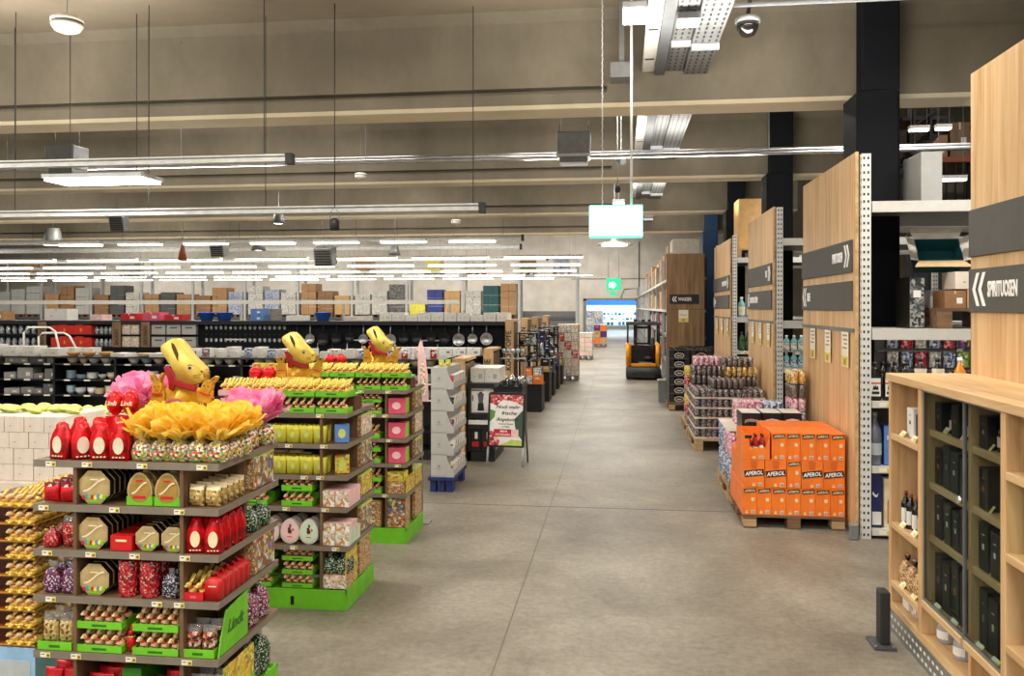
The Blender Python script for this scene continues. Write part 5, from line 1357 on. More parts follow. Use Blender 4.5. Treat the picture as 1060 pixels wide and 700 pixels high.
# pipes across the hall
for y, z, r, x0, x1, nm in ((8.75, 3.16, .022, -14, 6, 'twin silver pipes below the first beam'),):
    o = thing('ceiling_pipe', nm + ', running across the hall', 'pipe', (0, y, z))
    part('pipe', MB().tube([(x0, 0, 0), (x1, 0, 0)], r, 8).mesh('p', 'steel'), o)
    if y < 9: part('pipe', MB().tube([(x0, .1, .05), (x1, .1, .05)], r, 8).mesh('p', 'steel'), o)
    for k in range(7): part('hanger', MB().tube([(-9 + k * 2.1, 0, 0), (-9 + k * 2.1, 0, 4.05 - z)], .004, 4).mesh('p', 'galv_dark'), o)
o = thing('ceiling_pipe', 'thin dark conduit across the top right of the ceiling', 'pipe', (0, 5.6, 3.56))
part('pipe', MB().tube([(.25, 0, 0), (6, 0, 0)], .014, 8).mesh('p', 'grey_dark'), o)
for k in range(3): part('clip', MB().tube([(1.2 + k * 1.1, 0, 0), (1.2 + k * 1.1, 0, .49)], .005, 4).mesh('p', 'galv_dark'), o)
# perforated cable trays running along the aisle between the beams
def cable_tray(x0, x1, ya, yb, z, L):
    o = thing('cable_tray', L, 'cable tray', ((x0 + x1) / 2, (ya + yb) / 2, z))
    h, d = (x1 - x0) / 2, (yb - ya) / 2
    b = MB().box(-h, h, -d, d, 0, .006, 0).box(-h, -h + .006, -d, d, .006, .06, 0).box(h - .006, h, -d, d, .006, .06, 0)
    hl = b; nx = max(3, int((x1 - x0) / .042)); ny = int((yb - ya) / .09)
    for i in range(nx):
        for k in range(ny): hl.cb(-h + (i + .5) * 2 * h / nx, -d + (k + .5) * 2 * d / ny, -.001, .014, .05 if i % 2 else .04, .001, 1)
    part('tray', b.mesh('t', ['galv_dark', 'hole']), o, label='perforated tray with rows of dark holes')
    part('cross_bracket', MB().box(-h - .002, h + .002, -.02, .02, -.045, -.005).mesh('cb', 'galv'), o, (0, d * .55, 0))
    for s in (-1, 1): part('rod', MB().tube([(s * (h + .0), d * .55, -.04), (s * (h + .0), d * .55, 4.05 - z)], .005, 4).mesh('r', 'galv_dark'), o)
for i, (ya, yb) in enumerate(((3.45, 6.98), (7.42, 10.98), (11.42, 14.98), (15.42, 18.98))):
    n_ = ['nearest', 'second', 'third', 'fourth'][i]
    cable_tray(.52, .71, ya, yb, 3.50, 'wide perforated cable tray above the aisle, right one, %s bay' % n_)
    cable_tray(.375, .51, ya, yb, 3.53, 'perforated cable tray above the aisle, middle one, %s bay' % n_)
    o = thing('cable_duct', 'dark grey closed cable duct above the aisle, %s bay' % n_, 'duct', (.325, (ya + yb) / 2, 3.50))
    part('duct', MB().box(-.04, .04, -(yb - ya) / 2, (yb - ya) / 2, 0, .1).mesh('d', 'grey_dark'), o)
    part('hanger', MB().tube([(0, 0, .1), (0, 0, .55)], .006, 4).mesh('d', 'galv_dark'), o)
    o = thing('slotted_channel', 'pale channel with dark slots beside the duct above the aisle, %s bay' % n_, 'channel', (.235, (ya + yb) / 2, 3.53))
    part('channel', MB().box(-.048, .048, -(yb - ya) / 2, (yb - ya) / 2, 0, .05).mesh('d', 'beam_white'), o)
    for k in range(5): part('slot', MB().cb(0, 0, -.001, .07, .04, .001).mesh('d', 'hole'), o, (0, -(yb - ya) * .4 + k * (yb - ya) * .2, 0))
    part('hanger', MB().tube([(0, 0, .05), (0, 0, .49)], .006, 4).mesh('d', 'galv_dark'), o)
# square floodlights between the trays
def flood(x, y, z, s, L, d=.14):
    o = thing('flood_light', L, 'light', (x, y, z))
    part('housing', MB().cb(0, 0, .01, s, d, .05).mesh('h', 'galv_dark', .006), o)
    part('lens', MB().cb(0, 0, -.008, s * .9, d * .88, .018).mesh('l', 'lamp_face'), o)
    part('bracket', MB().tube([(0, 0, .06), (0, 0, 4.05 - z)], .008, 5).mesh('b', 'galv_dark'), o)
flood(.105, 5.85, 3.60, .17, 'bright square floodlight at the top above the aisle, left one', .3)
flood(.445, 5.55, 3.44, .15, 'bright square floodlight at the top above the aisle, right one', .12)
flood(-.02, 9.6, 3.30, .2, 'small bright light halfway down the suspension pole', .1)
flood(-.01, 13.7, 3.28, .2, 'small bright light just above the lit sign', .1)
for i, (x, y, z) in enumerate(((-.02, 10.2, 3.0), (.02, 9.4, 3.2))):
    o = thing('spot_light', 'small dark spotlight beside the suspension pole, %s' % ['lower', 'upper'][i], 'spotlight', (x, y, z), .4 * i)
    part('body', MB().tube([(0, -.06, 0), (0, .06, .05)], .035, 8).mesh('b', 'black'), o)
    part('arm', MB().tube([(0, 0, .02), (0, 0, 4.05 - z)], .006, 5).mesh('b', 'galv_dark'), o)
o = thing('security_camera', 'black dome camera under the conduit at top right', 'camera', (.87, 5.9, 3.52))
part('dome', MB().lathe([(0, -.08), (.045, -.065), (.07, -.02), (.075, .02)], 16).mesh('d', 'bottle_dark'), o)
part('collar', MB().lathe([(.085, .02), (.085, .05), (.05, .07), (0, .07)], 16).mesh('d', 'galv_dark'), o)
part('mount', MB().tube([(0, 0, .07), (.02, 0, .2), (.09, .1, .53)], .015, 6).mesh('d', 'black'), o)
# lit sign over the aisle
o = thing('lit_sign', 'glowing white rectangular sign box hanging over the aisle', 'sign', (-.025, 6.25, 2.115))
part('box', MB().cb(0, .05, 0, .395, .1, .24).mesh('b', 'sign_teal', .006), o)
part('face', MB().cb(0, -.002, .016, .38, .006, .212).mesh('f', 'sign_glow'), o)
part('small_print', MB().cb(-.13, -.006, .03, .035, .001, .009).mesh('sp', 'grey_mid'), o)
part('suspension_pole', MB().tube([(.115, .05, .24), (.115, .05, 1.935)], .010, 8).mesh('p', 'white'), o)
ch = MB()
for k in range(60): ch.tube([(-.10 + .005 * (k % 2), .05, .24 + k * .028), (-.10 - .005 * (k % 2), .05, .272 + k * .028)], .0035, 4)
part('chain', ch.mesh('c', 'galv'), o)
o = thing('junction_box', 'small grey ribbed box under the first beam left of the trays', 'box', (.02, 6.8, 3.42))
bb = MB().cb(0, 0, 0, .18, .2, .12)
for k in range(6): bb.cb(-.075 + k * .03, -.102, .01, .012, .004, .1)
part('box', bb.mesh('jb', 'galv_dark'), o)
part('bracket', MB().cb(0, 0, .12, .04, .04, .51).mesh('jb', 'galv_dark'), o)
# further lights and the exit sign in the distance
o = thing('pendant_light', 'flat round white pendant light under the lit sign, further back', 'light', (-.08, 14.2, 2.64))
part('shade', MB().lathe([(.30, 0), (.26, .03), (.06, .07), (.05, .14), (0, .14)], 20).mesh('s', 'white'), o)
part('lens', MB().lathe([(.22, -.006), (0, -.012)], 20).mesh('s', 'lamp_face'), o)
part('rod', MB().tube([(0, 0, .14), (0, 0, 1.41)], .008, 5).mesh('s', 'galv'), o)
o = thing('exit_sign', 'green lit exit sign hanging in front of the far doorway', 'exit sign', (-.2, 30, 2.2))
part('box', MB().cb(0, 0, 0, .5, .08, .42).mesh('b', 'exit_green', .01), o)
part('arrow', MB().prism([(-.15, .1), (-.02, .1), (-.02, .05), (.1, .18), (-.02, .31), (-.02, .26), (-.15, .26)], -.046, -.04).mesh('a', 'sign_glow'), o)
part('lower_box', MB().cb(-.02, 0, -.2, .24, .06, .12).mesh('lb', 'exit_green'), o)
for s in (-1, 1): part('rod', MB().tube([(s * .18, 0, .42), (s * .18, 0, 4.2)], .012, 5).mesh('r', 'galv'), o)
o = thing('wall_conduit', 'dark bent conduit on the wall above the far doorway', 'pipe', (0, 51.95, 0))
part('pipe', MB().tube([(1.2, 0, 5.6), (1.2, 0, 2.75), (.3, 0, 2.7), (.1, 0, 2.2)], .03, 6).mesh('p', 'galv_dark'), o)
o = thing('wall_conduit', 'long thin horizontal line of conduit on the pale far wall', 'pipe', (0, 51.96, 3.35))
part('pipe', MB().tube([(-2.9, 0, 0), (3.2, 0, 0)], .025, 6).mesh('p', 'grey_mid'), o)
for i, x in enumerate((1.35, 1.9, 2.45)):
    one('notice_board', MB().cb(0, 0, 0, .3, .02, .9).cb(0, -.012, .5, .2, .004, .3, 1).mesh('nb', ['sign_dark' if i != 1 else 'red_ribbon', 'white']), 'narrow notice board on the far wall, %s right of the doorway' % ['first', 'second', 'third'][i], 'notice board', (x, 51.94, .95))

# ---- light sources (area lamps added without fittings, mostly out of view)
WARM = (1, .95, .87)
for y in (-2.4, 1.2, 4.9):
    for x in (-9, -5.4, -2.2, .9): lamp((x, y, 3.8), 1.6, .3, 62, WARM)
for y in (9.3, 13.3, 17.3):
    for x in (-16, -11, -7, -3.4, .05): lamp((x, y, 3.93), 2.2, .3, 46, WARM)  # added between the beams, unseen, to light floor and beam faces
for y, xs in ((21.5, (-20, -13, -7, -1.5)), (27.3, (-24, -15, -8, -1)), (34, (-28, -18, -9, -1)), (46, (-30, -18, -8, 0))):
    for x in xs: lamp((x, y, 5.6), 4, 1, 270, WARM)  # added high in the far hall, hidden by the last beam
for y in (2.5, 5.6, 9.0, 13.0, 17.0):
    for x in (-11, -5, .3): lamp((x, y, 2.98), 2.5, .3, 58, WARM, (pi, 0, 0))  # added upward lamps that brighten the beam undersides
for x, y in ((2.9, 5.2), (3.0, 8.6), (3.0, 12.0), (5.5, 10)): lamp((x, y, 3.5), 1.2, .25, 34, WARM)
for x in (-30, -20, -10, -2): lamp((x, 47, 5.8), 4, 1, 190, WARM, (radians(35), 0, 0))
for x, y in ((2.35, 6.15), (2.3, 9.3), (2.3, 12.8)): lamp((x, y, 1.392), .9, .05, 3.2, WARM, (radians(-25), 0, 0))  # added behind the rack beams, unseen, to brighten the goods below
lamp((5.5, 11.5, 6.0), 2, 1, 90, WARM)
# ================================================================== right side: racks with wooden end panels
PX = 1.65
def upright(h, holes=True):
    b = MB().box(0, .062, 0, .05, 0, h, 0)
    n = int(h / .05)
    for k in range(n):
        for xx in (.016, .044): b.cb(xx, -.0006, .02 + k * .05, .012, .001, .018, 1)
        b.cb(-.0006, .018, .02 + k * .05, .001, .012, .018, 1)
    return b.mesh('upright', ['upright_white', 'hole'])
UP = upright(2.66)
def rack(y0, y1, x1, L, shelves=(.07, .5, .95), beams=(1.45, 2.33), back=(.0, 1.0)):
    t = thing('shelf_rack', L, 'rack', (PX + .01, y0, 0))
    D = y1 - y0; W = x1 - PX
    for yy in (0, D - .05):
        for xx in (0, W - .07): part('upright', UP, t, (xx, yy, 0))
    for z in beams:
        part('beam', MB().box(.07, W - .075, .0, .045, z - .075, z).mesh('b', 'beam_white'), t)
        part('beam', MB().box(.07, W - .075, D - .045, D, z - .075, z).mesh('b', 'beam_white'), t)
        part('rear_deck', MB().box(.07, W - .075, .1, D - .1, z - .03, z - .003).mesh('d', 'galv_dark'), t) if z > 2 else None
    for z in shelves:
        s = part('shelf', MB().box(.07, W - .075, .0, .62, z - .045, z).mesh('s', 'beam_white'), t)
        for k in range(4): part('price_tag', MB().cb(0, 0, 0, .09, .002, .03).cb(.024, -.0012, .002, .036, .001, .026, 1).mesh('tg', ['price_white', 'price_yellow']), s, (.16 + k * .2, -.0015, z - .038))
    for z in beams[:1]:
        part('shelf', MB().box(.07, W - .075, .05, .62, z - .045, z).mesh('s', 'beam_white'), t)
    if back: part('back_panel', MB().box(.07, W - .075, .63, .65, back[0] + .02, back[1]).mesh('bp', 'black'), t)
    return t
def board_text(parent, s, z, y, left, sz=.085, sx=.56):
    """white lettering on an end-panel sign; panel faces -X"""
    me = text_mesh(s, sz, 'lettering_white', sx, .0012)
    part('lettering', me, parent, (-.0205, y, z), rot=(0, 0, -pi / 2))
def end_wall(y0, y1, h, L, top_text, low_text, cards=3, x=PX):
    """wooden panel closing the rack towards the aisle (faces -X); near edge y0"""
    t = thing('wooden_end_panel', L, 'end panel', (x, y0, 0))
    D = y1 - y0
    bd = MB()
    part('panel', MB().box(-.02, .0, 0, D, .02, h).mesh('p', 'oak', .002), t)
    part('edge_strip', MB().box(-.022, .0, -.004, 0, .02, h).mesh('p', 'oak_shelf'), t)
    for z0, z1, tx in ((1.845, 2.075, top_text), (1.575, 1.785, low_text)):
        sg = part('sign_plate', MB().box(-.034, -.021, .06 if D > 1 else .03, D - .01, z0, z1).mesh('s', 'sign_grey', .002), t)
        if tx:
            txt, left = tx
            zc = (z0 + z1) / 2 - .03
            me = text_mesh(txt, .1, 'lettering_white', .5, .0012)
            wd = max(v.co.x for v in me.vertices)
            if left:
                part('chevrons', CHL, sg, (-.0355, D - .06, zc + .035), rot=(0, 0, -pi / 2))
                part('lettering', me, sg, (-.0355, D - .06 - .17, zc), rot=(0, 0, -pi / 2))
            else:
                part('chevrons', CHR, sg, (-.0355, .10, zc + .035), rot=(0, 0, -pi / 2))
                part('lettering', me, sg, (-.0355, .10 + .19 + wd, zc), rot=(0, 0, -pi / 2))
    if cards:
        part('card_rail', MB().box(-.032, -.021, .02, D - .02, 1.425, 1.45).mesh('cr', 'galv_dark'), t)
        for k in range(cards):
            c = MB().box(-.030, -.026, -.085, .085, 0, .25, 0).box(-.031, -.030, -.082, .082, .005, .075, 1)
            for q in range(4): c.box(-.0306, -.030, -.06, .06 - .02 * (q % 3), .22 - q * .03, .232 - q * .03, 2)
            c.box(-.0316, -.031, -.03, .03, .015, .06, 2)
            part('price_card', c.mesh('pc', ['price_white', 'price_yellow', 'grey_mid']), t, (-.006, .22 + k * (D - .35) / 2.6, 1.17))
    return t
CHL = chevrons(.16, True); CHR = chevrons(.16, False)
end_wall(6.10, 7.78, 2.68, 'tall light wooden end panel with two grey signs and three price cards, second from right', ('SPIRITUOSEN', False), ('BIERE', True))
end_wall(9.24, 11.0, 2.67, 'tall light wooden end panel with two grey signs, third from the right edge', ('BIERE', False), ('ERFRISCHUNGSGETRÄNKE', True))
end_wall(12.75, 14.85, 2.62, 'tall light wooden end panel with two grey signs, farthest of the four along the aisle', ('ERFRISCHUNGSGETRÄNKE', False), ('SÄFTE', True))
end_wall(1.6, 4.40, 2.75, 'large light wooden end panel with a spirits sign at the right edge', None, ('SPIRITUOSEN', True), 0, 1.74)
rack(6.06, 7.78, 3.9, 'white pallet rack behind the spirits panel, nearest on the right')
rack(9.20, 11.0, 3.9, 'white pallet rack with teal water bottles, second on the right')
rack(12.70, 14.85, 3.55, 'white pallet rack with green bottles, third on the right')
o = thing('chain', 'thin steel chain hanging in front of the top right beam', 'chain', (2.42, 5.2, 2.76))
ch = MB()
for k in range(30): ch.tube([(.006 * (k % 2), 0, k * .043), (-.006 * (k % 2), 0, k * .043 + .048)], .004, 4)
part('links', ch.mesh('c', 'galv_dark'), o)

# ------------------------------------------------------------------ bottles
@cached
def m_bottle(r, h, body, cap):
    n = .62
    return MB().lathe([(r * .9, 0), (r, .006), (r, h * n), (r * .85, h * (n + .08)), (r * .4, h * (n + .2)), (r * .36, h * .92)], 14, 0).lathe([(r * .42, h * .9), (r * .42, h), (0, h)], 10, 1).mesh('bottle', [body, cap])
@cached
def m_label(r, h, z0, mt, half):
    b = MB(); n = 10
    rng = pi * (.9 if half else 2)
    vs = []; fs = []
    for i in range(n + 1):
        a = -pi / 2 - rng / 2 + rng * i / n
        for z in (z0, z0 + h): vs.append((r * 1.02 * cos(a), r * 1.02 * sin(a), z))
    for i in range(n): fs.append((i * 2, i * 2 + 2, i * 2 + 3, i * 2 + 1))
    return b.add(vs, fs, 0, True).mesh('label', mt)
@cached
def m_sqbottle(w, d, h, mt, cap):
    b = MB().prism([(-w / 2, 0), (w / 2, 0), (w / 2, h * .62), (w * .18, h * .78), (w * .16, h * .9), (-w * .16, h * .9), (-w * .18, h * .78), (-w / 2, h * .62)], -d / 2, d / 2, 0)
    b.lathe([(w * .2, h * .88), (w * .2, h), (0, h)], 10, 1)
    return b.mesh('bottle', [mt, cap], min(w, d) * .08, 2)
def bottle(x, y, z, r, h, body, cap, L, lab=None, grp=None, cat='bottle', lz=.12, lh=.4):
    o = thing('bottle', L, cat, (x, y, z), 0, grp)
    part('body', m_bottle(r, h, body, cap), o)
    if lab: part('label', m_label(r, round(h * lh, 3), round(h * lz, 3), lab, 1), o)
    return o
# nearest rack: spirits bottles left of the counter
for i in range(3):
    x = 1.765 + i * .098
    o = thing('square_bottle', 'square dark liqueur bottle with white and red label, %s on the nearest rack' % fl(i, 3), 'bottle', (x, 6.14, .951), 0, 'square dark bottles')
    part('body', m_sqbottle(.08, .07, .27, 'bottle_dark', 'black'), o)
    part('label', MB().cb(0, -.0358, .03, .066, .001, .125).cb(0, -.0365, .115, .066, .001, .012, 1).mesh('l', ['white', 'label_orange']), o)
    part('emblem', MB().prism([(-.02, .075), (.02, .075), (.014, .105), (.006, .095), (0, .11), (-.006, .095), (-.014, .105)], -.0375, -.0365).cb(0, -.0372, .045, .05, .001, .018).mesh('e', 'black'), o)
for i in range(4):
    bottle(1.775 + i * .085, 6.28, .951, .034, .26, 'bottle_dark', 'black', 'dark bottle behind, %s, third shelf of the nearest rack' % fl(i, 4), 'white', 'dark bottles behind on the third shelf')
bottle(1.768, 6.14, .501, .046, .37, 'bottle_grey', 'galv_dark', 'tall grey frosted bottle on the second shelf of the nearest rack', 'bowl_grey', None, 'bottle', .2, .22)
for i, x in enumerate((1.86, 1.955)):
    one('blue_bottle_box', m_printed(.075, .075, .28, 'blue_light', 'blue_box', 'wrap_blue'), 'blue bottle box beside the grey bottle, %s of two' % ['left', 'right'][i], 'bottle box', (x, 6.15, .501))
o = thing('navy_bottle_box', 'tall navy blue bottle box with a white bird, lowest shelf of the nearest rack', 'bottle box', (1.76, 6.14, .071))
part('box', m_box(.085, .085, .39, 'navy', .002), o)
part('bird_emblem', MB().prism([(-.02, .235), (-.005, .215), (.012, .21), (.022, .24), (.008, .225), (-.004, .232), (-.012, .25)], -.0435, -.0428).mesh('be', 'white'), o)
part('lower_label', MB().cb(.01, -.043, .02, .06, .001, .09).mesh('ll', 'white'), o)
o = thing('cream_bottle_box', 'cream bottle box with a picture of an orange bottle, lowest shelf of the nearest rack', 'bottle box', (1.865, 6.14, .071))
part('box', m_box(.09, .085, .34, 'label_cream', .002), o)
part('picture', MB().prism([(-.025, .03), (.025, .03), (.025, .18), (.01, .22), (.009, .29), (-.009, .29), (-.01, .22), (-.025, .18)], -.044, -.0428).mesh('pp', 'amber'), o)
for i in range(3):
    one('cream_bottle_box', m_printed(.09, .085, .34, 'label_cream', 'tan_box', 'amber'), 'cream bottle box further right on the lowest shelf, %s' % fl(i, 3), 'bottle box', (1.985 + i * .1, 6.14, .071))
# things on the higher level of the nearest rack, right of the column
zb = 1.451
o = one('pallet', m_pallet(.9, .62, 'pallet_dark'), 'dark wooden pallet under cartons on the upper level of the nearest rack', 'pallet', (2.62, 6.42, zb))
zp = zb + .143
for i, (x, w_, h, mt, L) in enumerate(((2.30, .14, .12, 'brown_box2', 'brown carton'), (2.455, .15, .13, 'tan_box', 'tan carton'), (2.63, .17, .13, 'box_wht_red', 'white carton with red print'))):
    o = thing('carton', L + ', front row on the pallet in the nearest rack', 'carton', (x, 6.25, zp))
    part('carton', m_carton(w_, .22, h, mt if i < 2 else 'white', 'tape', 'white' if i < 2 else 'box_wht_red'), o)
    if i == 2: part('print', MB().prism([(-.06, .03), (.06, .03), (.06, .06), (0, .10), (-.06, .06)], -.1125, -.1108).mesh('p', 'red'), o)
one('carton', m_carton(.2, .24, .13, 'white', 'offwhite', 'bowl_grey'), 'white carton, upper left on the pallet in the nearest rack', 'carton', (2.33, 6.52, zp + 0))
one('carton', m_carton(.2, .24, .12, 'carton_white', 'offwhite', 'bowl_grey'), 'pale carton above the tan one on the pallet in the nearest rack', 'carton', (2.40, 6.26, zp + .1315))
one('carton', m_carton(.24, .24, .16, 'carton_white', 'offwhite', 'grey_mid'), 'pale carton, second tier at right on the pallet in the nearest rack', 'carton', (2.63, 6.26, zp + .1315))
one('carton', m_carton(.26, .24, .21, 'grey_box', 'offwhite', 'grey_mid'), 'tall pale carton behind at right on the pallet in the nearest rack', 'carton', (2.66, 6.55, zp))
o = thing('open_carton', 'opened empty carton with dark teal inside tilted towards the aisle, nearest rack', 'carton', (2.27, 6.36, zp + .418), 0, None, (.95, 0, -.05))
part('walls', MB().box(-.15, .15, -.1, .1, -.14, -.135).box(-.15, -.145, -.1, .1, -.135, 0).box(.145, .15, -.1, .1, -.135, 0).box(-.145, .145, -.1, -.095, -.135, 0).box(-.145, .145, .095, .1, -.135, 0).mesh('w', 'teal_box'), o, label='dark teal inside')
for nm, vs in (('flap', [(-.15, -.1, 0), (.15, -.1, 0), (.19, -.17, .02), (-.19, -.17, .02)]), ('flap', [(-.15, .1, 0), (.15, .1, 0), (.18, .17, .03), (-.18, .17, .03)]), ('flap', [(-.15, -.1, 0), (-.15, .1, 0), (-.21, .11, .03), (-.21, -.11, .03)]), ('flap', [(.15, -.1, 0), (.15, .1, 0), (.21, .11, .03), (.21, -.11, .03)])):
    part(nm, MB().add(vs + [(a, b_, c - .004) for a, b_, c in vs], [(0, 1, 2, 3), (7, 6, 5, 4), (0, 4, 5, 1), (1, 5, 6, 2), (2, 6, 7, 3), (3, 7, 4, 0)]).mesh('f', 'tape' if vs[0][1] < 0 and vs[1][1] < 0 else 'offwhite'), o)
one('shrink_wrapped_pack', m_printed(.1, .3, .36, 'wrap_dark', 'dark_box', 'white'), 'tall black wrapped pack left of the pallet in the nearest rack', 'pack', (2.07, 6.35, zb))
one('carton', m_box(.15, .4, .42, 'grey_box', .004), 'tall grey carton on the top level of the nearest rack beside the column', 'carton', (2.29, 6.75, 2.331))
# shelves seen behind: third-shelf goods in the middle of the nearest rack
for i in range(2):
    bottle(2.07 + i * .115, 6.14, .951, .04, .30, 'bottle_dark', 'black', 'dark bottle with cream label right of the square bottles, %s' % ['left', 'right'][i], 'label_cream', 'dark bottles with cream labels', 'bottle', .45, .3)
bottle(2.33, 6.14, .951, .04, .30, 'amber', 'cap_white', 'pale golden bottle on the third shelf of the nearest rack', 'label_cream')
for i in range(2): bottle(2.44 + i * .1, 6.14, .951, .045, .28, 'bottle_green', 'bottle_dark', 'dark green bottle on the third shelf, %s of two' % ['left', 'right'][i], 'bottle_green', 'dark green bottles on the third shelf')
t = thing('snack_rack', 'grey hook panel with coloured snack packs behind the spirits bottles', 'display rack', (2.5, 6.60, 1.0))
part('panel', MB().box(-.6, .6, .0, .02, 0, .43).mesh('p', 'grey_dark'), t)
part('centre_post', MB().box(-.02, .02, -.02, 0, 0, .43).mesh('p', 'galv'), t)
for k in range(3): part('hook_bar', MB().box(-.6, .6, -.06, 0, .13 + k * .14, .135 + k * .14).mesh('p', 'galv_dark'), t)
for k in range(3):
    for i in range(10):
        x = 2.02 + i * .1
        if i < 5:
            mt = ['snack_red', 'wrap_white', 'wrap_blue'][(i + k) % 3] if k else ['snack_red', 'wrap_blue', 'wrap_white'][i % 3]
        else: mt = ['snack_green', 'snack_purple', 'purple', 'snack_green'][(i + k * 2) % 4]
        one('snack_pack', m_pillow(.085, .03, .115, mt, mt), 'hanging snack pack, %s in the %s row behind the spirits bottles' % (fl(i, 10), ['lower', 'middle', 'upper'][k]), 'snack pack', (x, 6.57, 1.014 + k * .14), 0, 'hanging snack packs')

# second rack: water bottles
def packrow(y, z, xs, mt, cap, r, h, dsc, grp, depth=2, lab=None):
    n = len(xs)
    for k in range(depth):
        for i, x in enumerate(xs):
            bottle(x, y + k * r * 2.1, z, r, h, mt, cap, '%s, %s, %s row' % (dsc, fl(i, n), ['front', 'back'][k]), lab, grp)
xs = [1.77 + i * .077 for i in range(9)]
packrow(9.27, .951, xs, 'bottle_teal', 'cap_white', .034, .17, 'pale teal water bottle, lower layer, second rack', 'teal water bottles', 1, 'wrap_blue')
one('layer_board', m_box(.72, .15, .006, 'tan_box'), 'thin board between the layers of teal water bottles', 'board', (2.08, 9.31, .951 + .1715))
packrow(9.27, .951 + .179, xs, 'bottle_teal', 'cap_white', .034, .17, 'pale teal water bottle, upper layer, second rack', 'teal water bottles', 1, 'wrap_white')
packrow(9.27, .501, [1.77 + i * .062 for i in range(12)], 'bottle_dark', 'label_orange', .028, .2, 'small dark bottle on the second shelf, second rack', 'small dark bottles', 1)
one('carton_pack', m_load(.6, .35, .26, 'cans_mix', 3, 2), 'grey shrink packs on the lowest shelf of the second rack', 'pack', (2.05, 9.42, .071))
one('tan_carton', m_box(.35, .3, .4, 'tan_box', .004), 'tan carton on the top level of the second rack beside the column', 'carton', (2.46, 9.5, 2.331))
one('blue_bottle_pack', m_printed(.3, .3, .5, 'navy', 'column_blue', 'blue_light'), 'dark blue pack on the upper level of the second rack', 'pack', (2.45, 9.6, 1.451))
for i in range(2): one('red_carton', m_printed(.14, .2, .24, 'red', 'red', 'white'), 'red carton on the upper level of the second rack, %s' % ['left', 'right'][i], 'carton', (2.18 + i * .15, 9.35, 1.451) if i == 0 else (2.72, 9.4, 1.451))
# third rack: green bottles
packrow(12.8, 1.451, [1.8 + i * .12 for i in range(5)], 'bottle_teal', 'cap_white', .05, .3, 'large pale green bottle on the upper level, third rack', 'large pale green bottles', 1, 'label_cream')
packrow(12.8, .951, [1.8 + i * .1 for i in range(6)], 'bottle_green', 'bottle_dark', .045, .28, 'dark green bottle on the third shelf, third rack', 'dark green bottles of the third rack', 1, 'poster_dark')
packrow(12.8, .501, [1.8 + i * .1 for i in range(6)], 'bottle_dark', 'red', .045, .28, 'dark bottle on the second shelf, third rack', 'dark bottles of the third rack', 1, 'label_cream')
one('brown_carton_tall', m_box(.55, .5, .75, 'tan_box', .005), 'large tan carton on a pallet on top of the third rack', 'carton', (2.05, 13.2, 2.331 + .144))
one('pallet', m_pallet(.7, .8, 'pallet_wood'), 'wooden pallet under the large tan carton on the third rack', 'pallet', (2.05, 13.2, 2.331))

# ------------------------------------------------------------------ orange carton pallet
def pallet(x0, x1, y0, y1, L, mt='pallet_wood', loc_z=0.0):
    W, D = x1 - x0, y1 - y0
    t = thing('pallet', L, 'pallet', ((x0 + x1) / 2, (y0 + y1) / 2, loc_z))
    b = MB()
    for i in range(7): b.cb(0, -D / 2 + (i + .5) * D / 7, .112, W, D / 7 * .82, .02)
    part('deck', b.mesh('dk', mt), t)
    for s in (-1, 0, 1):
        k = part('skid', MB().cb(0, 0, 0, .09, D, .018).cb(0, 0, .094, .09, D, .018).mesh('sk', mt), t, (s * (W / 2 - .05), 0, 0))
        for q in (-1, 0, 1): part('block', MB().cb(0, 0, .018, .09, .12, .076).mesh('bl', 'pallet_dark' if (s + q) % 2 else 'pallet_wood', .003), k, (0, q * (D / 2 - .062), 0))
    return t
AX0, AX1, AY0 = .89, 1.605, 6.27
pallet(AX0 - .0, AX1 + .0, AY0 - .02, AY0 + .78, 'wooden pallet under the orange aperitif cartons', 'pallet_dark').scale = (1, 1, .7)
AP_W = text_mesh('APEROL', .040, 'lettering_white', .86, .0008, .22, 'CENTER')
AP_N = text_mesh('APEROL', .023, 'cream', .9, .0006, .2, 'CENTER')
@cached
def m_apcarton(w, d, h):
    b = MB().cb(0, 0, 0, w, d, h, 0)
    b.cb(0, -d / 2 - .0003, 0, .0015, .0006, h, 1)
    b.cb(-w * .05, 0, h, .0016, d, .0006, 1)
    return b.mesh('carton', ['orange', 'orange_dark'], .0016)
@cached
def m_applate(w, h): return MB().cb(0, 0, -h / 2, w, .0012, h).mesh('plate', 'black')
@cached
def m_apprint(w, h):
    b = MB()
    b.cb(w * .22, 0, h * .05, w * .26, .001, h * .12, 0)
    for i in range(5): b.cb(w * .22 + (i - 2) * w * .045, -.0006, h * .06, w * .022, .001, h * .09, 1)
    b.cb(-w * .22, 0, h * .05, w * .2, .001, h * .05, 2); b.cb(-w * .22, 0, h * .12, w * .12, .001, h * .03, 2)
    b.cb(w * .22, 0, h * .5, w * .22, .001, h * .12, 2)
    return b.mesh('print', ['white', 'grey_dark', 'cream'])
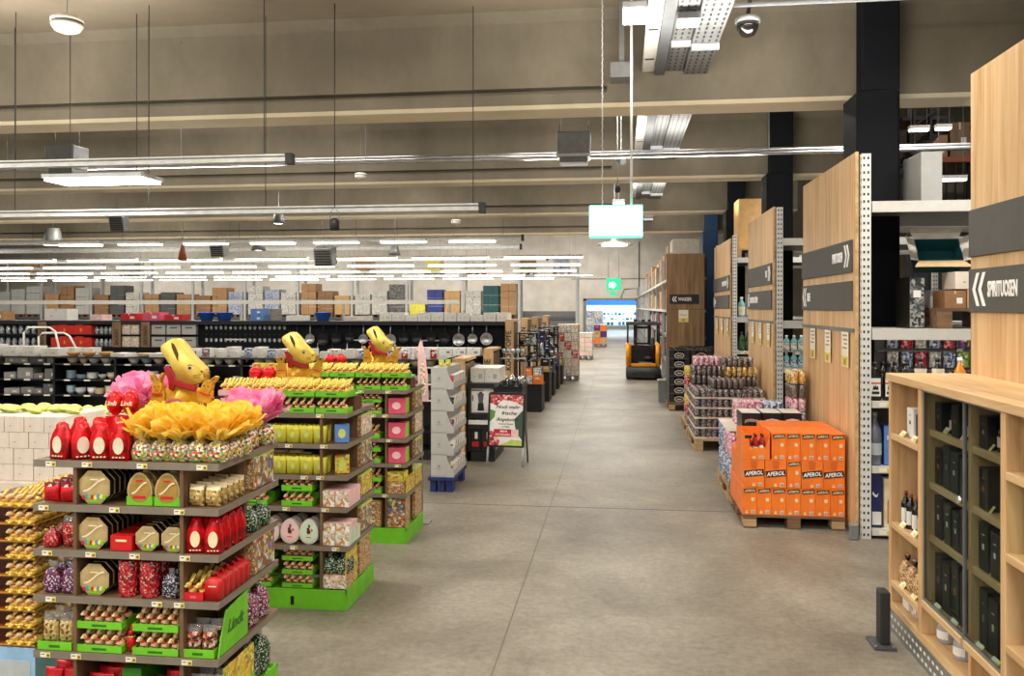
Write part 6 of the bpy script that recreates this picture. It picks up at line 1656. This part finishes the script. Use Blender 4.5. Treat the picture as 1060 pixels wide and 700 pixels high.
def ap(x, y, z, w, d, h, wide, L, grp='orange aperitif cartons'):
    o = thing('orange_carton', L, 'carton', (x, y, z), 0, grp)
    part('carton', m_apcarton(w, d, h), o)
    yf = -d / 2
    if wide:
        part('label_plate', m_applate(.138, .046), o, (0, yf - .0016, h * .52), rot=(0, -.12, 0))
        part('lettering', AP_W, o, (0, yf - .0034, h * .52 - .014), rot=(0, -.12, 0))
        part('print', m_apprint(.10, h), o, (.02, yf - .0008, 0))
        part('glass_picture', MB().prism([(-.018, 0), (.018, 0), (.026, .06), (-.026, .06)], 0, .0006).mesh('gp', 'label_orange'), o, (0, yf - .0004 - .0006, h * .68))
    else:
        part('label_plate', m_applate(round(w * .84, 4), .028), o, (w * .02, yf - .0016, h * .88), rot=(0, -.1, 0))
        part('lettering', AP_N, o, (w * .02, yf - .0034, h * .88 - .008), rot=(0, -.1, 0))
        part('print', m_apprint(w, h), o, (0, yf - .0008, 0))
    return o
z0 = .0935; th = .2
pl = 'orange pallet front'
for r_ in range(2):
    rr = ['front', 'back'][r_]
    yy = AY0 + .17 + r_ * .345
    for i in range(7):
        ap(AX0 + .05 + i * .1022, yy, z0, .1, .335, th - .002, False, 'narrow orange carton, %s, bottom tier, %s row of the orange pallet' % (fl(i, 7), rr))
    px = AX0 + .005
    for i, wd in enumerate((.15, .15, .1, .15, .15)):
        ap(px + wd / 2 + R.uniform(0, .003), yy + R.uniform(-.006, .0), z0 + th, wd - .003, .335, th - .002, wd > .12, '%s orange carton, %s, middle tier, %s row of the orange pallet' % ('wide' if wd > .12 else 'narrow', fl(i, 5), rr))
        px += wd + .002
    for i in range(5):
        ap(AX0 + .205 + .05 + i * .1022, yy + .012 * (i % 2), z0 + 2 * th, .1, .335, th - .004, False, 'narrow orange carton, %s, top tier, %s row of the orange pallet' % (fl(i, 5), rr))
# opened carton at the front left of the top tier with bottles in it
zt2 = z0 + 2 * th
o = thing('open_orange_carton', 'torn open orange carton with dark red bottles, front left of the top tier', 'carton', (AX0 + .095, AY0 + .165, zt2))
w_, d_, h_ = .19, .33, .198
part('carton', MB().box(-w_ / 2, w_ / 2, -d_ / 2, d_ / 2, 0, .004).box(-w_ / 2, -w_ / 2 + .004, -d_ / 2, d_ / 2, .004, h_).box(w_ / 2 - .004, w_ / 2, -d_ / 2, d_ / 2, .004, h_).box(-w_ / 2 + .004, w_ / 2 - .004, d_ / 2 - .004, d_ / 2, .004, h_)
     .prism([(-w_ / 2 + .004, .004), (w_ / 2 - .004, .004), (w_ / 2 - .004, .16), (.06, .085), (-.045, .08), (-.05, .16), (-.03, h_), (-w_ / 2 + .004, h_)], -d_ / 2, -d_ / 2 + .004).mesh('c', 'orange'), o)
part('label_plate', m_applate(.05, .022), o, (-.055, -d_ / 2 - .0008, .165)); part('print', m_apprint(.12, .17), o, (.01, -d_ / 2 - .0008, 0))
for i in range(3):
    for k in range(2):
        bottle(AX0 + .095 - .048 + i * .048 + .004, AY0 + .04 + k * .055, zt2 + .0045, .021, .172, 'red_ribbon', 'black', 'dark red bottle in the torn orange carton, %s, %s row' % (fl(i, 3), ['front', 'back'][k]), 'cream', 'bottles in the torn orange carton', 'bottle', .3, .2)
# ------------------------------------------------------------------ second pallet behind the orange one
pallet(.89, 1.6, 7.1, 7.9, 'wooden pallet behind the orange cartons, carrying dark and blue packs')
@cached
def m_pack6(w, d, h, mt, cap, nx, ny):
    """shrink-wrapped bottles or cans"""
    b = MB(); r = min(w / nx, d / ny) / 2 * .96
    for i in range(nx):
        for k in range(ny):
            c = (-w / 2 + (i + .5) * w / nx, -d / 2 + (k + .5) * d / ny, 0)
            b.lathe([(r * .85, 0), (r, .008), (r, h - .014), (r * .82, h - .003)], 10, 0, c)
            b.lathe([(r * .8, h - .004), (0, h - .005)], 10, 1, c)
    return b.mesh('cans', [mt, cap])
@cached
def m_film(w, d, h): return MB().cb(0, 0, .002, w + .002, d + .002, h * .8).mesh('film', 'clear_wrap', .006, 2)
def pack(x, y, z, w, d, h, mt, L, grp, cap='can_lid', nx=6, ny=3, tray=None):
    o = thing('shrink_pack', L, 'drinks pack', (x, y, z), 0, grp)
    part('cans', m_pack6(w, d, h, mt, cap, nx, ny), o)
    if tray: part('tray', m_tray(w + .006, d + .006, .022, tray), o)
    return o
for k in range(2):
    for i in range(3):
        for r_ in range(2):
            mt = ['wrap_blue', 'pink_mix', 'wrap_dark'][(i + k) % 3] if r_ == 0 else 'wrap_dark'
            pack(.89 + .12 + i * .236, 7.28 + r_ * .4, .133 + k * .22, .225, .36, .21, 'wrap_blue' if i == 0 and r_ == 1 else mt, 'bottle pack, %s, %s tier, %s row on the second pallet' % (fl(i, 3), ['lower', 'upper'][k], ['front', 'back'][r_]), 'bottle packs on the second pallet', 'cap_white', 3, 4)
zz = .133 + .44
one('layer_board', m_box(.70, .76, .006, 'carton_white'), 'white board on top of the bottle packs, second pallet', 'board', (1.245, 7.49, zz + .001))
zz += .008
for i, x in enumerate((1.08, 1.25, 1.415)):
    o = thing('black_carton', 'black carton with white top and pink script, %s, behind the orange cartons' % fl(i, 3), 'carton', (x, 7.27 + .02 * i, zz))
    part('carton', m_box(.15, .3, .145, 'dark_box', .002), o)
    part('white_top', MB().cb(0, 0, .1455, .15, .3, .002).mesh('w', 'white'), o, label='white lid')
    part('print', MB().prism([(-.055, .06), (-.02, .075), (.05, .07), (.055, .09), (.0, .1), (-.05, .09)], -.1515, -.15).cb(0, -.1505, .02, .07, .001, .008).mesh('p', ['pale_pink' if i else 'grey_mid', 'white']), o)
pack(1.12, 7.62, zz, .24, .2, .2, 'pink_mix', 'pink drinks pack standing behind the black cartons', None, 'pink_hot', 4, 3)
pack(1.33, 7.62, zz, .16, .2, .2, 'wrap_blue', 'blue drinks pack standing behind the black cartons', None, 'blue_light', 3, 3)
for k, (mt, cap, nm) in enumerate((('wrap_blue', 'blue_light', 'blue'), ('pink_mix', 'can_lid', 'pink'), ('can_dark', 'can_lid', 'grey'), ('tan_cans', 'price_yellow', 'yellow'))):
    pack(1.53, 7.62, zz + k * .118, .13, .3, .115, mt, '%s drinks pack, %s of the narrow stack by the wooden panel' % (nm, ['lowest', 'second', 'third', 'topmost'][k]), None, cap, 2, 4)
# ------------------------------------------------------------------ pallet of cans
pallet(.83, 1.6, 9.52, 10.5, 'wooden pallet under the tall stack of grey can packs', 'pallet_wood')
TI = ['one', 'two', 'three', 'four', 'five', 'six', 'seven', 'eight']
for k in range(5):
    for i in range(2):
        for r_ in range(3):
            pack(.83 + .195 + i * .384, 9.69 + r_ * .30, .133 + k * .111, .376, .28, .108, 'cans_mix', 'grey can pack, %s, %s row, tier %s of the can pallet' % (['left', 'right'][i], ['front', 'middle', 'back'][r_], TI[k]), 'grey can packs', 'can_lid', 6, 4, 'offwhite')
zz = .133 + 5 * .111
for i, (x, y, z, mt, cap, nm) in enumerate(((1.03, 10.29, 0, 'can_dark', 'can_lid', 'grey'), (1.20, 9.75, 0, 'can_dark', 'can_lid', 'silver'), (1.40, 10.1, 0, 'can_dark', 'can_lid', 'grey'), (1.03, 10.29, .111, 'cans_mix', 'can_lid', 'grey'), (1.41, 10.1, .111, 'tan_cans', 'can_lid', 'yellow'), (1.06, 10.29, .222, 'pink_mix', 'can_lid', 'pink'), (1.36, 10.1, .222, 'cans_mix', 'can_lid', 'grey'))):
    pack(x, y, zz + z, .36, .28, .108, mt, '%s can pack standing loose on the can pallet, %s of the extra packs' % (nm, nth(i)), None, cap, 6, 4)
pallet(.83, 1.6, 10.65, 11.6, 'wooden pallet behind the can pallet, with orange packs')
for k in range(6):
    for i in range(2):
        pack(.83 + .195 + i * .384, 10.95, .133 + k * .119, .376, .45, .116, ['photo_print', 'snack_red', 'yellow_print'][(k + i) % 3], 'orange and pink pack, %s, tier %s behind the can pallet' % (['left', 'right'][i], TI[k]), 'orange packs behind the can pallet', 'can_lid', 6, 6)
# ------------------------------------------------------------------ black crates
@cached
def m_crate(w, d, h):
    b = MB().box(-w / 2, w / 2, -d / 2, d / 2, 0, .012)
    for s in (-1, 1):
        b.box(-w / 2, w / 2, s * d / 2 - (.012 if s > 0 else 0), s * d / 2 + (.012 if s < 0 else 0), 0, h * .62)
        b.box(-w / 2, w / 2, s * d / 2 - (.012 if s > 0 else 0), s * d / 2 + (.012 if s < 0 else 0), h * .86, h)
        for q in (-1, 1): b.box(q * w / 2 - (.07 if q > 0 else 0), q * w / 2 + (.07 if q < 0 else 0), s * d / 2 - (.012 if s > 0 else 0), s * d / 2 + (.012 if s < 0 else 0), h * .62, h * .86)
        b.box(s * w / 2 - (.012 if s > 0 else 0), s * w / 2 + (.012 if s < 0 else 0), -d / 2 + .012, d / 2 - .012, 0, h)
    return b.mesh('crate', 'crate_black')
@cached
def m_emblem():
    b = MB(); n = 14
    b.prism([(.075 * cos(2 * pi * i / n), .045 * sin(2 * pi * i / n)) for i in range(n)], 0, .001)
    b.prism([(.06 * cos(2 * pi * i / n), .033 * sin(2 * pi * i / n)) for i in range(n)], -.001, 0, 1)
    b.prism([(-.03, -.012), (.03, -.012), (.036, .006), (-.036, .006)], -.002, -.001, 0)
    return b.mesh('emblem', ['offwhite', 'crate_black'])
def crate(x, y, z, L, w=.3, d=.4, h=.15):
    o = thing('bottle_crate', L, 'crate', (x, y, z), 0, 'black bottle crates')
    part('crate', m_crate(w, d, h), o)
    part('emblem', m_emblem(), o, (0, -d / 2 - .0012, h * .34))
    nk = MB()
    for i in range(4):
        for k in range(3): nk.lathe([(.02, .02), (.02, h * .8), (.012, h * .95), (.013, h * 1.0), (0, h * 1.0)], 8, 0, (-w / 2 + .045 + i * .07, -d / 2 + .07 + k * .13, 0))
    part('bottles', nk.mesh('bt', 'bottle_dark'), o, label='dark bottles inside')
    part('rim', MB().cb(0, -d / 2 - .001, h * .93, w, .002, h * .05).cb(0, -d / 2 - .001, h * .02, w, .002, h * .03).mesh('rm', 'grey_dark'), o)
pallet(.76, 1.42, 13.18, 14.08, 'dark wooden pallet under the black bottle crates', 'pallet_dark')
for k in range(6):
    for i in range(2):
        for r_ in range(2):
            crate(.92 + i * .33, 13.41 + r_ * .43, .133 + k * .1345, 'black bottle crate, %s column, %s row, tier %s' % (['left', 'right'][i], ['front', 'back'][r_], TI[k]), .31, .42, .134)
one('crate_stack', m_load(.78, .4, .70, 'crate_black', 3, 5), 'solid rear stack of black crates behind the front crates', 'crate stack', (1.43, 15.15, .001))
for i in range(3): crate(1.17 + i * .265, 15.15, .702, 'black bottle crate on the raised rear stack, %s' % fl(i, 3), .255, .4, .2)
o = thing('grey_bin', 'grey plastic bin standing by the black crates', 'bin', (.74, 14.5, 0))
part('body', MB().prism([(-.075, 0), (.075, 0), (.09, .34), (-.09, .34)], -.12, .12).mesh('b', 'bin_grey', .008), o)
part('lid', MB().cb(0, 0, .34, .19, .25, .03).mesh('b', 'grey_mid', .006), o)

# ------------------------------------------------------------------ wooden panel facing the camera, long rack behind it
t = thing('wooden_end_panel', 'dark grained wooden panel facing the camera with a black sign, end of the long rack', 'end panel', (.85, 15.5, 0))
part('panel', MB().box(0, .68, 0, .03, .02, 2.57).mesh('p', 'oak_dark', .002), t)
sg = part('sign_plate', MB().box(.06, .58, -.012, -.001, 1.66, 1.83).mesh('s', 'sign_dark', .002), t)
part('chevrons', CHL, sg, (.1, -.0135, 1.745), scale=.6); part('lettering', text_mesh('WASSER', .085, 'lettering_white', .75, .0012), sg, (.21, -.0135, 1.715))
part('joint_strip', MB().box(0, .68, -.002, 0, 1.555, 1.565).mesh('j', 'brown_board'), t)
part('price_card', MB().box(.22, .39, -.006, -.001, 1.33, 1.55).box(.225, .385, -.007, -.006, 1.335, 1.40, 1).box(.24, .36, -.007, -.006, 1.45, 1.46, 2).box(.28, .33, -.008, -.007, 1.345, 1.385, 2).mesh('pc', ['price_white', 'price_yellow', 'grey_mid']), t)
t = thing('shelf_rack', 'long tall rack of cartons along the right side of the aisle, far part', 'rack', (.92, 15.6, 0))
LB = 29.0
for k in range(11):
    part('upright', MB().box(0, .06, 0, .06, 0, 2.6).mesh('u', 'galv'), t, (0, .0 + k * 2.9, 0))
for z in (.55, 1.05, 1.55, 2.15): part('shelf', MB().box(0, .66, 0, LB, z - .05, z).mesh('s', 'beam_white' if z > 1.5 else 'galv_dark'), t)
part('rear_panel', MB().box(.64, .66, 0, LB, .02, 2.5).mesh('rp', 'black'), t)
part('plinth', MB().box(0, .66, 0, LB, 0, .1).mesh('pl', 'galv_dark'), t)
q = random.Random(3)
LVN = {.1: 'floor level', .55: 'second level', 1.05: 'third level', 1.55: 'fourth level', 2.15: 'top level'}
for z, hm in ((.1, .4), (.55, .42), (1.05, .42), (1.55, .5), (2.15, .7)):
    for k in range(12):
        y = 15.95 + .25 + k * 1.45 * .98
        mt = q.choice(['tan_box', 'brown_box', 'brown_box2', 'offwhite', 'brown_box']) if z >= 1.5 else q.choice(['wrap_dark', 'wrap_white', 'dark_box', 'bag_red', 'wrap_white'])
        hh = round(hm * (q.uniform(.7, 1) if k > 1 else 1.05 if z > 2 else .9), 2)
        one('stacked_cartons', m_load(.5, 1.0, hh, mt, 1, 2), '%s block of goods, %s from the front, %s of the long rack' % ('brown' if z > 1.5 else 'mixed', nth(k), LVN[z]), 'stacked cartons', (.92 + .31, y + .15, z + .001))
one('pallet', m_pallet(.6, .8, 'pallet_dark'), 'dark pallet with cartons on top of the long rack, nearest end', 'pallet', (1.3, 15.95, 2.605)) if False else None

# ------------------------------------------------------------------ forklift
t = thing('forklift', 'small orange and dark grey ride-on forklift parked in the aisle', 'forklift', (.53, 18.7, 0))
part('chassis', MB().prism([(-.38, .03), (.38, .03), (.38, .25), (.34, .29), (-.34, .29), (-.38, .25)], 0, 1.1).mesh('c', 'truck_grey', .02, 2), t, (0, 0, 0))
part('rear_bumper', MB().cb(0, -.02, .05, .5, .05, .09).cb(-.1, -.04, .06, .06, .04, .06).cb(.1, -.04, .06, .06, .04, .06).mesh('c', 'truck_dark'), t)
for s in (-1, 1):
    part('side_panel', MB().box(s * .38 - (.11 if s > 0 else 0), s * .38 + (.11 if s < 0 else 0), .0, .9, .29, .80).mesh('sp', 'truck_orange', .025, 2), t)
part('rear_sill', MB().box(-.27, .27, .0, .08, .29, .36).mesh('sp', 'truck_orange', .01), t)
part('cab_interior', MB().box(-.27, .27, .35, .9, .29, .74).box(-.27, .1, .33, .36, .6, .75).mesh('ci', 'truck_dark'), t)
part('seat', MB().box(.02, .24, .12, .34, .42, .50).box(.17, .25, .12, .34, .5, .92).mesh('st', 'black', .02, 2), t)
part('control_lever', MB().tube([(-.15, .3, .74), (-.15, .26, .86)], .015, 6).ell((-.15, .26, .88), (.025, .025, .025), 0, 8, 6).mesh('cl', 'black'), t)
part('floor_step', MB().box(-.1, .2, .1, .3, .36, .38).mesh('fs', 'grey_mid'), t)
for sx in (-1, 1):
    for yy in (.06, .86): part('roof_pillar', MB().tube([(sx * .34, yy, .78), (sx * .34, yy, 1.22)], .02, 6).mesh('rp', 'truck_dark'), t)
rf = part('overhead_guard', MB().box(-.38, .38, .0, .06, 1.2, 1.27).box(-.38, .38, .86, .92, 1.2, 1.27).box(-.38, -.33, .06, .86, 1.2, 1.27).box(.33, .38, .06, .86, 1.2, 1.27).mesh('og', 'truck_grey', .01), t)
for k in range(5): part('guard_bar', MB().box(-.01, .01, .06, .86, 1.22, 1.26).mesh('gb', 'truck_grey'), rf, (-.22 + k * .11, 0, 0))
part('beacon', MB().lathe([(.04, 1.27), (.04, 1.32), (0, 1.33)], 10).mesh('be', 'truck_dark'), t, (0, .3, 0))
for sx in (-1, 1): part('mast', MB().box(sx * .16 - .04, sx * .16 + .04, .95, 1.05, .1, 1.32).mesh('ma', 'truck_dark'), t)
part('mast_bar', MB().box(-.16, .16, .97, 1.03, 1.1, 1.16).box(-.16, .16, .97, 1.03, .7, .78).mesh('mb', 'truck_dark'), t)
for sx in (-1, 1): part('fork', MB().box(sx * .16 - .05, sx * .16 + .05, 1.05, 1.9, .05, .09).mesh('fk', 'truck_dark'), t)
for sx in (-1, 1):
    for yy in (.25, .9): part('wheel', MB().tube([(sx * .32 - .05, yy, .09), (sx * .32 + .05, yy, .09)], .088, 14).mesh('wh', 'black'), t)

# ------------------------------------------------------------------ upper right: stairs and mezzanine behind the racks
t = thing('steel_stair', 'dark steel stair with landing and railing behind the racks at upper right', 'stair', (4.4, 13.0, 0))
for i, x in enumerate((4.10, 4.30, 4.41, 4.53, 4.74)): part('post', MB().box(-.018, .018, -.018, .018, 0, 4.72 - .02 * i).mesh('p', 'black_satin'), t, (x - 4.4, .0 if i % 2 else .6, 0))
for i in range(9): part('tread', MB().box(-.06, .06, 0, .6, 0, .02).mesh('t', 'black_satin'), t, (-.34 + i * .085, 0, 3.6 + i * .085))
part('stringer', MB().prism([(-.36, 3.5), (.42, 4.28), (.42, 4.36), (-.36, 3.58)], -.03, 0).mesh('s', 'black_satin'), t)
part('handrail', MB().prism([(-.3, 4.1), (.4, 4.62), (.4, 4.65), (-.3, 4.13)], -.06, -.04).mesh('h', 'black_satin'), t)
part('landing', MB().box(-.26, .36, 0, .7, 4.35, 4.40).mesh('l', 'black_satin'), t)
t = thing('storage_platform', 'storage platform with rust coloured beams behind the racks at upper right', 'platform', (5.0, 14.4, 0))
part('beam', MB().box(-1.0, 2, 0, .08, 3.95, 4.04).mesh('b', 'rust'), t); part('beam', MB().box(-1.0, 2, 0, .08, 3.2, 3.28).mesh('b', 'rust'), t)
part('brace', MB().prism([(-.62, 3.7), (-.2, 3.97), (-.2, 4.02), (-.66, 3.72)], -.03, 0).mesh('b', 'rust'), t)
part('deck', MB().box(-1.0, 2, .08, 2, 3.98, 4.03).mesh('b', 'brown_board'), t)
for i in range(4): part('post', MB().box(-.03, .03, 0, .06, 0, 4.0).mesh('b', 'black_satin'), t, (-.85 + i * .75, .1, 0))
for i in range(12): part('baluster', MB().box(-.01, .01, -.03, 0, 3.28, 3.95).mesh('b', 'black_satin'), t, (-.45 + i * .14, 0, 0))
for i in range(4): one('carton', m_carton(.3, .4, [.4, .6, .5, .4][i], ['brown_box2', 'brown_board', 'brown_box', 'brown_box2'][i], 'tape', 'offwhite'), 'brown carton standing on the storage platform at upper right, %s' % fl(i, 4), 'carton', (5.2 + i * .34, 14.8, 4.031))
for i, (x, y, z, L) in enumerate(((4.13, 12.3, 4.06, .26), (4.45, 12.3, 4.07, .2), (4.55, 12.3, 3.36, .40))):
    o = strip(x, y, z, L, 'group at upper right behind the rack', i, 3, .1, False)
    for q in (-1, 1): part('suspension_wire', MB().tube([(q * L * .4, 0, .06), (q * L * .4, 0, 6.4 - z)], .003, 4).mesh('w', 'galv_dark'), o)
one('carton', m_box(1.0, .5, .1, 'grey_box'), 'long pale board lying on the top level of the third rack', 'board', (3.2, 13.4, 2.331))
t = thing('spirits_wall_unit', 'dim goods wall behind the racks at far right', 'shelving', (6.5, 13.0, 0))
part('back', MB().box(-2.2, 2.4, .35, .4, 0, 2.2).mesh('b', 'black'), t)
for z in (.3, .8, 1.3, 1.8): part('shelf', MB().box(-2.2, 2.4, 0, .35, z - .03, z).mesh('s', 'galv_dark'), t)

# ------------------------------------------------------------------ display counter with glass doors
KX, KY1, KY0, KH, KD = 1.34, 4.42, 1.7, 1.27, .36
t = thing('display_counter', 'light wooden display counter with glass doors full of spirits at right', 'display cabinet', (KX, KY1, 0))
def KB(*boxes):
    b = MB()
    for (x0, x1, ya, yb, z0, z1) in boxes: b.box(x0 - KX, x1 - KX, ya - KY1, yb - KY1, z0, z1)
    return b
part('top_board', KB((KX - .012, KX + KD + .02, KY0, KY1 + .01, 1.232, KH)).mesh('t', 'oak_shelf', .003), t)
part('back_panel', KB((KX + KD - .015, KX + KD, KY0, KY1, .1, 1.232)).mesh('t', 'oak_dark'), t)
part('bottom_board', KB((KX, KX + KD - .015, KY0, KY1, .1, .135)).mesh('t', 'oak_shelf'), t)
ys = [(KY1 - .035, KY1), (3.965, 4.005), (3.135, 3.175), (2.43, 2.47), (KY0, KY0 + .035)]
for a, c in ys: part('upright_board', KB((KX, KX + KD - .015, a, c, .135, 1.232)).mesh('u', 'oak', .002), t)
part('upright_board', KB((KX + .03, KX + KD - .015, 3.505, 3.53, .135, 1.232)).mesh('u', 'oak', .002), t)
bays = {'end': (4.005, KY1 - .035, [.245, .535, .975]), 'left glass': (3.53, 3.965, [.29, .585, .82, 1.055]), 'right glass': (3.175, 3.505, [.29, .585, .82, 1.055]), 'open': (2.47, 3.135, [.42, .74, 1.025])}
for nm, (a, c, zs) in bays.items():
    for z in zs:
        s = part('shelf', KB((KX + (.0 if 'glass' not in nm or z < .3 else .035), KX + KD - .015, a, c, z - .03, z)).mesh('s', 'oak_shelf', .002), t)
        for k in range(2):
            yy = a + (c - a) * (.28 + .42 * k)
            part('price_tag', MB().prism([(-.03, 0), (.03, 0), (.03, .03), (-.03, .03)], 0, .002).prism([(-.0, .003), (.028, .003), (.028, .018), (-.0, .018)], -.001, 0, 1).mesh('pt', ['price_white', 'price_yellow']), s,
                 (.0 + (.012 if 'glass' not in nm or z < .3 else .05), yy - KY1, z + .001), rot=(radians(-35), 0, -pi / 2))
for nm, (a, c) in (('left', (3.525, 3.96)), ('right', (3.18, 3.515))):
    dr = part('glass_door', KB((KX + .012, KX + .017, a, c, .30, 1.225)).mesh('g', 'cabinet_glass'), t, label='%s tinted sliding glass door' % nm)
    part('frame', KB((KX + .008, KX + .022, a, c, .29, .302), (KX + .008, KX + .022, a, c, 1.222, 1.232), (KX + .009, KX + .02, a - .002, a + .003, .302, 1.222), (KX + .009, KX + .02, c - .003, c + .002, .302, 1.222)).mesh('gf', 'galv_dark'), dr)
part('door_lock', MB().tube([(-.008, 0, 0), (.012, 0, 0)], .014, 10).mesh('dl', 'chrome'), t, (0, 3.535 - KY1, .835))
part('toe_plate', KB((KX - .004, KX, KY0, KY1, .0, .098)).mesh('tp', 'toe_plate'), t)
hl = MB()
for i in range(54):
    for k in range(2): hl.box(-.0046, -.004, -2.7 + .05 * i + .006 + .02 * k, -2.7 + .05 * i + .03 + .02 * k, .022 + .042 * k, .036 + .042 * k)
part('tread_pattern', hl.mesh('tpp', 'white'), t, label='raised pattern of the metal toe plate')
part('plinth', KB((KX, KX + KD - .02, KY0, KY1, 0, .1)).mesh('pl', 'black'), t)
# goods; facing -X so the fronts turn to the aisle
RZ = -pi / 2
def kx(d=.07): return KX + d
def bbox(y, z, w, d, h, face, side, L, dx=.12, grp=None, lab=None):
    o = thing('bottle_box', L, 'bottle box', (KX + dx, y, z + .0005), RZ, grp)
    part('box', m_box(w, d, h, side, .0015), o)
    part('front_print', MB().cb(0, -d / 2 - .0006, h * .03, w * .94, .001, h * .94).mesh('fp', face), o)
    part('label', MB().cb(0, -d / 2 - .0016, h * .45, w * .2, .001, h * .12).cb(0, -d / 2 - .0016, h * .75, w * .26, .001, h * .02).mesh('lb', lab or ('grey_mid' if 'dark' in side else 'white') if side != 'white' else 'navy'), o)
    return o
bbox(4.24, .975, .09, .07, .14, 'white', 'white', 'white bottle box with dark blue foot in the end cell of the counter', .08)
bbox(4.12, .975, .085, .07, .12, 'navy', 'navy', 'navy bottle box beside the white one in the end cell of the counter', .08)
for i in range(4): bottle(KX + .05, 4.32 - i * .075, .536, .022, .165, 'bottle_dark', 'rust', 'small dark bottle with white label, %s in the end cell of the counter' % fl(i, 4), 'white', 'small dark bottles in the end cell')
for i in range(3): one('dark_pouch', m_bag(.075, .07, .15, 'tan_print', 'bottle_dark', 1), 'dark patterned pouch, %s in the end cell of the counter' % fl(i, 3), 'pouch', (KX + .055, 4.31 - i * .1, .246), RZ, 'dark patterned pouches')
bbox(4.29, .135, .09, .08, .1, 'white', 'white', 'white box on the lowest level of the end cell, counter', .08)
bbox(4.19, .135, .07, .07, .1, 'wrap_white', 'offwhite', 'pale box on the lowest level of the end cell, counter', .08)
bbox(4.09, .135, .08, .08, .1, 'bag_brown', 'dark_box', 'dark red box on the lowest level of the end cell, counter', .08)
cells = [('left glass', 3.55, 3.95), ('right glass', 3.19, 3.49)]
for nm, a, c in cells:
    for li, (z, h) in enumerate(((.29, .25), (.585, .19), (.82, .19), (1.055, .14))):
        LN = ['lowest', 'second', 'third', 'top'][li]
        y = c - .06; j = 0
        while y > a + .04:
            wd = [.085, .1, .09][(j + li) % 3]
            dark = ['dark_bottle_box', 'dark_box', 'bottle_dark', 'dark_bottle_box'][(j + li) % 4]
            L = '%s from far end, %s shelf, %s door of counter' % (nth(j), LN, nm)
            if li == 3 and j % 2 == 1:
                o = thing('bottle', 'dark bottle, ' + L, 'bottle', (KX + .10, y, z + .0005), RZ); part('body', m_bottle(.036, .135, 'bottle_dark', 'rust'), o); part('label', m_label(.036, .04, .02, 'pale_pink', 1), o)
            elif nm == 'right glass' and li == 2 and j > 0:
                one('bottle_box', m_box(.12, .1, .19, 'brown_box2', .002), 'tan carton, ' + L, 'bottle box', (KX + .15, y - .02, z + .0005), RZ)
                break
            elif nm == 'right glass' and li == 1 and j == 2:
                bottle(KX + .13, y, z + .0005, .036, .18, 'bottle_grey', 'black', 'grey bottle, ' + L, 'white')
            else: bbox(y, z, wd * .86, .085, h * [.9, .97, .85][(j * 2 + li) % 3], dark, 'dark_box', 'dark bottle box, ' + L, .09, None, 'white' if li == 1 else ['grey_mid', 'label_cream', 'amber'][(j + li) % 3])
            y -= wd; j += 1
bottle(KX + .09, 3.06, 1.0255, .038, .2, 'bottle_dark', 'price_yellow', 'tall dark bottle with white lettering in the open cell of the counter', 'white')
bbox(3.06, .7405, .1, .1, .25, 'snack_green', 'poster_green', 'green bottle box in the open cell of the counter', .1)
bbox(2.93, .7405, .1, .1, .25, 'dark_box', 'dark_box', 'dark bottle box beside the green one in the open cell', .1)
bottle(KX + .09, 2.93, 1.0255, .038, .19, 'bottle_dark', 'red', 'dark bottle with red cap in the open cell of the counter', 'cream')
bbox(3.05, .4205, .1, .1, .25, 'wrap_white', 'dark_box', 'black and white bottle box, lower in the open cell of the counter', .1)
for i in range(4):
    o = thing('decanter', 'clear glass decanter, %s, below the left glass door' % fl(i, 4), 'decanter', (KX + .08 + .05 * (i % 2), 3.89 - i * .09, .1355), RZ, 'clear glass decanters')
    part('body', MB().lathe([(.035, 0), (.038, .01), (.036, .07), (.018, .09), (.016, .115)], 12).mesh('b', 'clear_glass'), o)
    part('stopper', MB().ell((0, 0, .128), (.014, .014, .014), 0, 10, 6).mesh('s', 'clear_glass'), o)
    part('label', m_label(.037, .035, .018, 'white', 1), o)
# bumper post at the counter's end
o = thing('bumper_post', 'dark grey bumper post on a bolted floor plate beside the counter', 'bumper post', (1.24, 4.17, 0))
part('post', MB().cb(0, 0, .012, .045, .075, .25).mesh('p', 'sign_dark', .006), o)
part('floor_plate', MB().cb(-.01, 0, 0, .1, .15, .012).mesh('fp', 'truck_grey', .002), o)
for sx in (-1, 1):
    for sy in (-1, 1): part('bolt', MB().lathe([(.008, 0), (.008, .006), (0, .008)], 6).mesh('bo', 'galv_dark'), o, (-.01 + sx * .04, sy * .06, .012))
o = thing('wall_guard', 'small grey guard block at the foot of the wooden panel by the orange pallet', 'guard', (1.60, 6.03, 0))
part('block', MB().cb(0, 0, 0, .06, .04, .11).mesh('b', 'bin_grey', .008), o)

for k_, v_ in USED.items():
    if len(v_) > 1: print('DUPLABEL', len(v_), v_[0], '|', k_)
